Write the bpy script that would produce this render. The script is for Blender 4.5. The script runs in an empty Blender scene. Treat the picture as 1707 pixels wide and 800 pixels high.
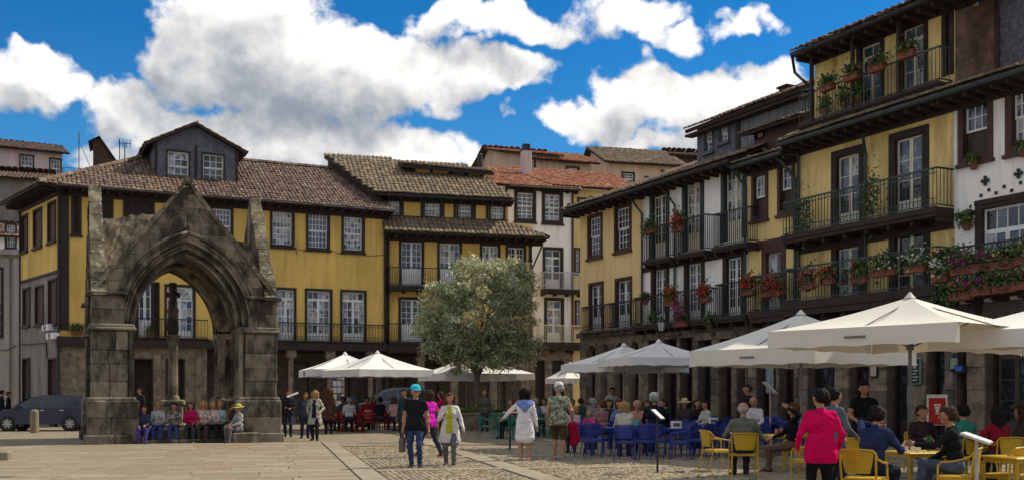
import bpy, math, random
import numpy as np
from math import sin, cos, pi, radians, atan2, sqrt
from mathutils import Vector, Matrix
rnd = random.Random(7)
SC = bpy.context.scene
COL = SC.collection
# ---------------------------------------------------------------- camera, sky, sun, exposure
F = 1754.0; CX = 853.5; HY = 655.0; EYE = 1.6
cam = bpy.data.cameras.new('camera'); camo = bpy.data.objects.new('camera', cam); COL.objects.link(camo)
cam.sensor_width = 36.0; cam.lens = 36.0*F/1707.0; cam.shift_y = (HY-400.0)/1707.0
cam.clip_start = 0.1; cam.clip_end = 3000.0
camo.location = (0, 0, EYE); camo.rotation_euler = (pi/2, 0, 0)
SC.camera = camo
SUN_EL = radians(47.5); SUN_AZ = radians(66)            # azimuth clockwise from +Y
SC.view_settings.view_transform = 'Standard'; SC.view_settings.look = 'None'
SC.view_settings.exposure = 1.0; SC.view_settings.gamma = 1.0
sd = Vector((sin(SUN_AZ)*cos(SUN_EL), cos(SUN_AZ)*cos(SUN_EL), sin(SUN_EL)))
sl = bpy.data.lights.new('sun', 'SUN'); sl.energy = 2.4; sl.angle = radians(0.5); sl.color = (1.0, 0.89, 0.70)
slo = bpy.data.objects.new('sun', sl); COL.objects.link(slo)
slo.rotation_euler = (-sd).to_track_quat('-Z', 'Y').to_euler(); slo.location = (30, 10, 40)

class NT:                                            # tiny node-tree writer
    def __init__(s, t): s.t = t; s.n = t.nodes; s.l = t.links
    def new(s, typ, **kw):
        n = s.n.new(typ)
        for k, v in kw.items(): setattr(n, k, v)
        return n
    def put(s, sock, v):
        if v is None: return
        if isinstance(v, bpy.types.NodeSocket): s.l.new(v, sock)
        else: sock.default_value = v
    def m(s, op, a, b=None, c=None, clamp=False):
        n = s.new('ShaderNodeMath', operation=op, use_clamp=clamp)
        for i, v in enumerate((a, b, c)):
            if v is not None: s.put(n.inputs[i], v)
        return n.outputs[0]
    def vm(s, op, a, b=None, sc=None):
        n = s.new('ShaderNodeVectorMath', operation=op)
        s.put(n.inputs[0], a); s.put(n.inputs[1], b)
        if sc is not None: s.put(n.inputs['Scale'], sc)
        return n.outputs['Value'] if op in ('DOT_PRODUCT', 'LENGTH') else n.outputs[0]
    def noise(s, vec, scale, detail=4.0, rough=0.55, dim='3D'):
        n = s.new('ShaderNodeTexNoise'); n.noise_dimensions = dim
        s.put(n.inputs['Vector'], vec); n.inputs['Scale'].default_value = scale
        n.inputs['Detail'].default_value = detail; n.inputs['Roughness'].default_value = rough
        return n.outputs[0]
    def ss(s, x, a, b):
        n = s.new('ShaderNodeMapRange', interpolation_type='SMOOTHSTEP')
        s.put(n.inputs[0], x); n.inputs[1].default_value = a; n.inputs[2].default_value = b
        n.inputs[3].default_value = 0.0; n.inputs[4].default_value = 1.0
        return n.outputs[0]
    def mix(s, f, a, b, typ='MIX'):
        n = s.new('ShaderNodeMix', data_type='RGBA', blend_type=typ)
        s.put(n.inputs[0], f); s.put(n.inputs[6], a); s.put(n.inputs[7], b)
        return n.outputs[2]

def c4(c): return (c[0], c[1], c[2], 1.0)

# ---- world: Nishita sky with a deck of broken cumulus all round
W = bpy.data.worlds.new('World'); SC.world = W; W.use_nodes = True
W.cycles.sampling_method = 'MANUAL'; W.cycles.sample_map_resolution = 512
t = NT(W.node_tree); t.n.clear()
out = t.new('ShaderNodeOutputWorld'); bg = t.new('ShaderNodeBackground'); bg.inputs['Strength'].default_value = 0.15
t.l.new(bg.outputs[0], out.inputs[0])
sky = t.new('ShaderNodeTexSky', sky_type='NISHITA', sun_disc=False, sun_elevation=SUN_EL, sun_rotation=SUN_AZ)
sky.air_density = 1.0; sky.dust_density = 0.3; sky.ozone_density = 3.0
skyc = t.mix(1.0, sky.outputs[0], (0.03, 0.225, 0.37, 1), 'MULTIPLY')
CLOUDS = [  # azimuth / elevation of each cumulus head, written as the direction's tangent
 (0,138,98,48,1),(75,120,60,40,.9),(-170,140,150,75,1),(-330,90,200,100,1),
 (228,180,85,68,1),(335,95,105,85,1.1),(430,55,170,85,1.1),(520,130,230,90,1.2),(680,115,170,70,1),(800,130,130,48,.9),(880,108,62,20,.6),
 (320,215,150,55,1),(505,262,290,40,1),(670,270,170,30,.95),(500,225,230,55,1.05),(690,240,110,40,.9),(780,255,60,30,.6),(195,255,70,30,.7),
 (715,40,62,30,.8),(800,28,80,34,.85),(890,45,90,30,.75),(1030,22,125,40,.8),(1125,60,60,24,.6),
 (1250,38,68,24,.75),(1215,50,30,16,.5),
 (1075,160,120,62,1.05),(1180,150,110,48,1),(1280,150,80,45,.95),(985,205,95,40,.9),(1080,240,70,24,.8),(1150,225,90,38,.9),(850,195,14,10,.5),
 (1420,215,150,60,1),(1640,140,150,60,.9),(1950,60,240,110,1),(2300,180,240,120,1),
]
grp = bpy.data.node_groups.new('cloud_density', 'ShaderNodeTree')
grp.interface.new_socket('Vector', in_out='INPUT', socket_type='NodeSocketVector')
grp.interface.new_socket('Density', in_out='OUTPUT', socket_type='NodeSocketFloat')
g = NT(grp); gi = g.new('NodeGroupInput'); go = g.new('NodeGroupOutput')
vec = gi.outputs[0]                                   # (azimuth, elevation, 0) in radians
warp = g.new('ShaderNodeTexNoise'); g.put(warp.inputs['Vector'], vec); warp.inputs['Scale'].default_value = 14.0
warp.inputs['Detail'].default_value = 3.0; warp.inputs['Roughness'].default_value = .6
wv = g.vm('SCALE', g.vm('SUBTRACT', warp.outputs['Color'], (.5, .5, .5)), sc=0.075)
pv = g.vm('ADD', vec, wv)
acc = None
for (px, py, rx, ry, wgt) in CLOUDS:
    az = atan2(px-CX, F); el = atan2((HY-py)*cos(az), F)
    q = g.vm('MULTIPLY', g.vm('SUBTRACT', pv, (az, el, 0)), (F/rx*1.0, F/ry*1.0, 0))
    d = g.m('MULTIPLY', g.m('SUBTRACT', 1.0, g.vm('DOT_PRODUCT', q, q)), wgt)
    acc = d if acc is None else g.m('SMOOTH_MAX', acc, d, .25)
acc = g.m('MAXIMUM', acc, -1.2)
# unseen sky beyond the mapped heads, given extra cloud cover for fill light
sx = g.new('ShaderNodeSeparateXYZ'); g.put(sx.inputs[0], vec)
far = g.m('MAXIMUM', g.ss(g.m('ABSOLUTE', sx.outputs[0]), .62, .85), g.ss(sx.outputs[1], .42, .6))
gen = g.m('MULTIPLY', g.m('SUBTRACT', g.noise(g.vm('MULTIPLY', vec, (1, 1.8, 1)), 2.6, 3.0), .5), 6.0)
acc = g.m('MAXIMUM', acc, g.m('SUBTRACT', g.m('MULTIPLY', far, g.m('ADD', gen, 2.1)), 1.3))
fb = g.m('SUBTRACT', g.noise(vec, 22.0, 6.0, .60), .5)
dens = g.m('ADD', acc, g.m('MULTIPLY', fb, 2.3))
g.l.new(dens, go.inputs[0])
tc = t.new('ShaderNodeTexCoord'); sp = t.new('ShaderNodeSeparateXYZ'); t.l.new(tc.outputs['Generated'], sp.inputs[0])
azn = t.m('ARCTAN2', sp.outputs[0], sp.outputs[1])
eln = t.m('ARCSINE', t.m('MINIMUM', t.m('MAXIMUM', sp.outputs[2], -1.0), 1.0))
cv = t.new('ShaderNodeCombineXYZ'); t.l.new(azn, cv.inputs[0]); t.l.new(eln, cv.inputs[1])
def dens_at(v):
    n = t.new('ShaderNodeGroup'); n.node_tree = grp; t.put(n.inputs[0], v); return n.outputs[0]
d0 = dens_at(cv.outputs[0]); d1 = dens_at(t.vm('ADD', cv.outputs[0], (.020, .034, 0)))
skyc = t.mix(t.m('MULTIPLY', t.m('SUBTRACT', 1.0, t.ss(eln, .04, .36)), .60), skyc, (.55, 1.45, 2.45, 1))
alpha = t.ss(d0, .04, .56)
lit = t.m('MULTIPLY', t.m('SUBTRACT', d0, d1), .85)
lit = t.m('ADD', lit, t.m('MULTIPLY', t.m('SUBTRACT', t.noise(t.vm('ADD', cv.outputs[0], (3.3, 1.2, 0)), 8.0, 4.0, .6), .5), 1.9))
lit = t.ss(t.m('SUBTRACT', lit, t.m('MULTIPLY', d0, .55)), -1.30, .62)
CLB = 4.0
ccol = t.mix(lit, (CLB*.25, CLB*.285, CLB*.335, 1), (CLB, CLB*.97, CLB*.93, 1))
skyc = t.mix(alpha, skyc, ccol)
# below the horizon the dome is plain ground-coloured
skyc = t.mix(t.ss(eln, -.06, -.01), (1.6, 1.45, 1.2, 1), skyc)
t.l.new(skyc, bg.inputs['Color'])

# ---------------------------------------------------------------- materials
MATS = {}
def M(name, col, rough=.8, var=.18, scale=2.5, bump=0., bscale=25., metal=0., col2=None, f2=.5, streak=False, fine=.12, spec=.4, w2=.18):
    if name in MATS: return MATS[name]
    m = bpy.data.materials.new(name); m.use_nodes = True
    t = NT(m.node_tree); b = t.n['Principled BSDF']
    g = t.new('ShaderNodeNewGeometry'); p = g.outputs['Position']
    if streak: p2 = t.vm('MULTIPLY', p, (1, 1, .22))
    else: p2 = p
    n1 = t.noise(p2, scale, 5.0, .6)
    a = tuple(x*(1-var) for x in col); c = tuple(min(1, x*(1+var)) for x in col)
    cc = t.mix(t.ss(n1, .3, .7), c4(a), c4(c))
    if col2 is not None:
        n2 = t.noise(t.vm('ADD', p2, (13.1, 7.7, 3.3)), scale*1.7, 6.0, .65)
        cc = t.mix(t.ss(n2, f2-w2*.5, f2+w2*.5), cc, c4(col2))
    if streak:
        n4 = t.noise(t.vm('MULTIPLY', p, (4.5, 4.5, .30)), 1.3, 4.0, .6)
        k4 = t.m('SUBTRACT', 1.0, t.m('MULTIPLY', t.ss(n4, .52, .78), .24))
        c4_ = t.new('ShaderNodeCombineColor'); [t.l.new(k4, c4_.inputs[i]) for i in range(3)]
        cc = t.mix(1.0, cc, c4_.outputs[0], 'MULTIPLY')
    if fine:
        n3 = t.noise(p, bscale, 3.0, .6)
        k = t.m('ADD', t.m('MULTIPLY', n3, fine*2), 1-fine)
        cb = t.new('ShaderNodeCombineColor'); [t.l.new(k, cb.inputs[i]) for i in range(3)]
        cc = t.mix(1.0, cc, cb.outputs[0], 'MULTIPLY')
    t.l.new(cc, b.inputs['Base Color'])
    b.inputs['Roughness'].default_value = rough; b.inputs['Metallic'].default_value = metal
    b.inputs['Specular IOR Level'].default_value = spec
    if bump:
        bn = t.new('ShaderNodeBump'); bn.inputs['Strength'].default_value = bump; bn.inputs['Distance'].default_value = .03
        t.l.new(t.noise(p, bscale, 4.0, .65), bn.inputs['Height']); t.l.new(bn.outputs[0], b.inputs['Normal'])
    MATS[name] = m; return m
def canvas(name, col, tr=.35):
    if name in MATS: return MATS[name]
    m = bpy.data.materials.new(name); m.use_nodes = True
    t = NT(m.node_tree); b = t.n['Principled BSDF']; b.inputs['Base Color'].default_value = c4(col); b.inputs['Roughness'].default_value = .85
    g = t.new('ShaderNodeNewGeometry')
    cc = t.mix(t.noise(g.outputs['Position'], 3.0, 4.0), c4(tuple(x*.9 for x in col)), c4(col)); t.l.new(cc, b.inputs['Base Color'])
    tl = t.new('ShaderNodeBsdfTranslucent'); tl.inputs[0].default_value = (col[0], col[1]*.86, col[2]*.62, 1)
    mx = t.new('ShaderNodeMixShader'); mx.inputs[0].default_value = tr
    t.l.new(b.outputs[0], mx.inputs[1]); t.l.new(tl.outputs[0], mx.inputs[2]); t.l.new(mx.outputs[0], t.n['Material Output'].inputs[0])
    MATS[name] = m; return m
def glassy(name, col, rough=.06, var=.4, scale=1.5):
    m = M(name, col, rough=rough, var=var, scale=scale, fine=0, spec=.6); return m
def leafmat(name, col, tr=.25, var=.35):
    if name in MATS: return MATS[name]
    m = bpy.data.materials.new(name); m.use_nodes = True
    t = NT(m.node_tree); b = t.n['Principled BSDF']
    g = t.new('ShaderNodeNewGeometry'); n = t.noise(g.outputs['Position'], 5.0, 4.0)
    cc = t.mix(t.ss(n, .3, .7), c4(tuple(x*(1-var) for x in col)), c4(tuple(x*(1+var) for x in col)))
    t.l.new(cc, b.inputs['Base Color']); b.inputs['Roughness'].default_value = .55
    tl = t.new('ShaderNodeBsdfTranslucent'); t.l.new(cc, tl.inputs[0])
    mx = t.new('ShaderNodeMixShader'); mx.inputs[0].default_value = tr
    t.l.new(b.outputs[0], mx.inputs[1]); t.l.new(tl.outputs[0], mx.inputs[2]); t.l.new(mx.outputs[0], t.n['Material Output'].inputs[0])
    MATS[name] = m; return m

# ---------------------------------------------------------------- mesh builder
class MB:
    def __init__(s): s.v = []; s.f = []; s.m = []
    def add(s, vs, fs, mi=0, mat=None):
        o = len(s.v)
        if mat is not None: vs = [mat @ Vector(v) for v in vs]
        s.v.extend([tuple(v) for v in vs]); s.f.extend([tuple(i+o for i in f) for f in fs]); s.m.extend([mi]*len(fs)); return s
    def box(s, x0, x1, y0, y1, z0, z1, mi=0, mat=None):
        if x0 > x1: x0, x1 = x1, x0
        if y0 > y1: y0, y1 = y1, y0
        if z0 > z1: z0, z1 = z1, z0
        v = [(x0,y0,z0),(x1,y0,z0),(x1,y1,z0),(x0,y1,z0),(x0,y0,z1),(x1,y0,z1),(x1,y1,z1),(x0,y1,z1)]
        return s.add(v, [(3,2,1,0),(4,5,6,7),(0,1,5,4),(1,2,6,5),(2,3,7,6),(3,0,4,7)], mi, mat)
    def cbox(s, x0, x1, y0, y1, z0, z1, c=.02, mi=0, mat=None):          # box with chamfered vertical and top edges, for stones
        c = min(c, (x1-x0)*.4, (y1-y0)*.4, (z1-z0)*.4)
        v = []
        for z, e in ((z0, 0), (z0+c, 0), (z1-c, 0), (z1, c)):
            a, b, p, q = x0+e, x1-e, y0+e, y1-e
            v += [(a+c,p,z),(b-c,p,z),(b,p+c,z),(b,q-c,z),(b-c,q,z),(a+c,q,z),(a,q-c,z),(a,p+c,z)]
        v = v[0:8]+v[16:32]; f = []
        for k in range(2):
            for i in range(8): f.append((k*8+i, k*8+(i+1) % 8, k*8+8+(i+1) % 8, k*8+8+i))
        f += [tuple(range(7, -1, -1)), tuple(range(16, 24))]
        return s.add(v, f, mi, mat)
    def quad(s, a, b, c, d, mi=0): return s.add([a, b, c, d], [(0, 1, 2, 3)], mi)
    def prism(s, poly, y0, y1, mi=0, mat=None, axis='y'):                  # polygon in (x,z) swept along y
        n = len(poly)
        if axis == 'y': v = [(p[0], y0, p[1]) for p in poly]+[(p[0], y1, p[1]) for p in poly]
        elif axis == 'z': v = [(p[0], p[1], y0) for p in poly]+[(p[0], p[1], y1) for p in poly]
        else: v = [(y0, p[0], p[1]) for p in poly]+[(y1, p[0], p[1]) for p in poly]
        f = [tuple(range(n)), tuple(range(2*n-1, n-1, -1))]+[((i+1) % n, i, n+i, n+(i+1) % n) for i in range(n)]
        return s.add(v, f, mi, mat)
    def tube(s, pts, r, n=6, mi=0, cap=True, mat=None):
        pts = [Vector(p) for p in pts]; R = r if isinstance(r, (list, tuple)) else [r]*len(pts)
        vs = []; fs = []; prev = None
        for i, p in enumerate(pts):
            d = (pts[min(i+1, len(pts)-1)]-pts[max(i-1, 0)]).normalized()
            if prev is None:
                a = Vector((0, 0, 1)) if abs(d.z) < .9 else Vector((1, 0, 0)); x = d.cross(a).normalized()
            else: x = (prev-d*prev.dot(d)).normalized()
            prev = x; y = d.cross(x)
            for k in range(n):
                an = 2*pi*k/n; vs.append(p+(x*cos(an)+y*sin(an))*R[i])
        for i in range(len(pts)-1):
            for k in range(n): fs.append((i*n+k, i*n+(k+1) % n, (i+1)*n+(k+1) % n, (i+1)*n+k))
        if cap: fs += [tuple(range(n-1, -1, -1)), tuple((len(pts)-1)*n+k for k in range(n))]
        return s.add(vs, fs, mi, mat)
    def lathe(s, prof, n=12, c=(0, 0, 0), mi=0, mat=None):                  # prof: (r, z) from bottom to top
        vs = []; fs = []
        for r, z in prof:
            for k in range(n): vs.append((c[0]+r*cos(2*pi*k/n), c[1]+r*sin(2*pi*k/n), c[2]+z))
        for i in range(len(prof)-1):
            for k in range(n): fs.append((i*n+k, i*n+(k+1) % n, (i+1)*n+(k+1) % n, (i+1)*n+k))
        fs += [tuple(range(n-1, -1, -1)), tuple((len(prof)-1)*n+k for k in range(n))]
        return s.add(vs, fs, mi, mat)
    def ell(s, c, r, n=10, m=6, mi=0):
        prof = [(max(.001, sin(pi*i/m)), -cos(pi*i/m)) for i in range(m+1)]
        vs = []; fs = []
        for pr, pz in prof:
            for k in range(n): vs.append((c[0]+r[0]*pr*cos(2*pi*k/n), c[1]+r[1]*pr*sin(2*pi*k/n), c[2]+r[2]*pz))
        for i in range(m):
            for k in range(n): fs.append((i*n+k, i*n+(k+1) % n, (i+1)*n+(k+1) % n, (i+1)*n+k))
        return s.add(vs, fs, mi)
    def mesh(s, name, mats, smooth=False):
        me = bpy.data.meshes.new(name); me.from_pydata(s.v, [], s.f)
        for m in (mats if isinstance(mats, (list, tuple)) else [mats]): me.materials.append(m)
        if len(me.materials) > 1: me.polygons.foreach_set('material_index', s.m)
        if smooth: me.polygons.foreach_set('use_smooth', [True]*len(me.polygons))
        me.update(); return me
    def build(s, name, mats, parent=None, loc=(0, 0, 0), rz=0., smooth=False, **kw):
        return link(name, s.mesh(name, mats, smooth), parent, loc, rz, **kw)
def link(name, me, parent=None, loc=(0, 0, 0), rz=0., **kw):
    o = bpy.data.objects.new(name, me); COL.objects.link(o)
    if parent is not None: o.parent = parent
    o.location = loc; o.rotation_euler = (0, 0, rz); tag(o, **kw); return o
def tag(o, label=None, cat=None, group=None, kind=None):
    if label: o['label'] = label
    if cat: o['category'] = cat
    if group: o['group'] = group
    if kind: o['kind'] = kind
    return o
def thing(name, label, cat, loc=(0, 0, 0), rz=0., group=None):
    return link(name, None, None, loc, rz, label=label, cat=cat, group=group)
KIDS = {}
def copy_tree(o, loc=None, rz=None, label=None, parent=None, group=None):
    c = o.copy(); COL.objects.link(c)
    if parent is not None: c.parent = parent
    if loc is not None: c.location = loc
    if rz is not None: c.rotation_euler = (0, 0, rz)
    if label: c['label'] = label
    if group: c['group'] = group
    for ch in o.children: copy_tree(ch, parent=c)
    return c
# ---------------------------------------------------------------- measuring: photo pixel -> place on a known plane
class Fr:
    """upright plane through P0 running along theta; local x along it, local y into the building"""
    def __init__(s, P0, deg, root=None, loc=(0, 0, 0), rz=0.):
        s.P = P0; s.th = radians(deg); s.u = (cos(s.th), sin(s.th)); s.w = (-sin(s.th), cos(s.th)); s.root = root; s.loc = loc; s.rz = rz
    def s_(s, px, off=0.):                              # off: towards the street
        k = (px-CX)/F; x0 = s.P[0]-s.w[0]*off; y0 = s.P[1]-s.w[1]*off
        return (k*y0-x0)/(s.u[0]-k*s.u[1])
    def d_(s, px, off=0.):
        return s.P[1]-s.w[1]*off+s.u[1]*s.s_(px, off)
    def z_(s, px, py, off=0.): return EYE+(HY-py)/F*s.d_(px, off)
    def at(s, sx, y, z): return Vector((s.P[0]+s.u[0]*sx+s.w[0]*y, s.P[1]+s.u[1]*sx+s.w[1]*y, z))
    def rect(s, x0, x1, y0, y1, off=0.):
        m = (x0+x1)/2; return (s.s_(x0, off), s.s_(x1, off), s.z_(m, y1, off), s.z_(m, y0, off))
    def put(s, sx, y, z):                               # position inside the root for a part of this facade
        c, n = cos(s.rz), sin(s.rz); return (s.loc[0]+c*sx-n*y, s.loc[1]+n*sx+c*y, s.loc[2]+z)
    def pxm(s, sx): return F/(s.P[1]+s.u[1]*sx)
def gp(px, py): d = EYE*F/(py-HY); return ((px-CX)/F*d, d)
def at_d(px, d): return ((px-CX)/F*d, d)
# ---------------------------------------------------------------- shared looks
DARKWOOD = M('dark_wood', (.030, .021, .017), .75, .3, 4, .3, 30)
MAROON = M('maroon_wood', (.060, .026, .020), .6, .25, 4, .2, 30)
GREENWOOD = M('dark_green_paint', (.018, .035, .034), .5, .2, 4)
WHITEP = M('white_paint', (.72, .73, .74), .5, .08, 5)
CREAMP = M('cream_paint', (.66, .62, .50), .5, .1, 5)
GREYP = M('grey_paint', (.42, .44, .47), .5, .1, 5)
PANES = [M('pane_dark', (.022, .028, .036), .06, .4, 1.6, fine=0, spec=.6, col2=(.11, .125, .15), f2=.60, w2=.2), M('pane_blue', (.06, .09, .14), .06, .4, 1.6, fine=0, spec=.6, col2=(.20, .24, .30), f2=.58, w2=.2), M('pane_curtain', (.38, .40, .43), .2, .35, 3, fine=0, col2=(.06, .075, .095), f2=.56, w2=.12)]  # dark and blue panes carry painted reflection patches in their colour
GLASSD = [PANES[0], PANES[0], PANES[1]]
YELLOW = M('yellow_plaster', (.68, .455, .125), .85, .14, .9, .12, 18, col2=(.47, .29, .065), f2=.62, streak=True, w2=.3)
YELLOWD = M('yellow_plaster_aged', (.80, .60, .25), .85, .17, 1.1, .15, 18, col2=(.48, .345, .14), f2=.58, streak=True, w2=.3)
OCHRE = M('ochre_plaster', (.74, .54, .26), .85, .08, .9, .1, 18, col2=(.56, .38, .165), f2=.72, streak=True, w2=.3)
PALEYEL = M('pale_yellow_plaster', (.74, .56, .23), .85, .08, .9, .1, 18, streak=True)
WHITEW = M('whitewash', (.84, .82, .80), .85, .07, .8, .1, 18, col2=(.60, .585, .58), f2=.72, streak=True, w2=.35)
WHITEG = M('whitewash_warm', (.60, .57, .50), .85, .07, .8, .1, 18, col2=(.48, .45, .40), f2=.7, streak=True, w2=.35)
GREYPL = M('grey_plaster', (.22, .20, .18), .9, .25, 1.2, .2, 18, col2=(.12, .11, .10), f2=.6, streak=True, w2=.3)
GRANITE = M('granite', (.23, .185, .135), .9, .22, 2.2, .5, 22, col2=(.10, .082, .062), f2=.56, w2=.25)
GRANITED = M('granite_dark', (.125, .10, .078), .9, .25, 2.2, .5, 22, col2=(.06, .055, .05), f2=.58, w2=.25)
SLATE = M('slate_cladding', (.11, .12, .15), .6, .3, 6, .5, 40, col2=(.06, .065, .085), f2=.55)
SLATEL = M('slate_cladding_pale', (.19, .20, .23), .6, .3, 5, .5, 40, col2=(.10, .105, .12), f2=.55, streak=True)
IRON = M('wrought_iron', (.016, .017, .018), .5, .2, 5)
IRONG = M('green_iron', (.035, .060, .052), .5, .3, 5)
TB = [M('tile_brown', (.155, .10, .078), .9, .3, 5), M('tile_dull', (.10, .066, .053), .9, .3, 5), M('tile_pale', (.165, .112, .086), .9, .3, 5), M('tile_lichen', (.20, .16, .115), .9, .3, 5)]
TL = [M('tile_mossy', (0.169, 0.126, 0.083), .9, .3, 5), M('tile_umber', (0.139, 0.101, 0.070), .9, .3, 5), M('tile_straw', (0.220, 0.167, 0.106), .9, .3, 5), M('tile_grey', (0.164, 0.134, 0.101), .9, .3, 5)]
TO = [M('tile_orange', (0.340, 0.135, 0.071), .85, .25, 5), M('tile_terracotta', (0.264, 0.104, 0.057), .85, .25, 5), M('tile_apricot', (0.391, 0.207, 0.123), .85, .25, 5), M('tile_brick', (0.255, 0.099, 0.057), .85, .25, 5)]
STEELW = M('downpipe_green', (.03, .05, .05), .5, .2, 5)

def interp(a, b, f): return tuple(a[i]+(b[i]-a[i])*f for i in range(len(a)))
def inpoly(p, poly):
    c = False; n = len(poly)
    for i in range(n):
        a, b = poly[i], poly[i-1]
        if (a[1] > p[1]) != (b[1] > p[1]) and p[0] < (b[0]-a[0])*(p[1]-a[1])/(b[1]-a[1])+a[0]: c = not c
    return c
def roof(root, poly, mats, tw=.25, tl=.42, name='roof', thick=.10, wood=None, kind='stuff'):
    """a slope: eave left, eave right, then round by the ridge; barrel tiles laid in courses over a boarded deck"""
    P = [Vector(p) for p in poly]; e = (P[1]-P[0]).normalized(); nr = e.cross(P[-1]-P[0]).normalized(); up = nr.cross(e)
    deck = MB(); n = len(P)
    v = [tuple(p-nr*.01) for p in P]+[tuple(p-nr*thick) for p in P]
    deck.add(v, [tuple(range(n)), tuple(range(2*n-1, n-1, -1))]+[((i+1) % n, i, n+i, n+(i+1) % n) for i in range(n)])
    r = deck.build(name, wood or DARKWOOD, root)
    q = [((p-P[0]).dot(e), (p-P[0]).dot(up)) for p in P]
    x0, x1 = min(a[0] for a in q), max(a[0] for a in q); y1 = max(a[1] for a in q)
    mb = MB(); rr = random.Random(int(x1*100))
    for j in range(int(y1/tl)+1):
        for i in range(int(x0/tw)-1, int(x1/tw)+1):
            cx, cy = (i+.5)*tw, (j+.5)*tl
            if not inpoly((cx, min(cy, y1-.02)), q): continue
            jx, jy, jz = rr.uniform(-.02, .02), rr.uniform(-.035, .035), rr.uniform(0, .022)
            o = P[0]+e*(cx+jx)+up*(j*tl+jy); h = tw*.27; w = tw*.5; vs = []
            for yy, zz in ((-.03, .028), (tl, 0.0)):
                for xx, hz in ((-w, 0), (-w*.62, h*.75), (0, h), (w*.62, h*.75), (w, 0)):
                    vs.append(o+e*xx+up*yy+nr*(hz+zz+jz))
            u = rr.random(); mi = 0 if u < .42 else 1 if u < .72 else 2 if u < .92 else 3
            mb.add(vs, [(0, 1, 6, 5), (1, 2, 7, 6), (2, 3, 8, 7), (3, 4, 9, 8), (4, 3, 2, 1, 0)], mi)
    mb.build('roof_tiles', mats, r, kind=kind)
    # ridge capping
    return r
def ridge_caps(root_roof, a, b, mats, r=.15):
    a, b = Vector(a), Vector(b); L = (b-a).length; n = max(1, int(L/.42)); d = (b-a).normalized(); sd_ = d.cross(Vector((0, 0, 1))).normalized()
    mb = MB()
    for i in range(n):
        o = a+d*(L*i/n); vs = []
        for yy, k in ((0, 1.1), (L/n+.05, .95)):
            for an in (0, .25, .5, .75, 1): vs.append(o+d*yy+sd_*(cos(pi*an)*r*k)+Vector((0, 0, sin(pi*an)*r*k-.03)))
        mb.add(vs, [(0, 1, 6, 5), (1, 2, 7, 6), (2, 3, 8, 7), (3, 4, 9, 8), (4, 3, 2, 1, 0), (5, 6, 7, 8, 9)], rnd.randrange(4))
    return mb.build('ridge_tiles', mats, root_roof, kind='stuff')

def wall(fr, s0, s1, z0, z1, holes, mat, name='wall', depth=.28, body=0., y=0., parent=None, top=None):
    """a wall with real openings and reveals; body = how far the building goes back"""
    hs = []
    for h in holes:
        a, b, c, d = max(h[0], s0+.01), min(h[1], s1-.01), max(h[2], z0), min(h[3], z1-.01)
        if b-a > .05 and d-c > .05: hs.append((a, b, c, d))
    xs = sorted(set([s0, s1]+[h[0] for h in hs]+[h[1] for h in hs])); zs = sorted(set([z0, z1]+[h[2] for h in hs]+[h[3] for h in hs]))
    mb = MB()
    for i in range(len(xs)-1):
        for j in range(len(zs)-1):
            cx, cz = (xs[i]+xs[i+1])/2, (zs[j]+zs[j+1])/2
            if any(h[0] < cx < h[1] and h[2] < cz < h[3] for h in hs): continue
            mb.quad((xs[i], 0, zs[j]), (xs[i+1], 0, zs[j]), (xs[i+1], 0, zs[j+1]), (xs[i], 0, zs[j+1]))
    D = depth
    for (a, b, c, d) in hs:
        mb.quad((a, 0, c), (a, 0, d), (a, D, d), (a, D, c)); mb.quad((b, 0, d), (b, 0, c), (b, D, c), (b, D, d))
        mb.quad((a, 0, d), (b, 0, d), (b, D, d), (a, D, d)); mb.quad((b, 0, c), (a, 0, c), (a, D, c), (b, D, c))
    B = max(body, D)
    mb.quad((s0, B, z0), (s0, 0, z0), (s0, 0, z1), (s0, B, z1)); mb.quad((s1, 0, z0), (s1, B, z0), (s1, B, z1), (s1, 0, z1))
    mb.quad((s0, 0, z1), (s1, 0, z1), (s1, B, z1), (s0, B, z1)); mb.quad((s1, 0, z0), (s0, 0, z0), (s0, B, z0), (s1, B, z0))
    mb.quad((s1, B, z0), (s0, B, z0), (s0, B, z1), (s1, B, z1))
    return mb.build(name, mat, parent or fr.root, fr.put(0, y, 0), fr.rz)

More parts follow.
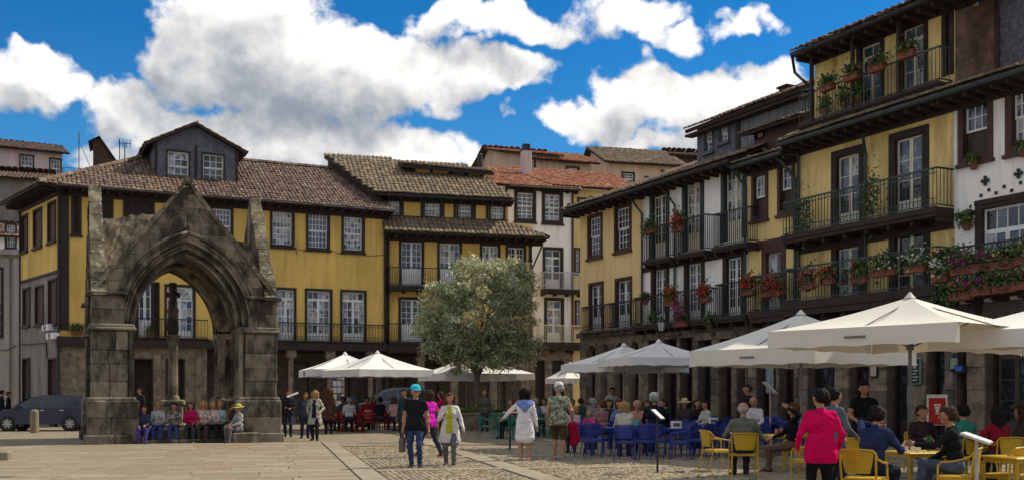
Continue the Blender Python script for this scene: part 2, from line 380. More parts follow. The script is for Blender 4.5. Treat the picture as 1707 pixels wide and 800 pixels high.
def window(fr, rect, style='sash', cols=3, rows=4, fw=.13, frame=None, sash=None, panes=None, panel=.3, tr=0., y=0., name=None, sill=True, curtain=None, proud=.05, inset=.10, bars=.028, stile=.06, board=None):
    s0, s1, z0, z1 = rect; w, h = s1-s0, z1-z0; frame = frame or DARKWOOD; sash = sash or WHITEP; panes = panes or PANES
    mb = MB(); y1 = inset+.10; fh = min(fw, h*.2)
    mb.box(-w/2, -w/2+fw, -proud, y1, 0, h); mb.box(w/2-fw, w/2, -proud, y1, 0, h)
    mb.box(-w/2+fw, w/2-fw, -proud-.003, y1, h-fh, h)
    if style not in ('french', 'door'): mb.box(-w/2+fw, w/2-fw, -proud-.003, y1, 0, fh)
    o = mb.build(name or ('door' if style == 'door' else 'window'), frame, fr.root, fr.put((s0+s1)/2, y, z0), fr.rz)
    a, b, c, d = -w/2+fw, w/2-fw, (0.0 if style in ('french', 'door') else fh), h-fh
    pxm = fr.pxm((s0+s1)/2); yi = inset
    sb = MB(); spots = []; gid = []
    def grid(x0, x1, zz0, zz1, nc, nr, yy, st=stile):
        sb.box(x0, x0+st, yy, yy+.045, zz0, zz1); sb.box(x1-st, x1, yy, yy+.045, zz0, zz1)
        sb.box(x0+st, x1-st, yy+.002, yy+.043, zz0, zz0+st); sb.box(x0+st, x1-st, yy+.002, yy+.043, zz1-st, zz1)
        gx0, gx1, gz0, gz1 = x0+st, x1-st, zz0+st, zz1-st
        cw, ch = (gx1-gx0)/nc, (gz1-gz0)/nr; gid.append(1)
        for i in range(1, nc): sb.box(gx0+i*cw-bars/2, gx0+i*cw+bars/2, yy+.006, yy+.039, gz0, gz1)
        for j in range(1, nr): sb.box(gx0, gx1, yy+.010, yy+.036, gz0+j*ch-bars/2, gz0+j*ch+bars/2)
        for i in range(nc):
            for j in range(nr): spots.append((gx0+(i+.5)*cw, gz0+(j+.5)*ch, cw, ch, yy+.02, len(gid)))
    if style == 'sash':
        mid = c+(d-c)*.5
        grid(a, b, mid-.02, d, cols, (rows+1)//2, yi); grid(a, b, c, mid, cols, rows//2, yi+.05)
    elif style == 'fixed': grid(a, b, c, d, cols, rows, yi)
    elif style == 'halfopen':                            # upper sash down, lower half open and dark
        mid = c+(d-c)*.47
        grid(a, b, mid, d, cols, max(2, rows//2), yi)
    elif style == 'french':
        top = d
        if tr:
            top = d-(d-c)*tr; grid(a, b, top, d, cols*2, 1, yi)
        half = (a+b)/2; pz = c+(top-c)*panel
        for x0, x1 in ((a, half-.004), (half+.004, b)):
            grid(x0, x1, pz, top, cols, rows, yi)
            if panel > 0:
                sb.box(x0, x1, yi+.004, yi+.04, c+.02, pz); sb.box(x0+.07, x1-.07, yi-.008, yi+.01, c+.10, pz-.06)
    elif style == 'door':
        half = (a+b)/2
        for x0, x1 in ((a, half-.006), (half+.006, b)):
            sb.box(x0, x1, yi, yi+.05, c+.02, d)
            for k in range(3): sb.box(x0+.08, x1-.08, yi-.02, yi+.01, c+.14+(d-c)*k/3.2, c+(d-c)*(k+.8)/3.2)
    elif style == 'shutter':
        half = (a+b)/2; nb = max(2, int((half-a)/.13))
        for x0, x1 in ((a, half-.006), (half+.006, b)):
            for k in range(nb):
                u0, u1 = x0+(x1-x0)*k/nb, x0+(x1-x0)*(k+1)/nb; sb.box(u0+.004, u1-.004, yi-.04, yi, c, d)
            for zz in (.15, .8): sb.box(x0+.02, x1-.02, yi-.06, yi-.035, c+(d-c)*zz, c+(d-c)*zz+.09)
    if style == 'arched': 
        half = (a+b)/2; rr = (b-a)/2-.02; sp = d-rr-.02
        for x0, x1 in ((a, half-.004), (half+.004, b)):
            grid(x0, x1, c+(sp-c)*panel, sp, cols, rows, yi); sb.box(x0, x1, yi+.004, yi+.04, c+.02, c+(sp-c)*panel)
        for k in range(12):
            t0, t1 = pi*k/12, pi*(k+1)/12
            sb.prism([(half+cos(t0)*rr, sp+sin(t0)*rr), (half+cos(t0)*(rr-.07), sp+sin(t0)*(rr-.07)), (half+cos(t1)*(rr-.07), sp+sin(t1)*(rr-.07)), (half+cos(t1)*rr, sp+sin(t1)*rr)][::-1], yi, yi+.045)
            ox = (half+cos(t0)*rr, half+cos(t1)*rr)
            sb.prism([(ox[0], sp+sin(t0)*rr), (ox[1], sp+sin(t1)*rr), (ox[1], d), (ox[0], d)], yi+.001, yi+.05)
        for k in range(1, 6):
            t0 = pi*k/6; sb.tube([(half, yi+.02, sp), (half+cos(t0)*(rr-.03), yi+.02, sp+sin(t0)*(rr-.03))], .016, 4)
        spots.append((half, sp+rr/2, 2*rr, rr, yi+.03, 99))
    sb.build('shutter' if style == 'shutter' else 'leaf' if style in ('door', 'french', 'arched') else 'sash', board if style == 'shutter' and board else sash, o)
    if style in ('shutter', 'door'):
        MB().box(a, b, yi+.055, yi+.08, c, d).build('back_panel', DARKWOOD, o)
    if spots and style not in ('shutter', 'door'):
        big = [p for p in spots if p[2]*pxm >= 9.5 and p[3]*pxm >= 9.5]
        if len(big) >= len(spots)*.6:
            cache = {}
            for (x, z, cw, ch, yy, g_) in spots:
                k = (round(cw, 3), round(ch, 3), rnd.choice((0, 0, 1, 1, 2)) if curtain is None else curtain)
                if k not in cache: cache[k] = MB().box(-cw/2, cw/2, 0, .008, -ch/2, ch/2).mesh('pane', panes[k[2]])
                link('pane', cache[k], o, (x, yy, z))
        else:
            ci = curtain if curtain is not None else rnd.choice((0, 1, 2, 2))
            for gg in sorted(set(q[5] for q in spots)):
              pm = MB()
              for (x, z, cw, ch, yy, g_) in spots:
                if g_ == gg: pm.box(x-cw/2-.002, x+cw/2+.002, yy, yy+.008, z-ch/2-.002, z+ch/2+.002, 0 if rnd.random() < .6 else 1)
              pm.build('pane', [panes[ci], panes[1]], o)
    if style == 'halfopen':
        MB().box(a, b, yi+.07, yi+.09, c, c+(d-c)*.48).build('blind', M('brown_blind', (.06, .045, .042), .8, .2, 4), o)
    if sill and style not in ('french', 'door', 'arched'):
        MB().box(-w/2-.05, w/2+.05, -proud-.07, .05, -.10, 0).build('sill', frame, o)
    return (s0, s1, z0, z1)
def windows(fr, specs, off=0., **kw):
    """specs: photo rectangles of a row of windows on the facade; returns their openings"""
    return [window(fr, fr.rect(*sp[:4], off), **{**kw, **(sp[4] if len(sp) > 4 else {})}) for sp in specs]

def balcony(fr, s0, s1, z, depth=.6, h=1.0, slab=.16, rail=None, wood=None, gap=.12, indiv=None, scroll=False, y=0., brackets=True, fill=None):
    rail = rail or IRON; wood = wood or DARKWOOD; w = s1-s0
    mb = MB(); mb.box(0, w, -depth, 0.0, -slab, 0)
    mb.box(-.02, w+.02, -depth-.04, -depth+.003, -slab*.55, .02)
    if brackets:
        for k in range(max(2, int(w/.8)+1)):
            x = .05+(w-.1)*k/max(1, int(w/.8)); mb.box(x-.05, x+.05, -depth*.9, 0, -slab-.13, -slab-.003)
    o = mb.build('balcony', wood, fr.root, fr.put(s0, y, z), fr.rz)
    rb = MB(); yf = -depth+.04
    for zz, th in ((h, .05), (.09, .03)):
        rb.box(.02, w-.02, yf-.02, yf+.02, zz-th, zz)
        for x in (.02, w-.02): rb.box(x-.02, x+.02, yf+.021, -.01, zz-th, zz)
    if scroll:
        rb.box(.02, w-.02, yf-.012, yf+.012, h-.18, h-.16); n = max(2, int(w/.22))
        for k in range(n):
            cx = .04+(w-.08)*(k+.5)/n
            for cz in (h-.105, .17): rb.tube([(cx+.055*cos(a), yf, cz+.055*sin(a)) for a in np.linspace(0, 2*pi, 9)], .009, 4, cap=False)
        rb.box(.02, w-.02, yf-.012, yf+.012, .24, .26)
    rb.build('railing', rail, o)
    n = max(2, int(round((w-.04)/gap))); pts = [(.02+(w-.04)*k/n, yf) for k in range(n+1)]
    m = max(1, int(depth/gap)); pts += [(x, yf+(depth-.05)*k/m) for x in (.02, w-.02) for k in range(1, m)]
    if indiv is None: indiv = fr.pxm(s0)*gap >= 5.0
    if indiv:
        me = MB().box(-.009, .009, -.009, .009, .06, h-.05).mesh('baluster', rail)
        for x, yy in pts: link('baluster', me, o, (x, yy, 0))
    else:
        bb = MB()
        for x, yy in pts: bb.box(x-.010, x+.010, yy-.010, yy+.010, .06, h-.05)
        bb.build('balusters_row' if False else 'baluster_set', rail, o, kind='stuff')
    return o
def pipe(fr, pts, r=.05, mat=None, name='downpipe'):
    return MB().tube([fr.put(*p) for p in pts], r, 6).build(name, mat or STEELW, fr.root)
def eaves(fr, s0, s1, z, off, wall_z, fascia=.16, step=.55, gutter=True, gm=None):
    """boarded soffit with rafter ends and a gutter"""
    mb = MB(); mb.box(s0, s1, -off+.02, .02, z-.06, z-.02)
    n = int((s1-s0)/step)
    for k in range(n+1):
        x = s0+.08+(s1-s0-.16)*k/max(1, n); mb.box(x-.05, x+.05, -off+.10, .05, z-.20, z-.061)
    mb.box(s0, s1, -.06, .10, wall_z-.25, z-.07)
    o = mb.build('eaves', DARKWOOD, fr.root, fr.loc, fr.rz)
    if gutter: MB().tube([(s0, -off-.03, z-.02), (s1, -off-.03, z-.02)], .065, 6).build('gutter', gm or STEELW, o)
    return o

# ---------------------------------------------------------------- the long yellow house on the left
PL = at_d(98, 50.0); TH = 25.5
L = thing('yellow_house', 'long mustard yellow house with a slate dormer behind the stone arch', 'house', (PL[0], PL[1], 0), radians(TH))
FL = Fr(PL, TH, L)
SE = FL.s_(641)
zs1, zs0 = 4.30, 3.85; ZW = 11.25
up = windows(FL, [(450,491,348,412),(510,550,352,417),(569,608,358,421),(350,389,344,408)], style='sash', cols=5, rows=6, fw=.13, bars=.03)
up += windows(FL, [(162,189,330,395),(205,258,333,397),(118,136,318,392)], style='shutter', fw=.12, board=DARKWOOD)
fo = windows(FL, [(459,494,479,570.5),(508,554,481,570.5),(567,611,483,570.5)], style='french', cols=2, rows=4, panel=.20, tr=.17, fw=.12, curtain=2)
fo += windows(FL, [(274,326,474,570)], style='arched', cols=2, rows=4, panel=.2, fw=.12)
fo += windows(FL, [(229,254,470,569)], style='french', cols=1, rows=3, panel=.35, fw=.06)
fo += windows(FL, [(212,229,470,569),(254.3,266,470,569)], style='shutter', fw=.05, board=DARKWOOD)
wall(FL, 0, SE, zs1, ZW, up+fo, YELLOW, 'upper_wall', body=6.5)
MB().box(FL.s_(98), FL.s_(115), -.06, -.002, 4.6, ZW).build('corner_boarding', DARKWOOD, L)
# floor beam over the arcade
MB().box(-.1, SE+.02, -.30, .3, zs0, zs1).build('floor_beam', DARKWOOD, L)
# stone ground floor on the left part, open arcade on the right part
SA = FL.s_(345)
gd = windows(FL, [(222,255,597,700),(276,308,597,700)], style='door', fw=.06, sill=False, sash=DARKWOOD, inset=.45)
gd = [(a, b, 0, d) for a, b, c, d in gd]
wall(FL, 0, SA, 0, zs0-.004, gd, GRANITE, 'ground_wall', depth=.7, body=3)
for k, (a, b) in enumerate([(255.5,268),(325,336),(208,221)]): MB().cbox(FL.s_(a), FL.s_(b), -.12, -.002, .0, 3.55, .03).build('stone_pilaster', GRANITE, L)
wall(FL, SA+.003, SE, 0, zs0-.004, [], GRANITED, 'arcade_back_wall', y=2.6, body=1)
for px in (485, 550, 618):
    s = FL.s_(px)
    m = MB(); m.box(-.2, .2, -.2, .2, 0, .35); m.lathe([(.16, .35), (.17, .5), (.145, .6), (.14, 3.3), (.19, 3.38), (.19, 3.46)], 10); m.box(-.24, .24, -.24, .24, 3.46, 3.85)
    m.build('stone_column', GRANITE, L, (s, .05, 0))
windows(FL, [(500,535,600,690),(575,606,600,690)], style='french', cols=2, rows=3, panel=.3, fw=.08, sash=DARKWOOD, y=2.55, curtain=0)
# balcony strip with wrought railing in front of the french windows
MB().box(SA, SE, .31, 3.55, zs0-.06, zs1).build('arcade_ceiling', DARKWOOD, L)
balcony(FL, FL.s_(447), SE-.1, zs1+.03, .30, .95, .10, IRON, DARKWOOD, gap=.16, scroll=True, brackets=False)
balcony(FL, FL.s_(205), FL.s_(345), zs1+.03, .30, .95, .10, IRON, DARKWOOD, gap=.16, brackets=False)
# hipped roof, dormer
zE = ZW+.12; zR = 14.4; e0 = -.9; RB = 4.6
rl = roof(L, [(e0, -.75, zE), (SE+.35, -.75, zE), (SE+.3, RB, zR), (5.2, RB, zR)], TB, tw=.205, tl=.36)
ridge_caps(rl, (5.2, RB, zR+.08), (SE+.3, RB, zR+.08), TB)
sb_ = (-1.56, 6.2)
rs = roof(L, [(-2.9, 7.2, zE), (e0, -.75, zE), (5.2, RB, zR)], TB, tw=.205, tl=.36)
ridge_caps(rs, (e0, -.75, zE+.06), (5.2, RB, zR+.08), TB)
eaves(FL, -.15, SE+.3, zE-.02, .75, ZW-.02, gm=IRON)
MB().prism([(0, ZW), (SE, ZW), (SE, zR-2.2), (SE-.2, zR-.2), (5.4, zR-.2)], RB-.1, RB+.1).build('roof_core', DARKWOOD, L)
DY = 1.3
FDo = Fr(FL.at(0, DY, 0)[:2], TH, L, (0, DY, 0))
d0_, d1_ = FDo.s_(257), FDo.s_(397); dz0, dz1 = 12.1, FDo.z_(330, 243)
dw = windows(FDo, [(277,317,251,304),(336,375,256,305)], style='sash', cols=3, rows=4, fw=.07, frame=DARKWOOD, y=0)
wall(FDo, d0_, d1_, dz0, dz1, dw, SLATE, 'dormer_wall', body=4.2)
pk = FDo.z_(325, 207); sm = FDo.s_(325)
MB().prism([(d0_+.02, dz1+.003), (d1_-.02, dz1+.003), (sm, pk-.12)], .05, 4.2).build('dormer_gable', SLATE, L, (0, DY, 0))
for a, b in ((d0_-.45, sm), (sm, d1_+.45)):
    za, zb = (dz1-.18, pk) if a < sm-.5 else (pk, dz1-.18)
    if a < sm-.5: roof(L, [(a, DY+4.2, za), (a, DY-.35, za), (b, DY-.35, zb), (b, DY+4.2, zb)], TB, name='dormer_roof')
    else: roof(L, [(b, DY-.35, zb), (b, DY+4.2, zb), (a, DY+4.2, za), (a, DY-.35, za)], TB, name='dormer_roof')
for x in (d0_+.08, d1_-.08, (FDo.s_(317)+FDo.s_(336))/2): MB().box(x-.07, x+.07, DY-.04, DY-.003, dz0, dz1).build('dormer_post', DARKWOOD, L)
pipe(FL, [(SE-.02, -.10, 3.9), (SE-.02, -.10, 11.0), (SE-.02, -.6, 11.25)], .06, IRON)
pipe(FL, [(-.02, -.12, 1), (-.02, -.12, 11.1)], .06, IRON)
pipe(FL, [(FL.s_(a), -.015, FL.z_(a, b)) for a, b in ((492, 414), (509, 418), (552, 417), (568, 424), (600, 421), (612, 427), (640, 425))], .013, IRON, 'cable_or_shadow_line')  # dark tubes here and below draw a ledge shadow and crack, no wire
pipe(FL, [(FL.s_(a), -.02, FL.z_(a, b)) for a, b in ((494, 418), (494, 424))], .02, IRON, 'cable_or_shadow_line')
# its side front on the street at the left
PS = (PL[0]-.638*6.4, PL[1]+.77*6.4); ths = math.degrees(atan2(-.77, .638))
cl, sl_ = cos(-radians(TH)), sin(-radians(TH)); dx, dy = PS[0]-PL[0], PS[1]-PL[1]
FS = Fr(PS, ths, L, (cl*dx-sl_*dy, sl_*dx+cl*dy, 0), radians(ths-TH))
su = windows(FS, [(36.5,47,358,420),(56,70.5,348,413),(80,94,336,404)], style='shutter', fw=.1, board=MAROON)
sm_ = windows(FS, [(39,51,479,543),(59,73,475,541),(81,95,464,541)], style='shutter', fw=.1, board=MAROON)
zc = FS.z_(65, 460)
wall(FS, 0, 6.4, zc, ZW-.004, su, YELLOW, 'side_upper_wall', body=.8)
sg = windows(FS, [(38,51,596,700),(81,97,596,700)], style='door', fw=.08, sash=DARKWOOD)
wall(FS, 0, 6.4, 0, zc-.003, sm_+[(a, b, 0, d) for a, b, c, d in sg], GREYPL, 'side_lower_wall', body=.8)
MB().box(0, 6.4, -.05, -.002, zc-.12, zc+.02).build('string_course', DARKWOOD, L, FS.loc, FS.rz)
eaves(FS, -.4, 6.5, zE-.02, .75, ZW-.02, gutter=False)
pipe(FS, [(.05, -.08, 0), (.05, -.08, 11.0)], .06, IRON)
pipe(FS, [(FS.s_(a), -.05, FS.z_(a, b)) for a, b in ((36, 574), (79, 571), (80, 596))], .03, IRON, 'cable_or_shadow_line')
for (a, b, c, d) in ((81, 91, 541, 551), (88, 100, 555, 565)):
    r = FS.rect(a, b, c, d); q = thing('air_conditioner', 'small pale air conditioning unit on the side wall, %s of two' % ('upper' if a == 81 else 'lower'), 'air conditioner', tuple(FS.at(r[0], -.003, r[2])), radians(ths))
    MB().cbox(0, r[1]-r[0], -.32, 0, 0, r[3]-r[2], .03).build('casing', WHITEP, q)
    m = MB(); w_ = (r[1]-r[0])/2; [m.tube([(w_+rr_*cos(a_), -.325, (r[3]-r[2])/2+rr_*sin(a_)) for a_ in np.linspace(0, 2*pi, 13)], .008, 4, cap=False) for rr_ in (.06, .12, .18)]
    m.build('fan_grille', IRON, q)

# ---------------------------------------------------------------- the second yellow house with the pent roof
PG = at_d(643, 57.4); TG = 15.0
G = thing('yellow_house', 'yellow house with a tiled pent roof across its front, behind the leafy tree', 'house', (PG[0], PG[1], 0), radians(TG))
FG = Fr(PG, TG, G); GE = FG.s_(886); GU = FG.s_(847)
gz1, gz0 = 4.37, 3.9; bz = FG.z_(690, 478); pz = FG.z_(648, 367); ez = FG.z_(640, 321, .6)
g2 = windows(FG, [(665,707,400,477),(729,770,402,477),(800,834,406,478),(843,877,409,478)], style='french', cols=2, rows=4, panel=.38, fw=.13)
g2 += windows(FG, [(881.5,885.6,411,433)], style='shutter', fw=.03)
g1 = windows(FG, [(664,710,495,572),(735,772,497,572)], style='french', cols=2, rows=4, panel=.42, fw=.14)
wall(FG, 0, GE, gz1, pz+.05, [(a, b, c, d) for a, b, c, d in g2+g1], YELLOW, 'lower_wall', body=5)
g3 = windows(FG, [(638.5,669.5,321,362),(705,736.5,327,368),(761,788.5,332,372),(815,842.5,336,376)], style='sash', cols=4, rows=6, fw=.11)
wall(FG, -.35, GU, pz+.053, ez+.02, g3, YELLOW, 'upper_wall', body=5)
for px in (671, 703, 739, 758, 791, 812): MB().box(FG.s_(px)-.07, FG.s_(px)+.07, -.04, -.002, pz+.3, ez).build('timber_post', DARKWOOD, G)
MB().box(-.35, GU, -.045, -.003, pz+.12, pz+.28).build('timber_rail', DARKWOOD, G)
pe = FG.z_(646, 384, 1.15)
rp = roof(G, [(-.25, -1.15, pe), (GE+.75, -1.15, pe), (GU+.1, 0, pz+.15), (-.25, 0, pz+.15)], TL, name='pent_roof')
eaves(FG, -.2, GE+.6, pe-.03, 1.1, pe-.12, gm=IRON)
roof(G, [(GE+.75, -1.15, pe), (GE+.75, 2.5, pe), (GU+.1, 0, pz+.15)], TL, name='pent_hip')
gr = (-2.95, 4.3); zr2 = 15.35
roof(G, [(-.75, -.65, ez), (GU+.25, -.65, ez), (GU-1.6, gr[1], zr2-.35), (gr[0], gr[1], zr2)], TL, thick=.22)
eaves(FG, -.55, GU+.2, ez-.10, .62, ez-.1, gm=IRON)
MB().add([(-.62, -.4, ez-.1), (-2.75, gr[1]-.1, zr2-.2), (-2.75, gr[1]-.1, ez-1.5), (-.62, -.4, ez-1.5), (-.3, -.4, ez-.1), (-2.4, gr[1]-.1, zr2-.2), (-2.4, gr[1]-.1, ez-1.5), (-.3, -.4, ez-1.5)],
         [(0, 1, 2, 3), (7, 6, 5, 4), (0, 4, 5, 1), (3, 2, 6, 7), (1, 5, 6, 2), (0, 3, 7, 4)]).build('party_wall', DARKWOOD, G)
PHY = 2.2; FP = Fr(FG.at(0, PHY, 0)[:2], TG, G, (0, PHY, 0))
pw = windows(FP, [(752,775,287,303)], style='french', cols=1, rows=2, panel=0, fw=.05, sill=False)
p0, p1 = FP.s_(689), FP.s_(805); pz0, pz1 = 13.0, FP.z_(745, 283)
wall(FP, p0, p1, pz0, pz1, pw, YELLOW, 'attic_wall', body=2)
for px in (690, 719, 750, 777, 804): MB().box(FP.s_(px)-.08, FP.s_(px)+.08, PHY-.05, PHY-.003, pz0+.2, pz1).build('timber_post', DARKWOOD, G)
roof(G, [(FP.s_(669), PHY-.5, FP.z_(669, 273, .5)), (FP.s_(820), PHY-.5, FP.z_(820, 287, .5)), (FP.s_(820), PHY+2.3, pz1+.75), (FP.s_(669), PHY+2.3, pz1+.75)], TL, name='attic_roof', thick=.2)
# balconies
balcony(FG, .1, GE-.05, bz, .75, 1.0, .26, IRON, DARKWOOD, gap=.13, indiv=False)
balcony(FG, .1, GE-.05, gz1+.02, .6, 1.0, .14, IRON, DARKWOOD, gap=.13, indiv=False)
MB().box(0, GE, -.55, .3, gz0-.1, gz1-.13).build('floor_beam', DARKWOOD, G)
MB().box(-.4, GE, .31, 4.3, gz0-.16, gz1-.01).build('arcade_ceiling', DARKWOOD, G)
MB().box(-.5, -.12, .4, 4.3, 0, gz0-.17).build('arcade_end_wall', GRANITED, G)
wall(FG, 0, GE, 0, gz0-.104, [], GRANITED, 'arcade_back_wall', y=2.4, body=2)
windows(FG, [(660,690,605,690),(715,745,605,690),(770,795,605,690),(830,860,605,690)], style='french', cols=1, rows=3, panel=.3, fw=.08, sash=DARKWOOD, y=2.35, curtain=0)
for px in (701, 757, 822, 873):
    m = MB(); m.cbox(-.2, .2, -.2, .2, 0, 3.4, .03); m.box(-.27, .27, -.24, .24, 3.4, 3.6); m.cbox(-.2, .2, -.2, .2, 3.6, gz0-.1, .02)
    m.build('stone_column', GRANITE, G, (FG.s_(px), .0, 0))
MB().tube([(GE+.02, -.02, pe-1.7), (GE+.5, -.6, pe-.3)], .05, 5).build('strut', DARKWOOD, G)
MB().box(GE-.10, GE+.02, -.05, -.002, gz1, pe).build('corner_board', DARKWOOD, G)
MB().box(-.06, .20, -.07, -.002, 0.1, pe).build('corner_board', DARKWOOD, G)

# ---------------------------------------------------------------- the white house behind the tree
PW = at_d(842, 62.5); TW = 18.0
Wh = thing('white_house', 'tall white house with an orange tiled roof, right of the leafy tree', 'house', (PW[0], PW[1], 0), radians(TW))
FW = Fr(PW, TW, Wh); WE = FW.s_(955); wz = FW.z_(843, 307, .0)
w3 = windows(FW, [(857,893.5,316,370),(903,938.5,319,373)], style='sash', cols=3, rows=6, fw=.2, bars=.045)
w2 = windows(FW, [(904.5,939,412,481)], style='french', cols=1, rows=3, panel=.28, tr=.2, fw=.17, bars=.05)
w1 = windows(FW, [(907,940,496,571)], style='french', cols=1, rows=3, panel=.28, tr=.2, fw=.17, bars=.05)
w0 = windows(FW, [(893,908,600,690),(921,940,600,690)], style='door', fw=.08, sash=DARKWOOD)
fz = FW.z_(905, 571)
wall(FW, 0, WE, fz, wz, w3+w2+w1, WHITEW, 'wall', body=5)
wall(FW, 0, WE, 0, fz-.003, [(a, b, 0, d) for a, b, c, d in w0], GRANITE, 'ground_wall', body=5)
balcony(FW, FW.s_(901), WE+.35, FW.z_(905, 483), .6, 1.05, .25, GREYP, DARKWOOD, gap=.10, indiv=False)
balcony(FW, FW.s_(893), WE+.6, fz, .6, 1.05, .45, CREAMP, DARKWOOD, gap=.10, indiv=False)
WO = .5
roof(Wh, [(FW.s_(812, WO), -WO, FW.z_(860, 309, WO)), (WE+.3, -WO, FW.z_(860, 309, WO)), (WE+.3, 4.2, FW.z_(860, 309, WO)+1.9), (FW.s_(812, WO)+1.3, 4.2, FW.z_(860, 309, WO)+1.9)], TO, tw=.25, tl=.42)
eaves(FW, .0, WE+.25, FW.z_(860, 309, WO)-.03, WO, wz-.05, gm=IRON)
pipe(FW, [(WE-.05, -.08, 4), (WE-.05, -.08, wz)], .07, MAROON)
pipe(FW, [(.05, -.08, 9), (.05, -.08, wz)], .07, IRON)
PY = tuple(FW.at(WE+.01, .25, 0)[:2])
Yh = thing('cream_house', 'narrow cream house squeezed between the white house and the ochre corner house', 'house', (PY[0], PY[1], 0), radians(TW))
FY = Fr(PY, TW, Yh); YE = FY.s_(1075); yz = FY.z_(960, 316)
y_ = windows(FY, [(957,969,413,455),(958,970,500,545)], style='sash', cols=2, rows=4, fw=.1) + windows(FY, [(962,990,330,362)], style='sash', cols=3, rows=4, fw=.1)
wall(FY, 0, YE, 0, yz, y_, PALEYEL, 'wall', body=5)
roof(Yh, [(-1.4, -.5, FY.z_(1000, 314, .5)), (YE, -.5, FY.z_(1000, 314, .5)), (YE, 5.0, FY.z_(1000, 314, .5)+2.1), (-3.2, 5.0, FY.z_(1000, 314, .5)+2.1)], TO, tw=.25, tl=.42)

# ---------------------------------------------------------------- roofs and attics further back
def backhouse(nm, label, px0, px1, pyt, d, deg, mat, wins, ro, tmat, zlow=8., body=6., side=None, wmat=None, rise=1.6, over=.5):
    P = at_d(px0, d); o = thing(nm, label, 'house', (P[0], P[1], 0), radians(deg)); fr = Fr(P, deg, o); e = fr.s_(px1); z1 = fr.z_((px0+px1)/2, pyt)
    hs = windows(fr, wins, fw=.1, style='sash', cols=3, rows=4) if wins else []
    wall(fr, 0, e, 0, z1, hs, mat, 'wall', body=body)
    roof(o, [(-over, -over, z1+.02), (e+over, -over, z1+.02), (e+over, body*.55, z1+rise), (-over, body*.55, z1+rise)], tmat, tw=.24, tl=.42)
    roof(o, [(e+over, body+over, z1+.02), (-over, body+over, z1+.02), (-over, body*.55, z1+rise), (e+over, body*.55, z1+rise)], tmat, tw=.4, tl=.7)
    MB().prism([(-.0, z1), (body*.55, z1+rise-.1), (body, z1)], 0, .15, axis='x').build('gable', mat, o)
    MB().prism([(-.0, z1), (body*.55, z1+rise-.1), (body, z1)], e-.15, e, axis='x').build('gable', mat, o)
    return o, fr
PINK = M('pinkish_plaster', (.52, .42, .42), .9, .15, 1.5, .1, 18, streak=True); BEIGE = M('beige_plaster', (.50, .38, .29), .9, .15, 1.5, .1, 18, streak=True)
bh, fb_ = backhouse('attic_house', 'beige attic house with boarded shutters and a low orange roof above the white house', 838, 930, 258, 70, 18, BEIGE, [(878,893,263,288,{'style':'shutter','board':BEIGE})], None, TO, rise=1.0, over=.35)
backhouse('attic_house', 'long beige attic with pale windows under orange tiles, right of the pinkish chimney', 905, 985, 272, 71, 18, BEIGE, [(902.5,928,275,287,{'rows':2}),(943,966,278,289,{'rows':2})], None, TO, rise=1.4)
bq, fq = backhouse('back_house', 'beige house with a mossy roof and one small window behind the row', 1016, 1135, 276, 76, 14, BEIGE, [(1036,1058,287,310)], None, TL, rise=2.0, body=7)
backhouse('back_house', 'dark red house end with a ridge roof peeping over the row eaves', 1126, 1175, 262, 80, 10, MAROON, [], None, TB, rise=.9, body=5)
ch = thing('chimney', 'pinkish white rendered chimney with a dark cap above the orange roof', 'chimney', (at_d(877, 66)[0], 66, 11.5), .3)
zt = EYE+(HY-252)/F*66-11.5
MB().cbox(-.28, .28, -.28, .28, 0, zt, .02).build('stack', PINK, ch); m = MB(); m.box(-.33, .33, -.33, .33, zt, zt+.08); m.cbox(-.22, .22, -.22, .22, zt+.08, zt+.42, .03); m.build('cap', IRON, ch)
ch = thing('chimney', 'thin dark chimney pot with a brick neck above the yellow attic', 'chimney', (at_d(800, 64)[0], 64, 13.0), .3)
zt = EYE+(HY-268)/F*64-13.0
MB().lathe([(.16, 0), (.16, zt-.3), (.2, zt-.3), (.2, zt)], 10).build('stack', MAROON, ch); MB().lathe([(.17, zt), (.17, zt+.35), (.1, zt+.42)], 10).build('cap', IRON, ch)

# far left
bl, fl_ = backhouse('pink_house', 'pale pinkish house with white windows above the far left rooftops', -60, 104, 249, 78, 30, PINK, [(32,57,258,295),(82,103,264,299)], None, TB, rise=1.3, body=6)
bg_, fg_ = backhouse('grey_house', 'grey rendered blank house wall at the far left below the pinkish house', -90, 76, 297, 70, 20, GREYPL, [], None, TB, rise=1.0, body=5)
PGc = at_d(-60, 62); gh = thing('grey_building', 'grey building with pilasters cut off by the left edge', 'building', (PGc[0], PGc[1], 0), radians(8))
FGc = Fr(PGc, 8, gh); ge = FGc.s_(33); gt = FGc.z_(10, 425)
gw = windows(FGc, [(-20,6,445,560)], style='sash', cols=3, rows=6, fw=.15)
LG = M('light_grey_render', (.33, .315, .29), .9, .12, 1.2, .1, 18, streak=True)
wall(FGc, 0, ge, 0, gt, gw, LG, 'wall', body=6)
for a, b in ((8, 17), (24, 33)): MB().box(FGc.s_(a), FGc.s_(b), -.15, -.003, .0, gt-.2).build('pilaster', LG, gh)
MB().box(-.2, ge+.15, -.3, .1, gt, gt+.3).build('cornice', LG, gh)
pipe(FGc, [(FGc.s_(a), -.2, FGc.z_(a, b)) for a, b in ((-30, 582), (3, 584), (14, 583), (30, 575))], .025, IRON, 'cable_or_shadow_line')
b2, f2_ = backhouse('back_house', 'small white house with a skylit window between the grey building and the yellow side wall', -40, 34, 395, 68, 15, WHITEW, [(8,28,372,415)], None, TB, rise=1.2, body=4)
rs_ = thing('roof_shed', 'dark rusty lean-to shed with a sloping roof on the yellow house roof', 'shed', (*at_d(155, 60), 12.0), radians(20))
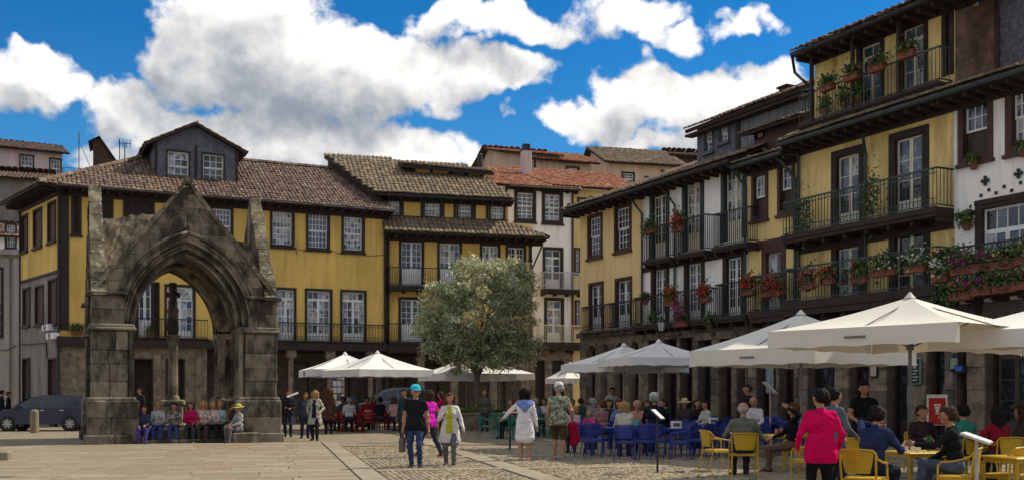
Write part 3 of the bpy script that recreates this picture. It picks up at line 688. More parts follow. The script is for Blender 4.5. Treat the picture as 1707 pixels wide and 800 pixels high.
m = MB(); zt = EYE+(HY-230)/F*60-12.0; m.prism([(0, 0), (2.4, 0), (2.4, 1.0), (.35, zt), (0, zt-.1)], 0, 2.5); m.build('shed_wall', M('rusty_sheet', (.07, .04, .03), .9, .4, 4, .3, 25), rs_)
MB().add([(-.25, -.2, zt-.25), (.35, -.2, zt+.1), (2.6, -.2, .95), (-.25, 2.7, zt-.25), (.35, 2.7, zt+.1), (2.6, 2.7, .95), (.35, -.2, zt-.02), (2.6, -.2, .83), (.35, 2.7, zt-.02), (2.6, 2.7, .83)], [(1, 2, 5, 4), (0, 1, 4, 3), (6, 8, 9, 7), (1, 6, 7, 2), (2, 7, 9, 5)]).build('shed_roof', DARKWOOD, rs_)
ae = thing('roof_railing', 'thin metal rooftop terrace railing with tall posts left of the rusty shed', 'railing', (*at_d(105, 60.5), 12.0), radians(20))
zt = EYE+(HY-215)/F*60-12; m = MB()
for x, h in ((0, zt*.55), (.85, zt), (1.7, zt*.6), (3.05, zt*.95)): MB().tube([(x, 0, 0), (x, 0, h)], .025, 5).build('post', IRON, ae)
for k in range(10): m.tube([(.1+k*.16, 0, .2), (.1+k*.16, 0, zt*.55)], .012, 4)
m.tube([(0, 0, zt*.55), (1.7, 0, zt*.55)], .018, 4); m.tube([(0, 0, .2), (1.7, 0, .2)], .018, 4); m.tube([(.85, 0, zt*.9), (1.5, 0, zt*.55)], .015, 4); m.build('rails', IRON, ae)
ta = thing('television_aerial', 'small rooftop television aerial between the shed and the slate dormer', 'aerial', (*at_d(208, 60), 12.6), radians(20))
m = MB(); zt = EYE+(HY-238)/F*60-12.6; m.tube([(0, 0, 0), (0, 0, zt)], .03, 5); m.tube([(-.35, 0, zt-.05), (.35, 0, zt-.05)], .02, 4); [m.tube([(x, 0, zt-.3), (x, 0, zt+.2)], .015, 4) for x in (-.3, -.1, .1, .3)]; m.build('mast', IRON, ta)
# ---------------------------------------------------------------- the row on the right
DR = 48.0; TR = -63.1; PR = ((967-CX)/F*DR, DR); FR = Fr(PR, TR)
def rowhouse(nm, label, px0, px1):
    a, b = FR.s_(px0), FR.s_(px1); P = FR.at(a, 0, 0)
    o = thing(nm, label, 'house', (P[0], P[1], 0), radians(TR)); return o, Fr((P[0], P[1]), TR, o), b-a
ZF1 = FR.z_(1030, 549)
def groundfloor(fr, w, openings, ztop, mat, arched=False, dcol=None, lint=True):
    hs = []
    for (a, b, zt) in openings:
        s0, s1 = fr.s_(a), fr.s_(b); hs.append((max(.05, s0), min(w-.05, s1), 0, zt))
    wall(fr, 0, w, 0, ztop, hs, mat, 'ground_wall', depth=.55, body=5)
    edges = sorted([0]+[x for h in hs for x in h[:2]]+[w])
    for i in range(0, len(edges), 2):                    # piers of squared blocks, each proud of the wall by its own amount
        a, b = edges[i], edges[i+1]
        if b-a < .12: continue
        z = 0; zt = max(h[3] for h in hs) if hs else ztop
        while z < zt-.1:
            hh = rnd.uniform(.42, .68); z2 = min(zt, z+hh)
            if zt-z2 < .25: z2 = zt
            MB().cbox(a+.012, b-.012, -rnd.uniform(.03, .07), .02, z+.006, z2-.006, .02).build('stone_block', GRANITE if rnd.random() < .7 else GRANITED, fr.root)
            z = z2
    for (a, b, c, d) in hs:
        if lint: MB().cbox(a-.15, b+.15, -.08, .02, d+.004, d+.30, .02).build('lintel', GRANITE, fr.root)
        if arched:
            m = MB(); r = (b-a)/2; cx = (a+b)/2; sp = d-r; n = 8
            for k in range(n):
                t0, t1 = pi*k/n, pi*(k+1)/n
                m.prism([(cx+cos(t0)*r, sp+sin(t0)*r), (cx+cos(t0)*r, d+.0), (cx+cos(t1)*r, d+.0), (cx+cos(t1)*r, sp+sin(t1)*r)][::-1], .02, .3)
            m.build('arch_spandrel', GRANITE, fr.root)
        window(fr, (a, b, 0, d), style=rnd.choice(('french', 'french', 'door')), cols=1, rows=3, panel=.3, tr=.2, fw=.07, sash=dcol or DARKWOOD, frame=DARKWOOD, y=.35, curtain=0, sill=False)
# ---- A: ochre corner house
A, FA, wA = rowhouse('ochre_house', 'ochre corner house at the far end of the right hand row', 967, 1071.5)
groundfloor(FA, wA, [(978,993,3.75),(1002,1014,3.75),(1024,1039.5,3.75),(1049,1065,3.75)], ZF1-.25, GRANITE, arched=True, lint=False)
ZEA = FR.z_(1100, 299, .9); ZWA = FR.z_(1071, 322)+.12
hA = windows(FA, [(980,1004.7,357,430),(1024.6,1053,341,419)], style='sash', cols=4, rows=6, fw=.13, frame=MAROON)
hA += windows(FA, [(982,1006.6,470,553),(1026,1054,462,551)], style='french', cols=1, rows=3, panel=.3, fw=.14, frame=MAROON)
wall(FA, 0, wA, ZF1-.24, ZWA, hA, OCHRE, 'upper_wall', body=8)
MB().cbox(-.03, wA, -.22, .1, ZF1-.24, ZF1, .04).build('stone_cornice', GRANITED, A)
for a, b in ((968, 1011), (1012, 1058)): balcony(FA, FA.s_(a, .45), FA.s_(b, .45), ZF1+.02, .45, 1.1, .10, IRON, GRANITED, gap=.12, scroll=True)
sA = FA.s_(931, .9)
roof(A, [(sA, -.9, ZEA), (wA, -.9, ZEA), (wA, 4.2, ZEA+2.0), (sA+1.5, 4.2, ZEA+2.0)], TL, thick=.14)
roof(A, [(sA, 7.2, ZEA), (sA, -.9, ZEA), (sA+1.5, 4.2, ZEA+2.0)], TL, thick=.14)
eaves(FA, sA+.1, wA, ZEA-.10, .85, ZWA, gm=IRON)
MB().box(sA+.1, -.05, .02, 6, ZEA-.19, ZEA-.12).build('verge_soffit', DARKWOOD, A)
# ---- B: white house, three bays
B, FB, wB = rowhouse('white_house', 'white three-bay house with green timber frames in the right hand row', 1072, 1247)
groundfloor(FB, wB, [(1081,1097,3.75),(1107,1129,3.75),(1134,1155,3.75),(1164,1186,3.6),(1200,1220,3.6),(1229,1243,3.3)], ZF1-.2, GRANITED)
hB = windows(FB, [(1084,1116,318,432),(1138,1174,297,418),(1203,1245,270,400)], style='french', cols=2, rows=5, panel=.25, fw=.2, frame=GREENWOOD, sash=CREAMP)
hB += windows(FB, [(1086,1116,440,549),(1141,1175,430,546),(1206,1243,420,541)], style='french', cols=2, rows=5, panel=.25, fw=.2, frame=DARKWOOD, sash=WHITEP)
wall(FB, 0, wB, ZF1-.19, ZWA+.1, hB, WHITEW, 'upper_wall', body=8)
Z2 = FR.z_(1095, 432, .6)
for a, b, h in ((1073, 1117, 1.35), (1126, 1175, 1.35), (1188, 1246, 1.25)):
    balcony(FB, FB.s_(a, .55), FB.s_(b, .55), Z2, .55, h, .16, IRON, DARKWOOD, gap=.11)
balcony(FB, .05, FB.s_(1178, .55), ZF1+.03, .55, 1.15, .22, IRON, DARKWOOD, gap=.11)
balcony(FB, FB.s_(1191, .55), FB.s_(1243, .55), ZF1+.03, .55, 1.2, .22, IRON, DARKWOOD, gap=.11)
MB().box(.0, wB, -.06, -.003, Z2-.32, Z2-.12).build('floor_band', DARKWOOD, B)
roof(B, [(0, -.9, ZEA), (wB, -.9, ZEA), (wB, 4.2, ZEA+2.0), (0, 4.2, ZEA+2.0)], TL, thick=.14)
eaves(FB, 0, wB, ZEA-.10, .85, ZWA+.08, gm=IRON)
for px in (1072, 1128, 1245.5):
    s = FB.s_(px); s = min(max(s, .06), wB-.06); pipe(FB, [(s, -.10, ZF1), (s, -.10, ZWA-1.0), (s-.25, -.5, ZWA-.35), (s-.45, -.88, ZEA-.05)], .05)
# slate dormer over B and C
DY2 = 1.6; FD2 = Fr(FB.at(0, DY2, 0)[:2], TR, B, (0, DY2, 0))
q0, q1 = FD2.s_(1162), FD2.s_(1352); zq0 = ZEA+.6; zq1 = FD2.z_(1142, 217, .5)+.04
hq = windows(FD2, [(1174,1189.5,217,254),(1198.5,1216,206,238)], style='sash', cols=2, rows=4, fw=.05, frame=SLATE)
qm = FD2.s_(1231)
wall(FD2, q0, qm, zq0, zq1, hq, SLATE, 'dormer_wall', body=3.5); wall(FD2, qm+.003, q1, zq0, zq1-.005, [], SLATEL, 'dormer_wall', body=3.5)
MB().box(qm-.12, qm+.12, -.06, -.003, zq0, zq1).build('dormer_post', DARKWOOD, B, (0, DY2, 0))
zqe = FD2.z_(1142, 217, .5)
roof(B, [(FD2.s_(1141, .5), DY2-.5, zqe), (q1, DY2-.5, zqe), (q1, DY2+2.5, zqe+1.3), (FD2.s_(1141, .5), DY2+2.5, zqe+1.3)], TB, thick=.16, name='dormer_roof')
MB().box(q0-.3, q1, -.4, 0, zqe-.26, zqe-.17).build('dormer_soffit', DARKWOOD, B, (0, DY2, 0))
sc_ = FD2.s_(1291); zc_ = FD2.z_(1291, 142)
c_ = thing('chimney', 'small dark red brick chimney on the slate dormer roof', 'chimney', tuple(FD2.at(sc_, .6, zqe+.3)), radians(TR))
m = MB(); m.cbox(-.22, .22, -.22, .22, 0, zc_-zqe-.35, .02); m.build('stack', MAROON, c_); MB().box(-.28, .28, -.28, .28, zc_-zqe-.35, zc_-zqe-.28).build('cap', DARKWOOD, c_)
FD3 = Fr(FB.at(0, .8, 0)[:2], TR, B, (0, .8, 0)); r0, r1 = FD3.s_(1257), FD3.s_(1345); zr0 = ZEA+.3; zr1 = FD3.z_(1300, 209)
hr = windows(FD3, [(1258.5,1274,215,232)], style='fixed', cols=2, rows=2, fw=.04, sill=False)
wall(FD3, r0, r1, zr0, zr1, hr, MAROON, 'small_dormer_wall', body=.7)
roof(B, [(r0-.4, .4, zr1), (r1, .4, zr1), (r1, 1.55, zr1+.3), (r0-.4, 1.55, zr1+.3)], TL, thick=.1, name='small_dormer_roof')
# ---- C: narrow pale yellow house
C, FC, wC = rowhouse('pale_yellow_house', 'narrow pale yellow house between the white house and the tall yellow house', 1247.5, 1331)
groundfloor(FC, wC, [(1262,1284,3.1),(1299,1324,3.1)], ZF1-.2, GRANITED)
hC = windows(FC, [(1253.6,1281,287,367),(1297,1325.5,270,357)], style='halfopen', cols=3, rows=4, fw=.13, frame=MAROON)
hC += windows(FC, [(1271,1310,410,528)], style='french', cols=1, rows=2, panel=.4, fw=.22, frame=MAROON, sash=GREYP)
ZEC = FC.z_(1270, 259, .75); ZWC = ZEC-.02
wall(FC, 0, wC, ZF1-.19, ZWC-.05, hC, PALEYEL, 'upper_wall', body=8)
MB().box(0, wC, -.06, -.003, FC.z_(1290, 412), FC.z_(1290, 398)).build('floor_band', MAROON, C)
balcony(FC, FC.s_(1249, .5), wC-.05, ZF1+.1, .5, 1.25, .4, IRONG, DARKWOOD, gap=.11)
roof(C, [(0, -.75, ZEC), (wC, -.75, ZEC), (wC, .9, ZEC+.5), (0, .9, ZEC+.5)], TL, thick=.12)
eaves(FC, 0, wC, ZEC-.09, .7, ZWC-.1)
MB().box(0, wC, -.02, .4, ZWC-.05, ZEA+.3).build('attic_wall', PALEYEL, C, (0, .6, 0))
pipe(FC, [(wC-.05, -.10, ZF1), (wC-.05, -.10, ZWC-.9), (wC-.35, -.4, ZWC-.3), (wC-.9, -.75, ZEC+.2)], .055)
# ---- D: tall yellow house
D, FD, wD = rowhouse('tall_yellow_house', 'tall yellow house with three tiers of balconies in the right hand row', 1331.5, 1591)
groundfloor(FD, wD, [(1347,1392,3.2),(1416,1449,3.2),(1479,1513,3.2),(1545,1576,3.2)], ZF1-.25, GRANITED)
ZB2 = FD.z_(1450, 366, .75); ZB3 = FD.z_(1450, 178, .1); ZES = FD.z_(1450, 188.5, .95)
h1 = windows(FD, [(1387,1441,401,527),(1483,1551,376,516)], style='french', cols=1, rows=3, panel=.18, fw=.22, frame=DARKWOOD, sash=CREAMP)
h2 = windows(FD, [(1387,1442,247,378),(1483,1549,216,359)], style='french', cols=1, rows=3, panel=.18, fw=.22, frame=DARKWOOD, sash=CREAMP)
wall(FD, 0, wD, ZF1-.24, ZES-.12, [(a, b, max(c, ZF1), d) for a, b, c, d in h1]+[(a, b, max(c, ZB2-.0), d) for a, b, c, d in h2], YELLOWD, 'upper_wall', body=8)
for b_ in ((0, ZB2), (0, ZF1)): pass
balcony(FD, .03, wD+.03, ZB2, .75, 1.12, .26, IRONG, DARKWOOD, gap=.135, scroll=True)
balcony(FD, .03, wD+.02, ZF1+.25, .75, 1.12, .45, IRONG, DARKWOOD, gap=.135)
MB().box(0, wD, -.07, -.003, ZB2-.55, ZB2-.28).build('floor_band', DARKWOOD, D)
roof(D, [(-.02, -.95, ZES), (wD, -.95, ZES), (wD, .02, ZES+.42), (-.02, .02, ZES+.42)], TL, thick=.12, name='skirt_roof')
eaves(FD, 0, wD, ZES-.09, .9, ZES-.13, step=.45)
ZET = FD.z_(1400, 53.5, .95)
wD3 = wD; h3 = windows(FD, [(1429,1474.5,66,181),(1498,1547.5,35,154),(1571,1590.5,16,126)], style='french', cols=1, rows=3, panel=.1, tr=.2, fw=.14, frame=DARKWOOD, sash=CREAMP)
zf3 = ZES+.45
wall(FD, FD.s_(1358), wD3, zf3, ZET+.05, [(a, b, max(c, zf3), d) for a, b, c, d in h3], YELLOWD, 'top_wall', body=7.5)
rb_ = balcony(FD, FD.s_(1352), wD3-.05, zf3-.02, .55, 1.0, .12, IRONG, DARKWOOD, gap=.135, brackets=False)
for px in (1353, 1421, 1498): MB().box(FD.s_(px, .55)-.05, FD.s_(px, .55)+.05, -.6, -.5, zf3, ZET).build('gallery_post', DARKWOOD, D)
roof(D, [(FD.s_(1316, .95), -.95, ZET), (wD3+1.2, -.95, ZET), (wD3+1.2, 4, ZET+2.2), (FD.s_(1316, .95), 4, ZET+2.2)], TB, thick=.14)
eaves(FD, FD.s_(1320, .95), wD3+1.0, ZET-.10, .9, ZET-.05, step=.5, gm=IRON)
pipe(FD, [(FD.s_(1353), -.05, ZET-1.0), (FD.s_(1353)-.25, -.5, ZET-.5), (FD.s_(1320, .9), -.9, ZET-.05)], .05, IRON)
for s in (.06, FD.s_(1441)+.12): pipe(FD, [(s, -.09, ZF1), (s, -.09, ZES-.9), (s+.3, -.5, ZES-.4)] if s > 1 else [(s, -.09, ZF1), (s, -.09, ZES-.3)], .05)
# ---- E: white house at the right edge
E, FE, wE = rowhouse('white_house', 'white house with dark crosses on its wall at the right edge', 1591.5, 1880)
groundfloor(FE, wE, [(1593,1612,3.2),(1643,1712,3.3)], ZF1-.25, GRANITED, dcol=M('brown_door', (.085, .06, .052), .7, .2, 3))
e2 = windows(FE, [(1599,1656,160,270)], style='halfopen', cols=3, rows=4, fw=.16, frame=MAROON)
e2 += windows(FE, [(1677,1730,134,254)], style='sash', cols=3, rows=4, fw=.2, frame=MAROON)
e1 = windows(FE, [(1627,1727,330,520)], style='french', cols=2, rows=3, panel=.22, tr=.22, fw=.2, frame=DARKWOOD)
wall(FE, 0, wE, ZF1-.24, ZES-.13, e2+[(a, b, max(c, ZF1), d) for a, b, c, d in e1], WHITEW, 'upper_wall', body=8)
MB().box(FE.s_(1592.5), FE.s_(1597), -.05, -.003, ZB2-.5, ZES-.2).build('white_quoin', WHITEP, E)
MB().box(FE.s_(1594), FE.s_(1626), -.08, -.003, FE.z_(1610, 361), FE.z_(1610, 354)).build('floor_band', DARKWOOD, E)
MB().box(FE.s_(1627), wE, -.08, -.003, FE.z_(1660, 338), FE.z_(1660, 330)).build('floor_band', DARKWOOD, E)
roof(E, [(0, -.95, ZES), (wE, -.95, ZES), (wE, 3.5, ZES+1.6), (0, 3.5, ZES+1.6)], TL, thick=.12)
eaves(FE, 0, wE, ZES-.09, .9, ZES-.14, step=.45)
balcony(FE, .05, wE, ZF1+.15, .7, 1.1, .3, IRON, DARKWOOD, gap=.13, scroll=True)
MB().box(FE.s_(1648, .72), FE.s_(1712, .72), -.69, -.67, ZF1+.2, ZF1+.62).build('balcony_panel', WHITEP, E)
MB().box(FE.s_(1706, .75), wE, -.8, -.3, ZF1+.25, ZF1+1.0).build('balcony_board', WHITEP, E)
tagset = [(1644,302,1),(1699.5,290,1),(1649,317,0),(1661,322,0),(1674.5,311.5,0),(1687,318,0),(1702,305,0),(1636,326.5,0)]
for (px, py, big) in tagset:
    s, z = FE.s_(px), FE.z_(px, py); r = .085 if big else .042; m = MB()
    if big:
        for (dx, dz) in ((0, r), (0, -r), (r, 0), (-r, 0)): m.lathe([(r*.62, 0), (r*.62, .03)], 8, mat=Matrix.Translation((dx, -.031, dz)) @ Matrix.Rotation(-pi/2, 4, 'X') @ Matrix.Translation((0, 0, -.03)))
        m.box(-r*.5, r*.5, -.03, -.001, -r*.5, r*.5)
    else: m.box(-r, r, -.03, -.001, -r, r)
    m.build('tie_cross' if big else 'tie_stud', IRON, E, (s, 0, z))
# ---- F: tall stone-faced block above E
F_, FF, wF = rowhouse('stone_block_house', 'tall brown rendered block with slate cladding above the white house eaves', 1592, 1740)
BR = M('brown_render', (.225, .145, .11), .9, .3, 2.0, .4, 18, col2=(.10, .07, .058), f2=.55, w2=.35)
sf = FF.s_(1664, -.9)
zf0 = ZES+.3; zf1 = FF.z_(1627, -6, -.9)
wall(FF, .0, sf, zf0, zf1, [], BR, 'wall', y=.95, body=1.6); zf2 = FF.z_(1672, -6, -.9); wall(FF, sf+.003, wF, zf0, zf2, [], SLATE, 'slate_wall', y=.90, body=1.6)
MB().box(-.06, -.003, .03, 1.2, zf0, zf1-.3).build('end_boarding', BR, F_)
MB().box(sf-.06, sf+.06, 0.80, .86, zf0, zf1).build('corner_board', MAROON, F_)
MB().box(-.1, sf+.1, .75, 2.7, zf1, zf1+.15).build('roof', DARKWOOD, F_); MB().box(sf+.11, wF, .75, 2.7, zf2, zf2+.15).build('roof', DARKWOOD, F_)
# lantern on B
ln = thing('street_lantern', 'dark framed street lantern on a wall bracket above the grey umbrella', 'lantern', tuple(FR.at(FR.s_(1103, 1.0), -1.0, FR.z_(1103, 551, 1.0))), radians(TR))
m = MB(); m.lathe([(.10, 0), (.16, .32)], 6); m.build('lantern_glass', M('lantern_glass', (.45, .47, .45), .2, .1), ln)
m = MB(); m.lathe([(.18, .32), (.12, .42), (.05, .50), (.02, .58)], 6); m.lathe([(.11, -.03), (.11, 0)], 6); [m.tube([(.105*cos(a), .105*sin(a), 0), (.165*cos(a), .165*sin(a), .32)], .012, 4) for a in np.arange(6)*pi/3]; m.build('lantern_frame', IRON, ln)
MB().tube([(0, 0, -.03), (0, .12, -.2), (0, .6, -.25), (0, .99, -.05)], .02, 5).build('bracket', IRON, ln)
# ---------------------------------------------------------------- ground
ASPH = M('dark_paving', (.17, .155, .135), .9, .2, 1.2, .3, 30, col2=(.12, .11, .10), f2=.6)
me = MB().quad((-900, -60, 0), (900, -60, 0), (900, 1500, 0), (-900, 1500, 0)).build('ground', M('ground_setts', (.225, .185, .13), .92, .25, 2.0, .8, 9.0, col2=(.16, .135, .10), f2=.55, fine=.3), kind='structure')
SLABM = [M('slab_warm', (0.240, 0.201, 0.142), .85, .12, 3, .15, 25, col2=(0.187, 0.155, 0.110), f2=.62, w2=.3), M('slab_buff', (0.220, 0.182, 0.123), .85, .12, 3, .15, 25, col2=(0.168, 0.140, 0.096), f2=.62, w2=.3), M('slab_pale', (0.265, 0.230, 0.175), .85, .12, 3, .15, 25, col2=(0.205, 0.171, 0.123), f2=.66, w2=.3), M('slab_rust', (0.228, 0.163, 0.103), .85, .15, 3, .15, 25)]
# paved court on the left: long slabs in courses; its right border runs away from the camera
GA = radians(13.0); GX = Vector((cos(GA), sin(GA), 0)); GY = Vector((-sin(GA), cos(GA), 0))
O = Vector((*gp(600, 800), 0)); 
court = MB()
bl = [O-GY*9, O-GY*9-GX*26, O+GY*17.8-GX*26, O+GY*15.35]
court.add([(p.x, p.y, .004) for p in bl], [(3, 2, 1, 0)]) if False else None
cb_ = MB(); cb_.add([tuple(O-GX*26-GY*9+Vector((0, 0, .004))), tuple(O-GY*9+Vector((0, 0, .004))), tuple(O+GY*15.2+Vector((0, 0, .004))), tuple(O-GX*26+GY*15.2+Vector((0, 0, .004)))], [(0, 1, 2, 3)])
CT = cb_.build('paved_court', M('joint_sand', (.20, .165, .12), .95, .2, 6), kind='structure')
yy = -2.0; row = 0; n_s = 0; far = MB()
while yy < 15.1:
    dep = rnd.uniform(.42, .62); x = -rnd.uniform(0, .6)*0; xx = 0.0
    first = True
    while xx > -17:
        ln_ = rnd.uniform(.8, 1.9); a = xx-ln_
        c = O+GX*((xx+a)/2)+GY*(yy+dep/2); px = CX+F*c.x/max(c.y, 1)
        if px > -60 and c.y > 15:
            mi = rnd.choice((0, 0, 1, 1, 2, 3) if rnd.random() < .5 else (0, 1, 1, 2)); h = .012+rnd.uniform(0, .008)
            mb = MB(); mb.cbox(-ln_/2+.008, ln_/2-.008, -dep/2+.008, dep/2-.008, -.01, h, .006)
            if n_s < 300: mb.build('paving_slab', SLABM[mi], CT, (c.x, c.y, .006), GA); n_s += 1
            else: far.add([(Matrix.Rotation(GA, 4, 'Z') @ Vector(v))+Vector((c.x, c.y, .006)) for v in mb.v], mb.f, mi)
        xx = a
    yy += dep
if far.v: far.build('paving_slab', SLABM, CT, kind='stuff')
# stone bands in the setts
def band(p, q, w, name='paving_band'):
    p, q = Vector((*p, 0)), Vector((*q, 0)); d = (q-p).normalized(); nn = Vector((-d.y, d.x, 0)); Lt = (q-p).length; x = 0; k = 0
    o = link('stone_band', None, None, (0, 0, 0), kind='structure'); o['kind'] = 'structure'
    while x < Lt:
        l = min(rnd.uniform(.8, 1.5), Lt-x)
        if l > .15:
            c = p+d*(x+l/2); MB().cbox(-l/2+.008, l/2-.008, -w/2, w/2, -.01, .022+rnd.uniform(0, .006), .006).build('paving_slab', SLABM[rnd.choice((0, 2, 2))], o, (c.x, c.y, .006), atan2(d.y, d.x))
        x += l
    BANDS.append((p, d, nn, Lt, w)); return o
BANDS = []
band(O-GY*6+GX*.25, O+GY*15.2+GX*.25, .45)
for py in (742, 763, 784): 
    y_ = gp(700, py); p = Vector((*y_, 0)); s = (p-O).dot(GY); band(O+GY*s+GX*.5, O+GY*s+GX*14, .42)
c0 = Vector((*gp(905, 797), 0)); band(c0-GY*5, c0+GY*26, .5)
band(c0-GY*5+GX*4.2, c0+GY*26+GX*4.2, .5)
# setts: small cubes of granite, uneven
rs2 = np.random.RandomState(3)
def setts():
    vs = []; fs = []; mis = []
    P = .115; H = []
    for (pp, dd, nn, Lt, w) in BANDS: H.append((pp.x, pp.y, dd.x, dd.y, Lt, w/2+.06))
    i = np.arange(5, 190); j = np.arange(-40, 150); X, Y = np.meshgrid(i*P, j*P, indexing='ij')
    X = X+rs2.uniform(-.012, .012, X.shape); Y = Y+rs2.uniform(-.012, .012, Y.shape)
    wx = O.x+GX.x*X+GY.x*Y; wy = O.y+GX.y*X+GY.y*Y
    ok = (wy > 17.5) & (wy < 31.0) & (np.abs(wx/wy) < .52)
    for (ax, ay, dx, dy, Lt, hw) in H:
        t = (wx-ax)*dx+(wy-ay)*dy; u = np.abs(-(wx-ax)*dy+(wy-ay)*dx); ok &= ~((u < hw) & (t > -.05) & (t < Lt+.05))
    wx = wx[ok]; wy = wy[ok]; n = len(wx)
    hx = rs2.uniform(.040, .052, n); hy = rs2.uniform(.040, .052, n); hz = rs2.uniform(.016, .034, n); an = GA+rs2.uniform(-.15, .15, n)
    ca, sa = np.cos(an), np.sin(an); V = np.zeros((n, 8, 3))
    for k, (sx, sy, f, top) in enumerate([(-1,-1,1,0),(1,-1,1,0),(1,1,1,0),(-1,1,1,0),(-1,-1,.72,1),(1,-1,.72,1),(1,1,.72,1),(-1,1,.72,1)]):
        lx, ly = sx*f*hx, sy*f*hy; V[:, k, 0] = wx+ca*lx-sa*ly; V[:, k, 1] = wy+sa*lx+ca*ly; V[:, k, 2] = hz*top+.0
    base = (np.arange(n)*8)[:, None, None]; Fq = np.array([[4,5,6,7],[0,1,5,4],[1,2,6,5],[2,3,7,6],[3,0,4,7]])[None]+base
    me = bpy.data.meshes.new('granite_sett'); nf = n*5
    me.vertices.add(n*8); me.vertices.foreach_set('co', V.ravel()); me.loops.add(nf*4); me.loops.foreach_set('vertex_index', Fq.ravel().astype(np.int32))
    me.polygons.add(nf); me.polygons.foreach_set('loop_start', np.arange(0, nf*4, 4, dtype=np.int32))
    for m in (M('sett_grey', (.265, .22, .15), .9, .2, 4, .2, 40), M('sett_dark', (.17, .142, .105), .9, .2, 4, .2, 40), M('sett_pale', (.34, .285, .20), .9, .2, 4, .2, 40)): me.materials.append(m)
    me.polygons.foreach_set('material_index', np.repeat(rs2.choice(3, n, p=(.55, .22, .23)), 5).astype(np.int32)); me.update(); me.validate()
    return me
link('granite_sett', setts(), kind='stuff')
# ---------------------------------------------------------------- gothic stone canopy (four gabled arches over a cross)
def stonemat(name, base, dark, pale, f=.55, lich=.68):
    if name in MATS: return MATS[name]
    m = bpy.data.materials.new(name); m.use_nodes = True; t = NT(m.node_tree); b = t.n['Principled BSDF']
    g = t.new('ShaderNodeNewGeometry'); p = g.outputs['Position']; p2 = t.vm('MULTIPLY', p, (1, 1, .55))
    cc = t.mix(t.ss(t.noise(p, 3.2, 6, .65), .3, .7), c4(tuple(x*.72 for x in base)), c4(base))
    cc = t.mix(t.ss(t.noise(t.vm('ADD', p2, (5, 9, 2)), 1.5, 7, .7), f-.10, f+.10), cc, c4(dark))
    cc = t.mix(t.ss(t.noise(t.vm('ADD', p, (1, 4, 8)), 7.0, 6, .7), lich-.04, lich+.06), cc, c4(pale))
    t.l.new(cc, b.inputs['Base Color']); b.inputs['Roughness'].default_value = .95; b.inputs['Specular IOR Level'].default_value = .2
    bn = t.new('ShaderNodeBump'); bn.inputs['Strength'].default_value = .8; bn.inputs['Distance'].default_value = .04
    t.l.new(t.m('ADD', t.noise(p, 9.0, 7, .7), t.m('MULTIPLY', t.noise(p, 34.0, 4, .6), .5)), bn.inputs['Height']); t.l.new(bn.outputs[0], b.inputs['Normal'])
    MATS[name] = m; return m
ST = [stonemat('old_granite', (.255, .22, .17), (.052, .047, .038), (.40, .375, .30), .49, .72), stonemat('old_granite_dark', (.21, .18, .138), (.042, .038, .031), (.36, .335, .27), .47, .72), stonemat('old_granite_warm', (.30, .255, .19), (.065, .057, .045), (.44, .41, .32), .54, .72)]
STL = stonemat('lichen_granite', (.30, .265, .19), (.085, .075, .052), (.42, .40, .31), .46, .60)
def st(): return rnd.choice((ST[0], ST[0], ST[1], ST[2]))
ROOFST = stonemat('roof_granite', (.20, .165, .115), (.05, .044, .034), (.36, .335, .25), .52, .66)
PM = (-13.07, 32.2); TM = 24.0; SZ = 6.1; HC = SZ/2
MN = thing('stone_canopy', 'weathered gothic stone canopy with pointed arches and a steep gable', 'monument', (*PM, 0), radians(TM))
def blk(name, x0, x1, y0, y1, z0, z1, c=.03, m=None): return MB().cbox(x0, x1, y0, y1, z0, z1, c).build(name, m or st(), MN)
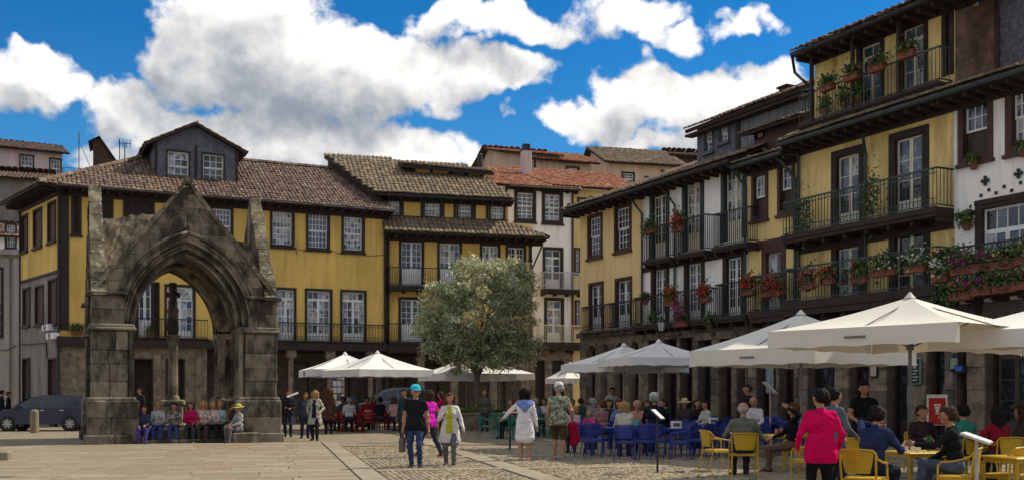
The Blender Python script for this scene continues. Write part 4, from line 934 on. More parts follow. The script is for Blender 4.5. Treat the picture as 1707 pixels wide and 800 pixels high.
# steps and pads
blk('platform', .95, SZ-.95, 1.3, SZ-1.0, 0, .40, .02)
blk('step_stone', 4.35, 5.25, -.50, -.012, 0, .34, .03)
x = 1.72
while x < SZ-1.75:
    l = min(rnd.uniform(.75, 1.15), SZ-1.72-x)
    blk('step_stone', x+.006, x+l-.006, .60, 1.35, 0, .42+rnd.uniform(-.008, .008), .03); blk('step_stone', x+.03, x+l-.006, .15, .598, 0, .13+rnd.uniform(-.005, .005), .02); x += l
def rot4(fn):
    for k in range(4): fn(Matrix.Translation((HC, HC, 0)) @ Matrix.Rotation(k*pi/2, 4, 'Z') @ Matrix.Translation((-HC, -HC, 0)))
def pier(Mt):
    c = Mt @ Vector((0, 0, 0)); d = Mt @ Vector((1.6, 1.6, 0)); k = lambda a0, a1, b0, b1: (min((Mt @ Vector((a0, b0, 0)))[0], (Mt @ Vector((a1, b1, 0)))[0]), max((Mt @ Vector((a0, b0, 0)))[0], (Mt @ Vector((a1, b1, 0)))[0]), min((Mt @ Vector((a0, b0, 0)))[1], (Mt @ Vector((a1, b1, 0)))[1]), max((Mt @ Vector((a0, b0, 0)))[1], (Mt @ Vector((a1, b1, 0)))[1]))
    for i in (0, 1):
        for j in (0, 1): blk('plinth_stone', *k(i*.86, i*.86+.85, j*.86, j*.86+.85), 0, .30+rnd.uniform(-.01, .01), .025)
    z = .30
    for zt in (.85, 1.38):
        j_ = rnd.uniform(.6, .95); blk('stone_block', *k(.08, j_, .08, 1.55), z+.004, zt-.004, .03); blk('stone_block', *k(j_+.007, 1.58, .08, 1.55), z+.004, zt-.004, .03); z = zt
    blk('stone_block', *k(.12, 1.5, .12, 1.47), z+.004, z+.10, .05); z += .10
    while z < 3.5:
        h = rnd.uniform(.38, .56); zt = z+h
        if 3.56-zt < .25: zt = 3.56
        j_ = rnd.uniform(.55, 1.0); e = rnd.uniform(-.015, .015)
        blk('stone_block', *k(.20+e, j_, .20+e, 1.22), z+.004, zt-.004, .03); blk('stone_block', *k(j_+.007, 1.25+e, .20-e, 1.22), z+.004, zt-.004, .03); z = zt
    blk('capital', *k(.08, 1.50, .08, 1.50), 3.57, 3.66, .04); blk('capital', *k(.12, 1.46, .12, 1.46), 3.663, 3.76, .05)
    for zz, zt in ((3.765, 4.22), (4.228, 4.66)): blk('stone_block', *k(.18+rnd.uniform(0, .03), 1.15, .18, 1.12), zz, zt, .04)
    blk('cornice', *k(.06, 1.24, .06, 1.24), 4.665, 4.76, .03)
    for (a, b, r) in ((1.33, .42, .085), (1.36, .68, .11), (1.33, .94, .085), (.42, 1.33, .085), (.68, 1.36, .11), (.94, 1.33, .085), (1.30, 1.30, .13)):
        p = Mt @ Vector((a, b, 0)); MB().lathe([(r*1.7, .30), (r*1.7, 1.38), (r*1.5, 1.42), (r*1.2, 1.50), (r, 1.56), (r, 3.36), (r*1.15, 3.38), (r*1.5, 3.55), (r*1.6, 3.57)], 8, (p.x, p.y, 0)).build('colonnette', st(), MN, smooth=False)
rot4(pier)
SPR = 3.76; AW = 1.60; AH = 2.30; AR = (AW*AW+AH*AH)/(2*AW)
def arc(e, n, side=1):                                  # points from the springing up to the apex, ring offset e
    cx = AW-AR; R = AR+e; t1 = math.acos(max(-1, min(1, -cx/R))) if True else 0
    return [((cx+R*cos(t1*k/n))*side, SPR+R*sin(t1*k/n)) for k in range(n+1)]
def arcx(z, e):
    if z <= SPR: return AW+e
    R = AR+e; dz = z-SPR; return (AW-AR)+sqrt(R*R-dz*dz) if dz < R and (AW-AR)+sqrt(max(0, R*R-dz*dz)) > 0 else 0.0
APEX = 8.30; GB = 4.70; GW = 2.82
def gx(z): return GW*(APEX-z)/(APEX-GB)
GY0, GY1 = .28, .60
gab = []                                                # (name, mesh data) of one gable, centred on x = 0
for side in (1, -1):
    for (e0, e1, b0, n, nm) in ((0, .20, .56, 7, 'arch_stone'), (.203, .40, .40, 8, 'arch_stone'), (.403, .62, .26, 9, 'voussoir')):
        for k in range(n):
            mb = MB(); P0, P1 = arc(e0, n*2, side), arc(e1, n*2, side); q = []
            i0, i1, i2 = 2*k, 2*k+1, 2*k+2
            poly = [P0[i0], P0[i1], P0[i2], P1[i2], P1[i1], P1[i0]]
            c = (sum(p[0] for p in poly)/6, sum(p[1] for p in poly)/6); poly = [(c[0]+(p[0]-c[0])*.994, c[1]+(p[1]-c[1])*.994) for p in poly]
            if side == -1: poly = poly[::-1]
            mb.prism(poly[::-1], b0+rnd.uniform(-.012, .012), .98); gab.append((nm, mb.mesh(nm, st())))
    for (e, b, r) in ((.0, .56, .055), (.09, .55, .04), (.20, .41, .06), (.30, .40, .04), (.40, .27, .055), (.51, .27, .035), (.64, .24, .065)):
        pts = arc(e, 14, side); mb = MB(); mb.tube([(p[0], b, p[1]) for p in pts], r, 6); gab.append(('arch_moulding', mb.mesh('arch_moulding', st(), True)))
    z = SPR+.02; k = 0
    while z < APEX-.15:
        h = rnd.uniform(.36, .5); zt = min(z+h, APEX-.1)
        xi0, xi1 = arcx(z, .63), arcx(zt, .63); xo0, xo1 = min(gx(z), 2.4), min(gx(zt), 2.4)
        if xi0 > xi1+.5 and xi1 == 0: xi1 = 0.0
        n = max(1, int(round((xo0-xi0)/.62)))
        cuts = [0]+sorted(((i+rnd.uniform(-.15, .15))/n) for i in range(1, n))+[1]
        for i in range(n):
            f0, f1 = cuts[i], cuts[i+1]
            a0, a1 = xi0+(xo0-xi0)*f0, xi0+(xo0-xi0)*f1; b0_, b1_ = xi1+(xo1-xi1)*f0, xi1+(xo1-xi1)*f1
            if max(a1-a0, b1_-b0_) < .06: continue
            g_ = .005; poly = [(a0+g_, z+g_), (a1-g_, z+g_), (max(b1_-g_, b0_+g_+.004), zt-g_), (b0_+g_, zt-g_)]
            if side == -1: poly = [(-p[0], p[1]) for p in poly][::-1]
            mb = MB(); mb.prism(poly, GY0+rnd.uniform(-.012, .012), GY1); gab.append(('stone_block', mb.mesh('stone_block', st())))
        z = zt; k += 1
    n = 8
    for k in range(n):
        z0, z1 = GB-.05+(APEX+.12-GB)*k/n, GB-.05+(APEX+.12-GB)*(k+1)/n-.012
        ang = atan2(APEX-GB, GW); off = .11+rnd.uniform(-.015, .02)
        poly = [(gx(z0)-.02, z0), (gx(z0)+off/sin(ang), z0), (gx(z1)+off/sin(ang), z1), (max(gx(z1)-.02, .0), z1)]
        if side == -1: poly = [(-p[0], p[1]) for p in poly][::-1]
        mb = MB(); mb.prism(poly, .20+rnd.uniform(-.02, .02), .62+rnd.uniform(-.02, .02)); gab.append(('coping_stone', mb.mesh('coping_stone', STL)))
mb = MB(); mb.prism([(-.46, 6.5), (.46, 6.5), (.40, 7.35), (-.40, 7.35)], .34, .57); gab.append(('gable_core', mb.mesh('gable_core', ST[1])))
mb = MB(); mb.prism([(-.16, APEX-.02), (.16, APEX-.02), (.09, APEX+.22), (-.05, APEX+.24)], .22, .6); gab.append(('apex_stone', mb.mesh('apex_stone', STL)))
for kk in range(4):
    an = kk*pi/2; c, s = cos(an), sin(an)               # gable k: its x axis turned by an about the centre
    for nm, me_ in gab:
        o = link(nm, me_, MN, (HC+c*0-s*(-HC), HC+s*0+c*(-HC), 0), an)
# stone roof: two crossing saddle roofs, and the groin vault under it
def hf(fn, n, lo, hi, flip):
    vs = []; fs = []
    for i in range(n+1):
        for j in range(n+1):
            x, y = lo+(hi-lo)*i/n, lo+(hi-lo)*j/n; vs.append((x, y, fn(x-HC, y-HC)))
    for i in range(n):
        for j in range(n):
            q = (i*(n+1)+j, (i+1)*(n+1)+j, (i+1)*(n+1)+j+1, i*(n+1)+j+1); fs.append(q[::-1] if flip else q)
    return vs, fs
def roofz(x, y):
    f = lambda u, v: (7.28+.60*(1-abs(u)/HC) if u < 0 else 6.85+1.0*(1-u/HC)**2)-abs(v)*1.12
    return max(f(x, y), f(y, x)-.15, 4.72)+rnd.uniform(-.05, .05)
v, f_ = hf(roofz, 46, .5, SZ-.5, False); mb = MB(); mb.add(v, f_); mb.build('stone_roof', ROOFST, MN)
def az_(u):
    u = abs(u); return SPR+sqrt(max(0, AR*AR-(u-(AW-AR))**2)) if u < AW else 0
def vz(x, y): return max(az_(x), az_(y), SPR+.1)
v, f_ = hf(vz, 40, .96, SZ-.96, True); mb = MB(); mb.add(v, f_); mb.build('vault', ST[0], MN, smooth=False)
for (sx, sy) in ((1, 1), (1, -1)):
    pts = [(HC+sx*u, HC+sy*u, az_(u)-.04) for u in np.linspace(-1.58, 1.58, 25)]; MB().tube(pts, .10, 6).build('vault_rib', ST[2], MN, smooth=True)
# the cross inside
CRS = thing('stone_cross', 'stone cross on a tall shaft and moulded pedestal inside the canopy', 'cross', (PM[0]+cos(radians(TM))*HC-sin(radians(TM))*HC-.15, PM[1]+sin(radians(TM))*HC+cos(radians(TM))*HC, .40), radians(TM-8))
m = MB(); m.cbox(-.42, .42, -.42, .42, 0, .16, .03); m.cbox(-.33, .33, -.33, .33, .16, .82, .03); m.cbox(-.40, .40, -.40, .40, .82, .98, .05); m.build('pedestal', ST[2], CRS)
MB().lathe([(.24, .98), (.22, 1.08), (.17, 1.14), (.165, 2.95), (.2, 3.0), (.24, 3.14), (.24, 3.2)], 8).build('shaft', ST[2], CRS)
m = MB(); m.cbox(-.13, .13, -.11, .11, 3.2, 5.0, .04); m.cbox(-.24, -.132, -.09, .09, 4.50, 4.68, .03); m.cbox(.132, .24, -.09, .09, 4.50, 4.68, .03); m.lathe([(.15, 3.2), (.2, 3.4), (.17, 3.9), (.2, 4.05), (.12, 4.2)], 8); m.build('cross', ST[1], CRS)
m = MB(); m.ell((0, -.16, 4.62), (.08, .08, .1)); m.ell((0, -.15, 4.15), (.11, .07, .36)); m.tube([(-.2, -.13, 4.55), (0, -.16, 4.5), (.2, -.13, 4.55)], .04, 5); m.build('figure', ST[1], CRS, smooth=True)

# ---------------------------------------------------------------- tree in its stone planter
TP = at_d(795, 46.6)
PLN = thing('stone_planter', 'low stone planter round the foot of the leafy tree', 'planter', (*TP, 0), radians(10))
pw_, pd_ = 1.65, 1.3
for (x0, x1, y0, y1) in ((-pw_, pw_, -pd_, -pd_+.3), (-pw_, pw_, pd_-.3, pd_), (-pw_, -pw_+.3, -pd_+.31, pd_-.31), (pw_-.3, pw_, -pd_+.31, pd_-.31)):
    for zz, zt in ((0, .33), (.338, .66)):
        L_ = x1-x0 if x1-x0 > y1-y0 else y1-y0; x = 0
        while x < L_-.02:
            l = min(rnd.uniform(.6, 1.0), L_-x); l = L_-x if L_-x-l < .25 else l
            q = (x0+x+.005, x0+x+l-.005, y0, y1) if x1-x0 > y1-y0 else (x0, x1, y0+x+.005, y0+x+l-.005)
            MB().cbox(*q, zz, zt, .02).build('stone_block', GRANITE, PLN); x += l
    MB().cbox(x0-.04*(x1-x0 > 1), x1+.04*(x1-x0 > 1), y0-.03*(x1-x0 > 1), y1+.03*(x1-x0 > 1), .665, .76, .02).build('coping', SLABM[1], PLN)
MB().box(-pw_+.3, pw_-.3, -pd_+.3, pd_-.3, .3, .68).build('soil', M('soil', (.06, .045, .03), .95, .3, 6), PLN)
def leafmesh(name, pts, nrm_jit, size, mats, seed, asp=.42, w=None):
    rs = np.random.RandomState(seed); n = len(pts); P = np.asarray(pts)
    d = rs.normal(size=(n, 3)); d /= np.linalg.norm(d, axis=1)[:, None]; a = rs.normal(size=(n, 3)); u = np.cross(d, a); u /= np.linalg.norm(u, axis=1)[:, None]
    s = size*rs.uniform(.6, 1.35, n)[:, None]
    V = np.stack([P-d*s, P+u*s*asp, P+d*s, P-u*s*asp], 1).reshape(-1, 3)
    me = bpy.data.meshes.new(name); me.vertices.add(4*n); me.vertices.foreach_set('co', V.ravel()); me.loops.add(4*n); me.loops.foreach_set('vertex_index', np.arange(4*n, dtype=np.int32))
    me.polygons.add(n); me.polygons.foreach_set('loop_start', np.arange(0, 4*n, 4, dtype=np.int32))
    for m in mats: me.materials.append(m)
    me.polygons.foreach_set('material_index', rs.choice(len(mats), n, p=w).astype(np.int32)); me.update(); return me
LEAF = [leafmat('olive_leaf', (.40, .42, .23), .45), leafmat('olive_leaf_dark', (.20, .22, .11), .4), leafmat('olive_leaf_pale', (.60, .62, .45), .45)]
GREEN = [leafmat('green_leaf', (.065, .12, .03)), leafmat('green_leaf_dark', (.03, .065, .018)), leafmat('green_leaf_light', (.13, .19, .05))]
TREE = thing('leafy_tree', 'round silvery green tree growing from the stone planter', 'tree', (*TP, .3), 0)
S = 46.6/F
def tw(px, py, dy=0.): return Vector(((px-795)*S, dy, EYE+(HY-py)*S-.3))
m = MB(); br = []
m.tube([(0, 0, 0), (.03, .02, .9), (-.02, 0, 1.7), (.05, .03, 2.5)], [.19, .15, .14, .13], 8)
for i in range(13):
    a = 2*pi*i/13+rnd.uniform(-.2, .2); r = rnd.uniform(1.2, 2.3); h = rnd.uniform(3.2, 6.2); p0 = Vector((.03, .02, rnd.uniform(1.8, 2.5))); p2 = Vector((cos(a)*r, sin(a)*r*.8, h)); p1 = p0.lerp(p2, .45)+Vector((0, 0, .5))
    m.tube([p0, p1, p2], [.10, .06, .02], 6)
    for q in range(3):
        t_ = p1.lerp(p2, rnd.uniform(.1, .8)); m.tube([t_, t_+Vector((rnd.uniform(-.8, .8), rnd.uniform(-.7, .7), rnd.uniform(.1, .8)))], [.035, .012], 5)
m.build('trunk', M('bark', (.13, .105, .08), .95, .3, 8, .6, 30), TREE)
lobes = [(800,520,2.05,2.0,1.85),(735,505,1.05,1.2,.95),(720,540,.75,.9,.7),(800,470,1.2,1.2,1.0),(852,475,1.1,1.2,1.0),(850,535,1.10,1.2,1.05),(872,500,.5,.8,.65),(775,570,1.2,1.2,.75),(706,545,.5,.6,.55),(722,580,.55,.7,.45),(884,560,.6,.7,.6),(870,592,.5,.6,.4),(850,580,.95,1.0,.55),(745,575,.8,.8,.55),(800,595,1.6,1.4,.6),(765,600,.8,.9,.5),(840,602,.8,.9,.45),(830,445,.55,.6,.45),(780,448,.6,.6,.5),(866,445,.4,.5,.4)]
rs = np.random.RandomState(11); pts = []
for i in range(620):
    l = lobes[rs.choice(len(lobes), p=np.array([v[2]*v[4] for v in lobes])/sum(v[2]*v[4] for v in lobes))]
    d = rs.normal(size=3); d /= np.linalg.norm(d); r = rs.uniform(.5, 1.08)
    c = np.array(tw(l[0], l[1]))+d*np.array([l[2], l[3], l[4]])*r
    n = rs.randint(44, 84); sg = rs.uniform(.10, .19); pts.append(c+rs.normal(size=(n, 3))*sg*np.array([1, 1, .8]))
pts = np.concatenate(pts); link('crown', leafmesh('crown', pts, 0, .078, LEAF, 5, .40, (.42, .30, .28)), TREE)
bed = np.stack([rs.uniform(-1.25, 1.25, 2600), rs.uniform(-.95, .95, 2600), .68+np.abs(rs.normal(size=2600))*.13], 1)
bp = thing('planter_greenery', 'green and yellowish bedding plants at the foot of the leafy tree', 'plant', (*TP, 0), radians(10)); link('foliage', leafmesh('foliage', bed, 0, .06, GREEN+[leafmat('yellow_petal', (.45, .36, .05))], 8, .45, (.35, .25, .3, .1)), bp)
# ---------------------------------------------------------------- parasols
CANW = canvas('canvas_white', (.76, .755, .745), .05); CANC = canvas('canvas_cream', (.74, .715, .66), .12); REDP = M('red_print', (.42, .012, .02), .6, .1, 5); DARKP = M('dark_print', (.10, .10, .105), .7, .1, 5)
POLEG = M('grey_metal', (.16, .165, .17), .4, .15, 4, metal=.6); POLEW = M('pale_pole', (.42, .40, .36), .5, .1, 4)
def umbrella(label, px, d, half, rot, za, ze, val=.26, can=None, sides=(0, 1, 2, 3), print_=None, cat='parasol', group=None, pole=None, valdrop=None):
    can = can or CANW; x, y = at_d(px, d); o = thing('parasol', label, cat, (x, y, 0), radians(rot), group)
    MB().tube([(0, 0, .02), (0, 0, za-.05)], .035, 8).build('pole', pole or POLEG, o)
    m = MB(); m.cbox(-.4, .4, -.4, .4, 0, .08, .02); m.lathe([(.06, .08), (.06, .35)], 8); m.build('base', M('concrete', (.25, .24, .22), .9, .1, 4), o)
    cor = [Vector((half*a, half*b, ze)) for a, b in ((-1, -1), (1, -1), (1, 1), (-1, 1))]; top = Vector((0, 0, za)); n = 8
    for k in range(4):
        a, b = cor[k], cor[(k+1) % 4]; vs = []; fs = []
        for i in range(n+1):
            f = i/n
            for j in range(n+1):
                g_ = j/n; e = a.lerp(b, g_); p = top.lerp(e, .04+.96*f); p.z -= .10*sin(pi*f)*sin(pi*g_)*.7+.05*sin(pi*f); p.z += -.06*sin(pi*g_)*f*f*-.0; vs.append(p)
        for i in range(n):
            for j in range(n): fs.append((i*(n+1)+j, (i+1)*(n+1)+j, (i+1)*(n+1)+j+1, i*(n+1)+j+1))
        MB().add(vs, fs).build('canopy_panel', can, o, smooth=True)
        if k in sides and val:
            vs = []; fs = []; nrm = Vector(((a+b).x, (a+b).y, 0)).normalized(); q = 16
            for j in range(q+1):
                e = a.lerp(b, j/q); w = .018*sin(j*2.1+k)*1.0
                for f in (0, .5, 1): vs.append(e+nrm*(.004+w*f)+Vector((0, 0, -.004-f*(val-.03*abs(sin(pi*j/4))))))
            for j in range(q):
                for i in range(2): fs.append((j*3+i, j*3+i+1, j*3+3+i+1, j*3+3+i))
            vo = MB().add(vs, fs).build('valance', can, o, smooth=True)
            if print_ and k in print_:
                kind = print_[k]; u = (b-a).normalized(); mid = a.lerp(b, .5)+nrm*.05+Vector((0, 0, -val*.52)); mb = MB()
                if kind == 'text':                       # a short unreadable dark word
                    xx = -.22
                    for w_ in (.05, .035, .05, .04, .05, .05, .04, .05):
                        mb.add([mid+u*xx+Vector((0, 0, -.022)), mid+u*(xx+w_)+Vector((0, 0, -.022)), mid+u*(xx+w_)+Vector((0, 0, .022)), mid+u*xx+Vector((0, 0, .022))], [(0, 1, 2, 3)]); xx += w_+.008
                    mb.build('lettering', DARKP, vo)
                else:
                    s_ = val*.36
                    mb.add([mid+u*-s_+Vector((0, 0, -s_)), mid+u*s_+Vector((0, 0, -s_)), mid+u*s_+Vector((0, 0, s_)), mid+u*-s_+Vector((0, 0, s_))], [(0, 1, 2, 3)]); mb.build('red_square', REDP, vo)
    for k in range(4):
        MB().tube([top-Vector((0, 0, .08)), top.lerp(cor[k], .5)-Vector((0, 0, .09)), cor[k]-Vector((0, 0, .02))], .016, 5).build('rib', pole or POLEG, o)
        q = top.lerp(cor[k], .48)-Vector((0, 0, .10)); MB().tube([(0, 0, za-.95), q], .016, 5).build('strut', pole or POLEG, o)
        MB().tube([top-Vector((0, 0, .08)), top.lerp((cor[k]+cor[(k+1) % 4])/2, .97)-Vector((0, 0, .06))], .013, 5).build('rib', pole or POLEG, o)
    MB().lathe([(.07, za-1.0), (.08, za-.9), (.05, za-.88)], 8).build('hub', pole or POLEG, o)
    MB().lathe([(.12, za-.02), (.06, za+.05), (.015, za+.10)], 8).build('cap', can, o)
    return o
umbrella('large white parasol on a grey pole nearest the yellow tables', 1517, 20.0, 1.88, 41, 3.42, 2.78, .34, CANC, (1, 2, 3), {3: 'text'})
umbrella('large cream parasol with a drooping valance, just beyond the nearest large one', 1335, 25.2, 1.86, 36, 3.50, 2.62, .38, CANC, (0, 1, 2, 3), {3: 'text'})
umbrella('pale parasol cut off by the right edge of the view', 1812, 19.2, 2.0, 41, 3.42, 2.72, .34, CANW, (1, 2, 3))
umbrella('pale grey parasol with a straight valance above the blue chairs', 1098, 34.5, 1.58, 14, 3.28, 2.72, .26, CANW, pole=POLEW)
umbrella('pale grey parasol partly behind its neighbour above the blue chairs', 1040, 37.5, 1.62, 30, 3.30, 2.62, .30, CANW, pole=POLEW)
umbrella('white parasol at the end of the pair over the red chairs', 575, 46.3, 1.75, 20, 3.33, 2.62, .32, CANW, (0, 1, 2, 3), {0: 'red', 3: 'red'})
umbrella('white parasol with a red square on its valance over the red chairs', 629, 43.6, 1.70, 35, 3.28, 2.55, .30, CANW, (0, 1, 2, 3), {1: 'red'})
umbrella('white parasol standing behind the leafy tree', 778, 49.0, 1.75, 25, 3.30, 2.50, .34, CANW, (0, 1, 2, 3), {1: 'red'})
umbrella('greyish white parasol at the right of the one behind the leafy tree', 832, 52.0, 1.5, 10, 3.15, 2.55, .3, CANW)
umbrella('small white parasol at the foot of the white house, by the end of the row', 950, 50.0, .85, 30, 3.0, 2.3, .25, CANW)
# ---------------------------------------------------------------- cafe furniture
CBLUE = M('blue_metal', (.008, .026, .21), .4, .15, 3, spec=.5); CYEL = M('yellow_metal', (.47, .285, .010), .4, .12, 3, spec=.5); CRED = M('red_metal', (.27, .011, .011), .4, .15, 3, spec=.5); CGRN = M('green_metal', (.012, .17, .125), .4, .15, 3, spec=.5)
def chair_proto(mat):
    r = thing('cafe_chair', 'x', 'chair')
    m = MB(); m.cbox(-.21, .21, -.20, .21, .44, .465, .012); m.box(-.215, .215, -.205, .215, .415, .438); m.build('seat', mat, r)
    # faces +y; backrest behind at -y: a slightly dished tapering panel hung under the top rail
    vs = []; fs = []; n = 6
    for i in range(n+1):
        f = i/n; x = (f-.5)
        for (z, w, y) in ((.83, .44, -.30), (.68, .40, -.285), (.53, .33, -.27)):
            vs.append((x*w, y-.05*(1-4*x*x)+.02, z)); vs.append((x*w, y-.05*(1-4*x*x)+.005, z))
    for i in range(n):
        a, b = i*6, i*6+6
        for j in range(2): fs += [(a+2*j, a+2*j+2, b+2*j+2, b+2*j), (b+2*j+1, b+2*j+3, a+2*j+3, a+2*j+1)]
        fs += [(a, b, b+1, a+1), (a+5, b+5, b+4, a+4)]
    fs += [(0, 1, 3, 2), (2, 3, 5, 4), (n*6+2, n*6+3, n*6+1, n*6), (n*6+4, n*6+5, n*6+3, n*6+2)]
    MB().add(vs, fs).build('backrest', mat, r)
    MB().tube([(-.245, -.27, .80), (-.22, -.31, .84), (-.1, -.345, .85), (.1, -.345, .85), (.22, -.31, .84), (.245, -.27, .80)], .014, 6).build('top_rail', mat, r)
    for s in (-1, 1):
        MB().tube([(s*.245, .20, 0), (s*.245, .19, .60)], .014, 6).build('leg', mat, r)
        MB().tube([(s*.245, -.33, 0), (s*.235, -.22, .43), (s*.245, -.27, .80)], .014, 6).build('leg', mat, r)
        MB().tube([(s*.245, .19, .60), (s*.25, .15, .655), (s*.25, 0, .67), (s*.248, -.2, .72), (s*.245, -.27, .80)], .015, 6).build('armrest', mat, r)
        MB().tube([(s*.24, .19, .42), (s*.235, -.21, .42)], .012, 5).build('side_rail', mat, r)
    return r
def table_proto(mat, legs4=True):
    r = thing('cafe_table', 'x', 'table'); MB().cbox(-.36, .36, -.36, .36, .70, .73, .012).build('table_top', mat, r); MB().box(-.33, .33, -.33, .33, .655, .698).build('apron', mat, r)
    for a in (-1, 1):
        for b in (-1, 1): MB().box(a*.325-.017, a*.325+.017, b*.325-.017, b*.325+.017, 0, .655).build('leg', mat, r)
    return r
PROTO = {}
def furn(kind, mat, x, y, rz, label, group=None):
    k = (kind, mat.name)
    if k not in PROTO:
        PROTO[k] = chair_proto(mat) if kind == 'chair' else table_proto(mat); o = PROTO[k]; o.location = (x, y, 0); o.rotation_euler = (0, 0, rz); o['label'] = label
        if group: o['group'] = group
        return o
    o = copy_tree(PROTO[k], (x, y, 0), rz, label)
    if group: o['group'] = group
    elif 'group' in o: del o['group']
    return o
def faces(x, y, tx, ty): return atan2(ty-y, tx-x)-pi/2
# yellow set (front right)
GY_ = 'yellow cafe chairs on the right'
def yc(px, d, rz, label): x, y = at_d(px, d); return furn('chair', CYEL, x, y, radians(rz), label, GY_)
yc(1197, 21.4, -75, 'empty yellow metal chair at the left end of the yellow tables'); yc(1239, 20.1, -6, 'yellow metal chair with a man in a green-grey jacket on it')
yc(1322, 21.3, 75, 'yellow metal chair under the person in black leaning back'); yc(1344, 18.2, 60, 'yellow metal chair behind the legs of the pink-jacket woman')
yc(1441, 14.3, -38, 'yellow metal chair carrying the person in the navy jacket'); yc(1432, 17.9, -20, 'empty yellow metal chair just behind the navy jacket')
yc(1591, 14.6, 62, 'yellow metal chair carrying the person in black with jeans'); yc(1672, 14.9, 35, 'empty yellow metal chair beside the white menu stand at the right edge')
yc(1716, 16.2, 70, 'yellow metal chair cut by the right edge'); yc(1536, 20.2, 175, 'yellow metal chair facing us beyond the yellow table with cups'); yc(1606, 18.7, 20, 'yellow metal chair under the person in green'); yc(1668, 18.2, 10, 'yellow metal chair under the long-haired girl in red')
for px, d, rz, lb in ((1298, 22.3, 12, 'yellow metal table between the grey-jacketed man and the person in black'), (1530, 15.8, 10, 'yellow metal table with cups between the navy jacket and the jeans'), (1655, 20.0, 15, 'yellow metal table in front of the girl in red'), (1700, 14.6, 15, 'yellow metal table cut by the right edge'), (1400, 20.0, 20, 'yellow metal table behind the pink-jacket woman')):
    x, y = at_d(px, d); furn('table', CYEL, x, y, radians(rz), lb)
# blue set
GB_ = 'blue cafe chairs around the blue tables'; rb2 = random.Random(21)
BT = [(1018, 27.0), (1122, 26.4), (1222, 26.6), (1318, 27.2), (1036, 30.2), (1140, 30.0), (1236, 30.4), (1062, 34.0), (1168, 33.6), (1290, 33.0)]
lbt = ['blue metal table nearest the man in the camouflage shirt', 'blue metal table right of the black menu post', 'blue metal table just left of the grey-jacketed man, nearest row', 'blue metal table behind the person in black', 'blue metal table in the second row behind the leftmost blue table', 'blue metal table in the second row with a glass holder', 'blue metal table in the second row under the cream parasol', 'blue metal table in the third row under the pale grey parasol', 'blue metal table in the third row by the straw hat', 'blue metal table nearest the white tilted menu under the parasols']
nb = 0
def side_(a):
    q = int(round((a % (2*pi))/(pi/2))) % 4
    return ('right', 'far', 'left', 'near')[q]
SBL = ['blue table nearest the camouflage shirt', 'blue table right of the black menu post', 'blue table left of the grey jacket', 'blue table behind the person in black', 'second row blue table nearest the trees', 'second row blue table with a napkin box', 'second row blue table under the cream parasol', 'third row blue table under the grey parasol', 'third row blue table by the straw hat', 'blue table near the white tilted menu']
for (px, d), lb, sb in zip(BT, lbt, SBL):
    x, y = at_d(px, d); rz = radians(-22+rb2.uniform(-8, 8)); furn('table', CBLUE, x, y, rz, lb, None)
    for k in range(4):
        a = rz+k*pi/2+rb2.uniform(-.12, .12); r = rb2.uniform(.60, .78); cx, cy = x+cos(a)*r, y+sin(a)*r
        furn('chair', CBLUE, cx, cy, faces(cx, cy, x, y)+rb2.uniform(-.25, .25), 'blue chair on the %s side of the %s' % (side_(a), sb), GB_); nb += 1
for px, d, rz, lb in ((984, 25.7, -60, 'blue metal chair at the near left corner of the blue tables'), (1046, 25.0, -20, 'blue metal chair with its back to us left of the black menu post'), (1072, 25.2, 5, 'blue metal chair with its back to us beside the black menu post'), (1132, 25.1, 75, 'blue metal chair turned sideways right of the black menu post')):
    x, y = at_d(px, d); furn('chair', CBLUE, x, y, radians(rz), lb, GB_)
# red and green sets
RT = ['below the rack of cards', 'nearest the grey blue car', 'with the white napkin box', 'beside the man in dark teal', 'at the parasols left end']
GT = ['left of the white tunic woman', 'behind the white tunic', 'just right of the tree planter', 'with the woman in white', 'right behind the camouflage shirt', 'by the ochre house', 'farthest back by the white house']
GR_ = 'red cafe chairs under the white parasols'
for i, (px, d, ang) in enumerate([(585, 47.0, 10), (640, 46.5, 30), (607, 44.0, 20), (660, 44.5, 0), (562, 45.0, 15)]):
    x, y = at_d(px, d); rz = radians(ang); furn('table', CRED, x, y, rz, 'red metal table ' + RT[i], 'red cafe tables under the white parasols')
    for k in range(4):
        a = rz+k*pi/2+rb2.uniform(-.1, .1); cx, cy = x+cos(a)*.68, y+sin(a)*.68; furn('chair', CRED, cx, cy, faces(cx, cy, x, y)+rb2.uniform(-.2, .2), 'red chair on the %s side of the red table %s' % (side_(a), RT[i]), GR_)
GG_ = 'green cafe chairs near the leafy tree'
for i, (px, d, ang, n) in enumerate([(846, 37.2, 5, 3), (893, 36.6, 25, 3), (862, 41.5, 10, 3), (905, 41.0, 30, 4), (948, 39.0, 12, 4), (985, 41.5, 5, 4), (940, 44.5, 0, 4)]):
    x, y = at_d(px, d); rz = radians(ang); furn('table', CGRN, x, y, rz, 'green metal table ' + GT[i], 'green cafe tables near the leafy tree')
    for k in range(n):
        a = rz+k*pi/2+rb2.uniform(-.1, .1); cx, cy = x+cos(a)*.7, y+sin(a)*.7; furn('chair', CGRN, cx, cy, faces(cx, cy, x, y)+rb2.uniform(-.2, .2), 'green chair on the %s side of the green table %s' % (side_(a), GT[i]), GG_)
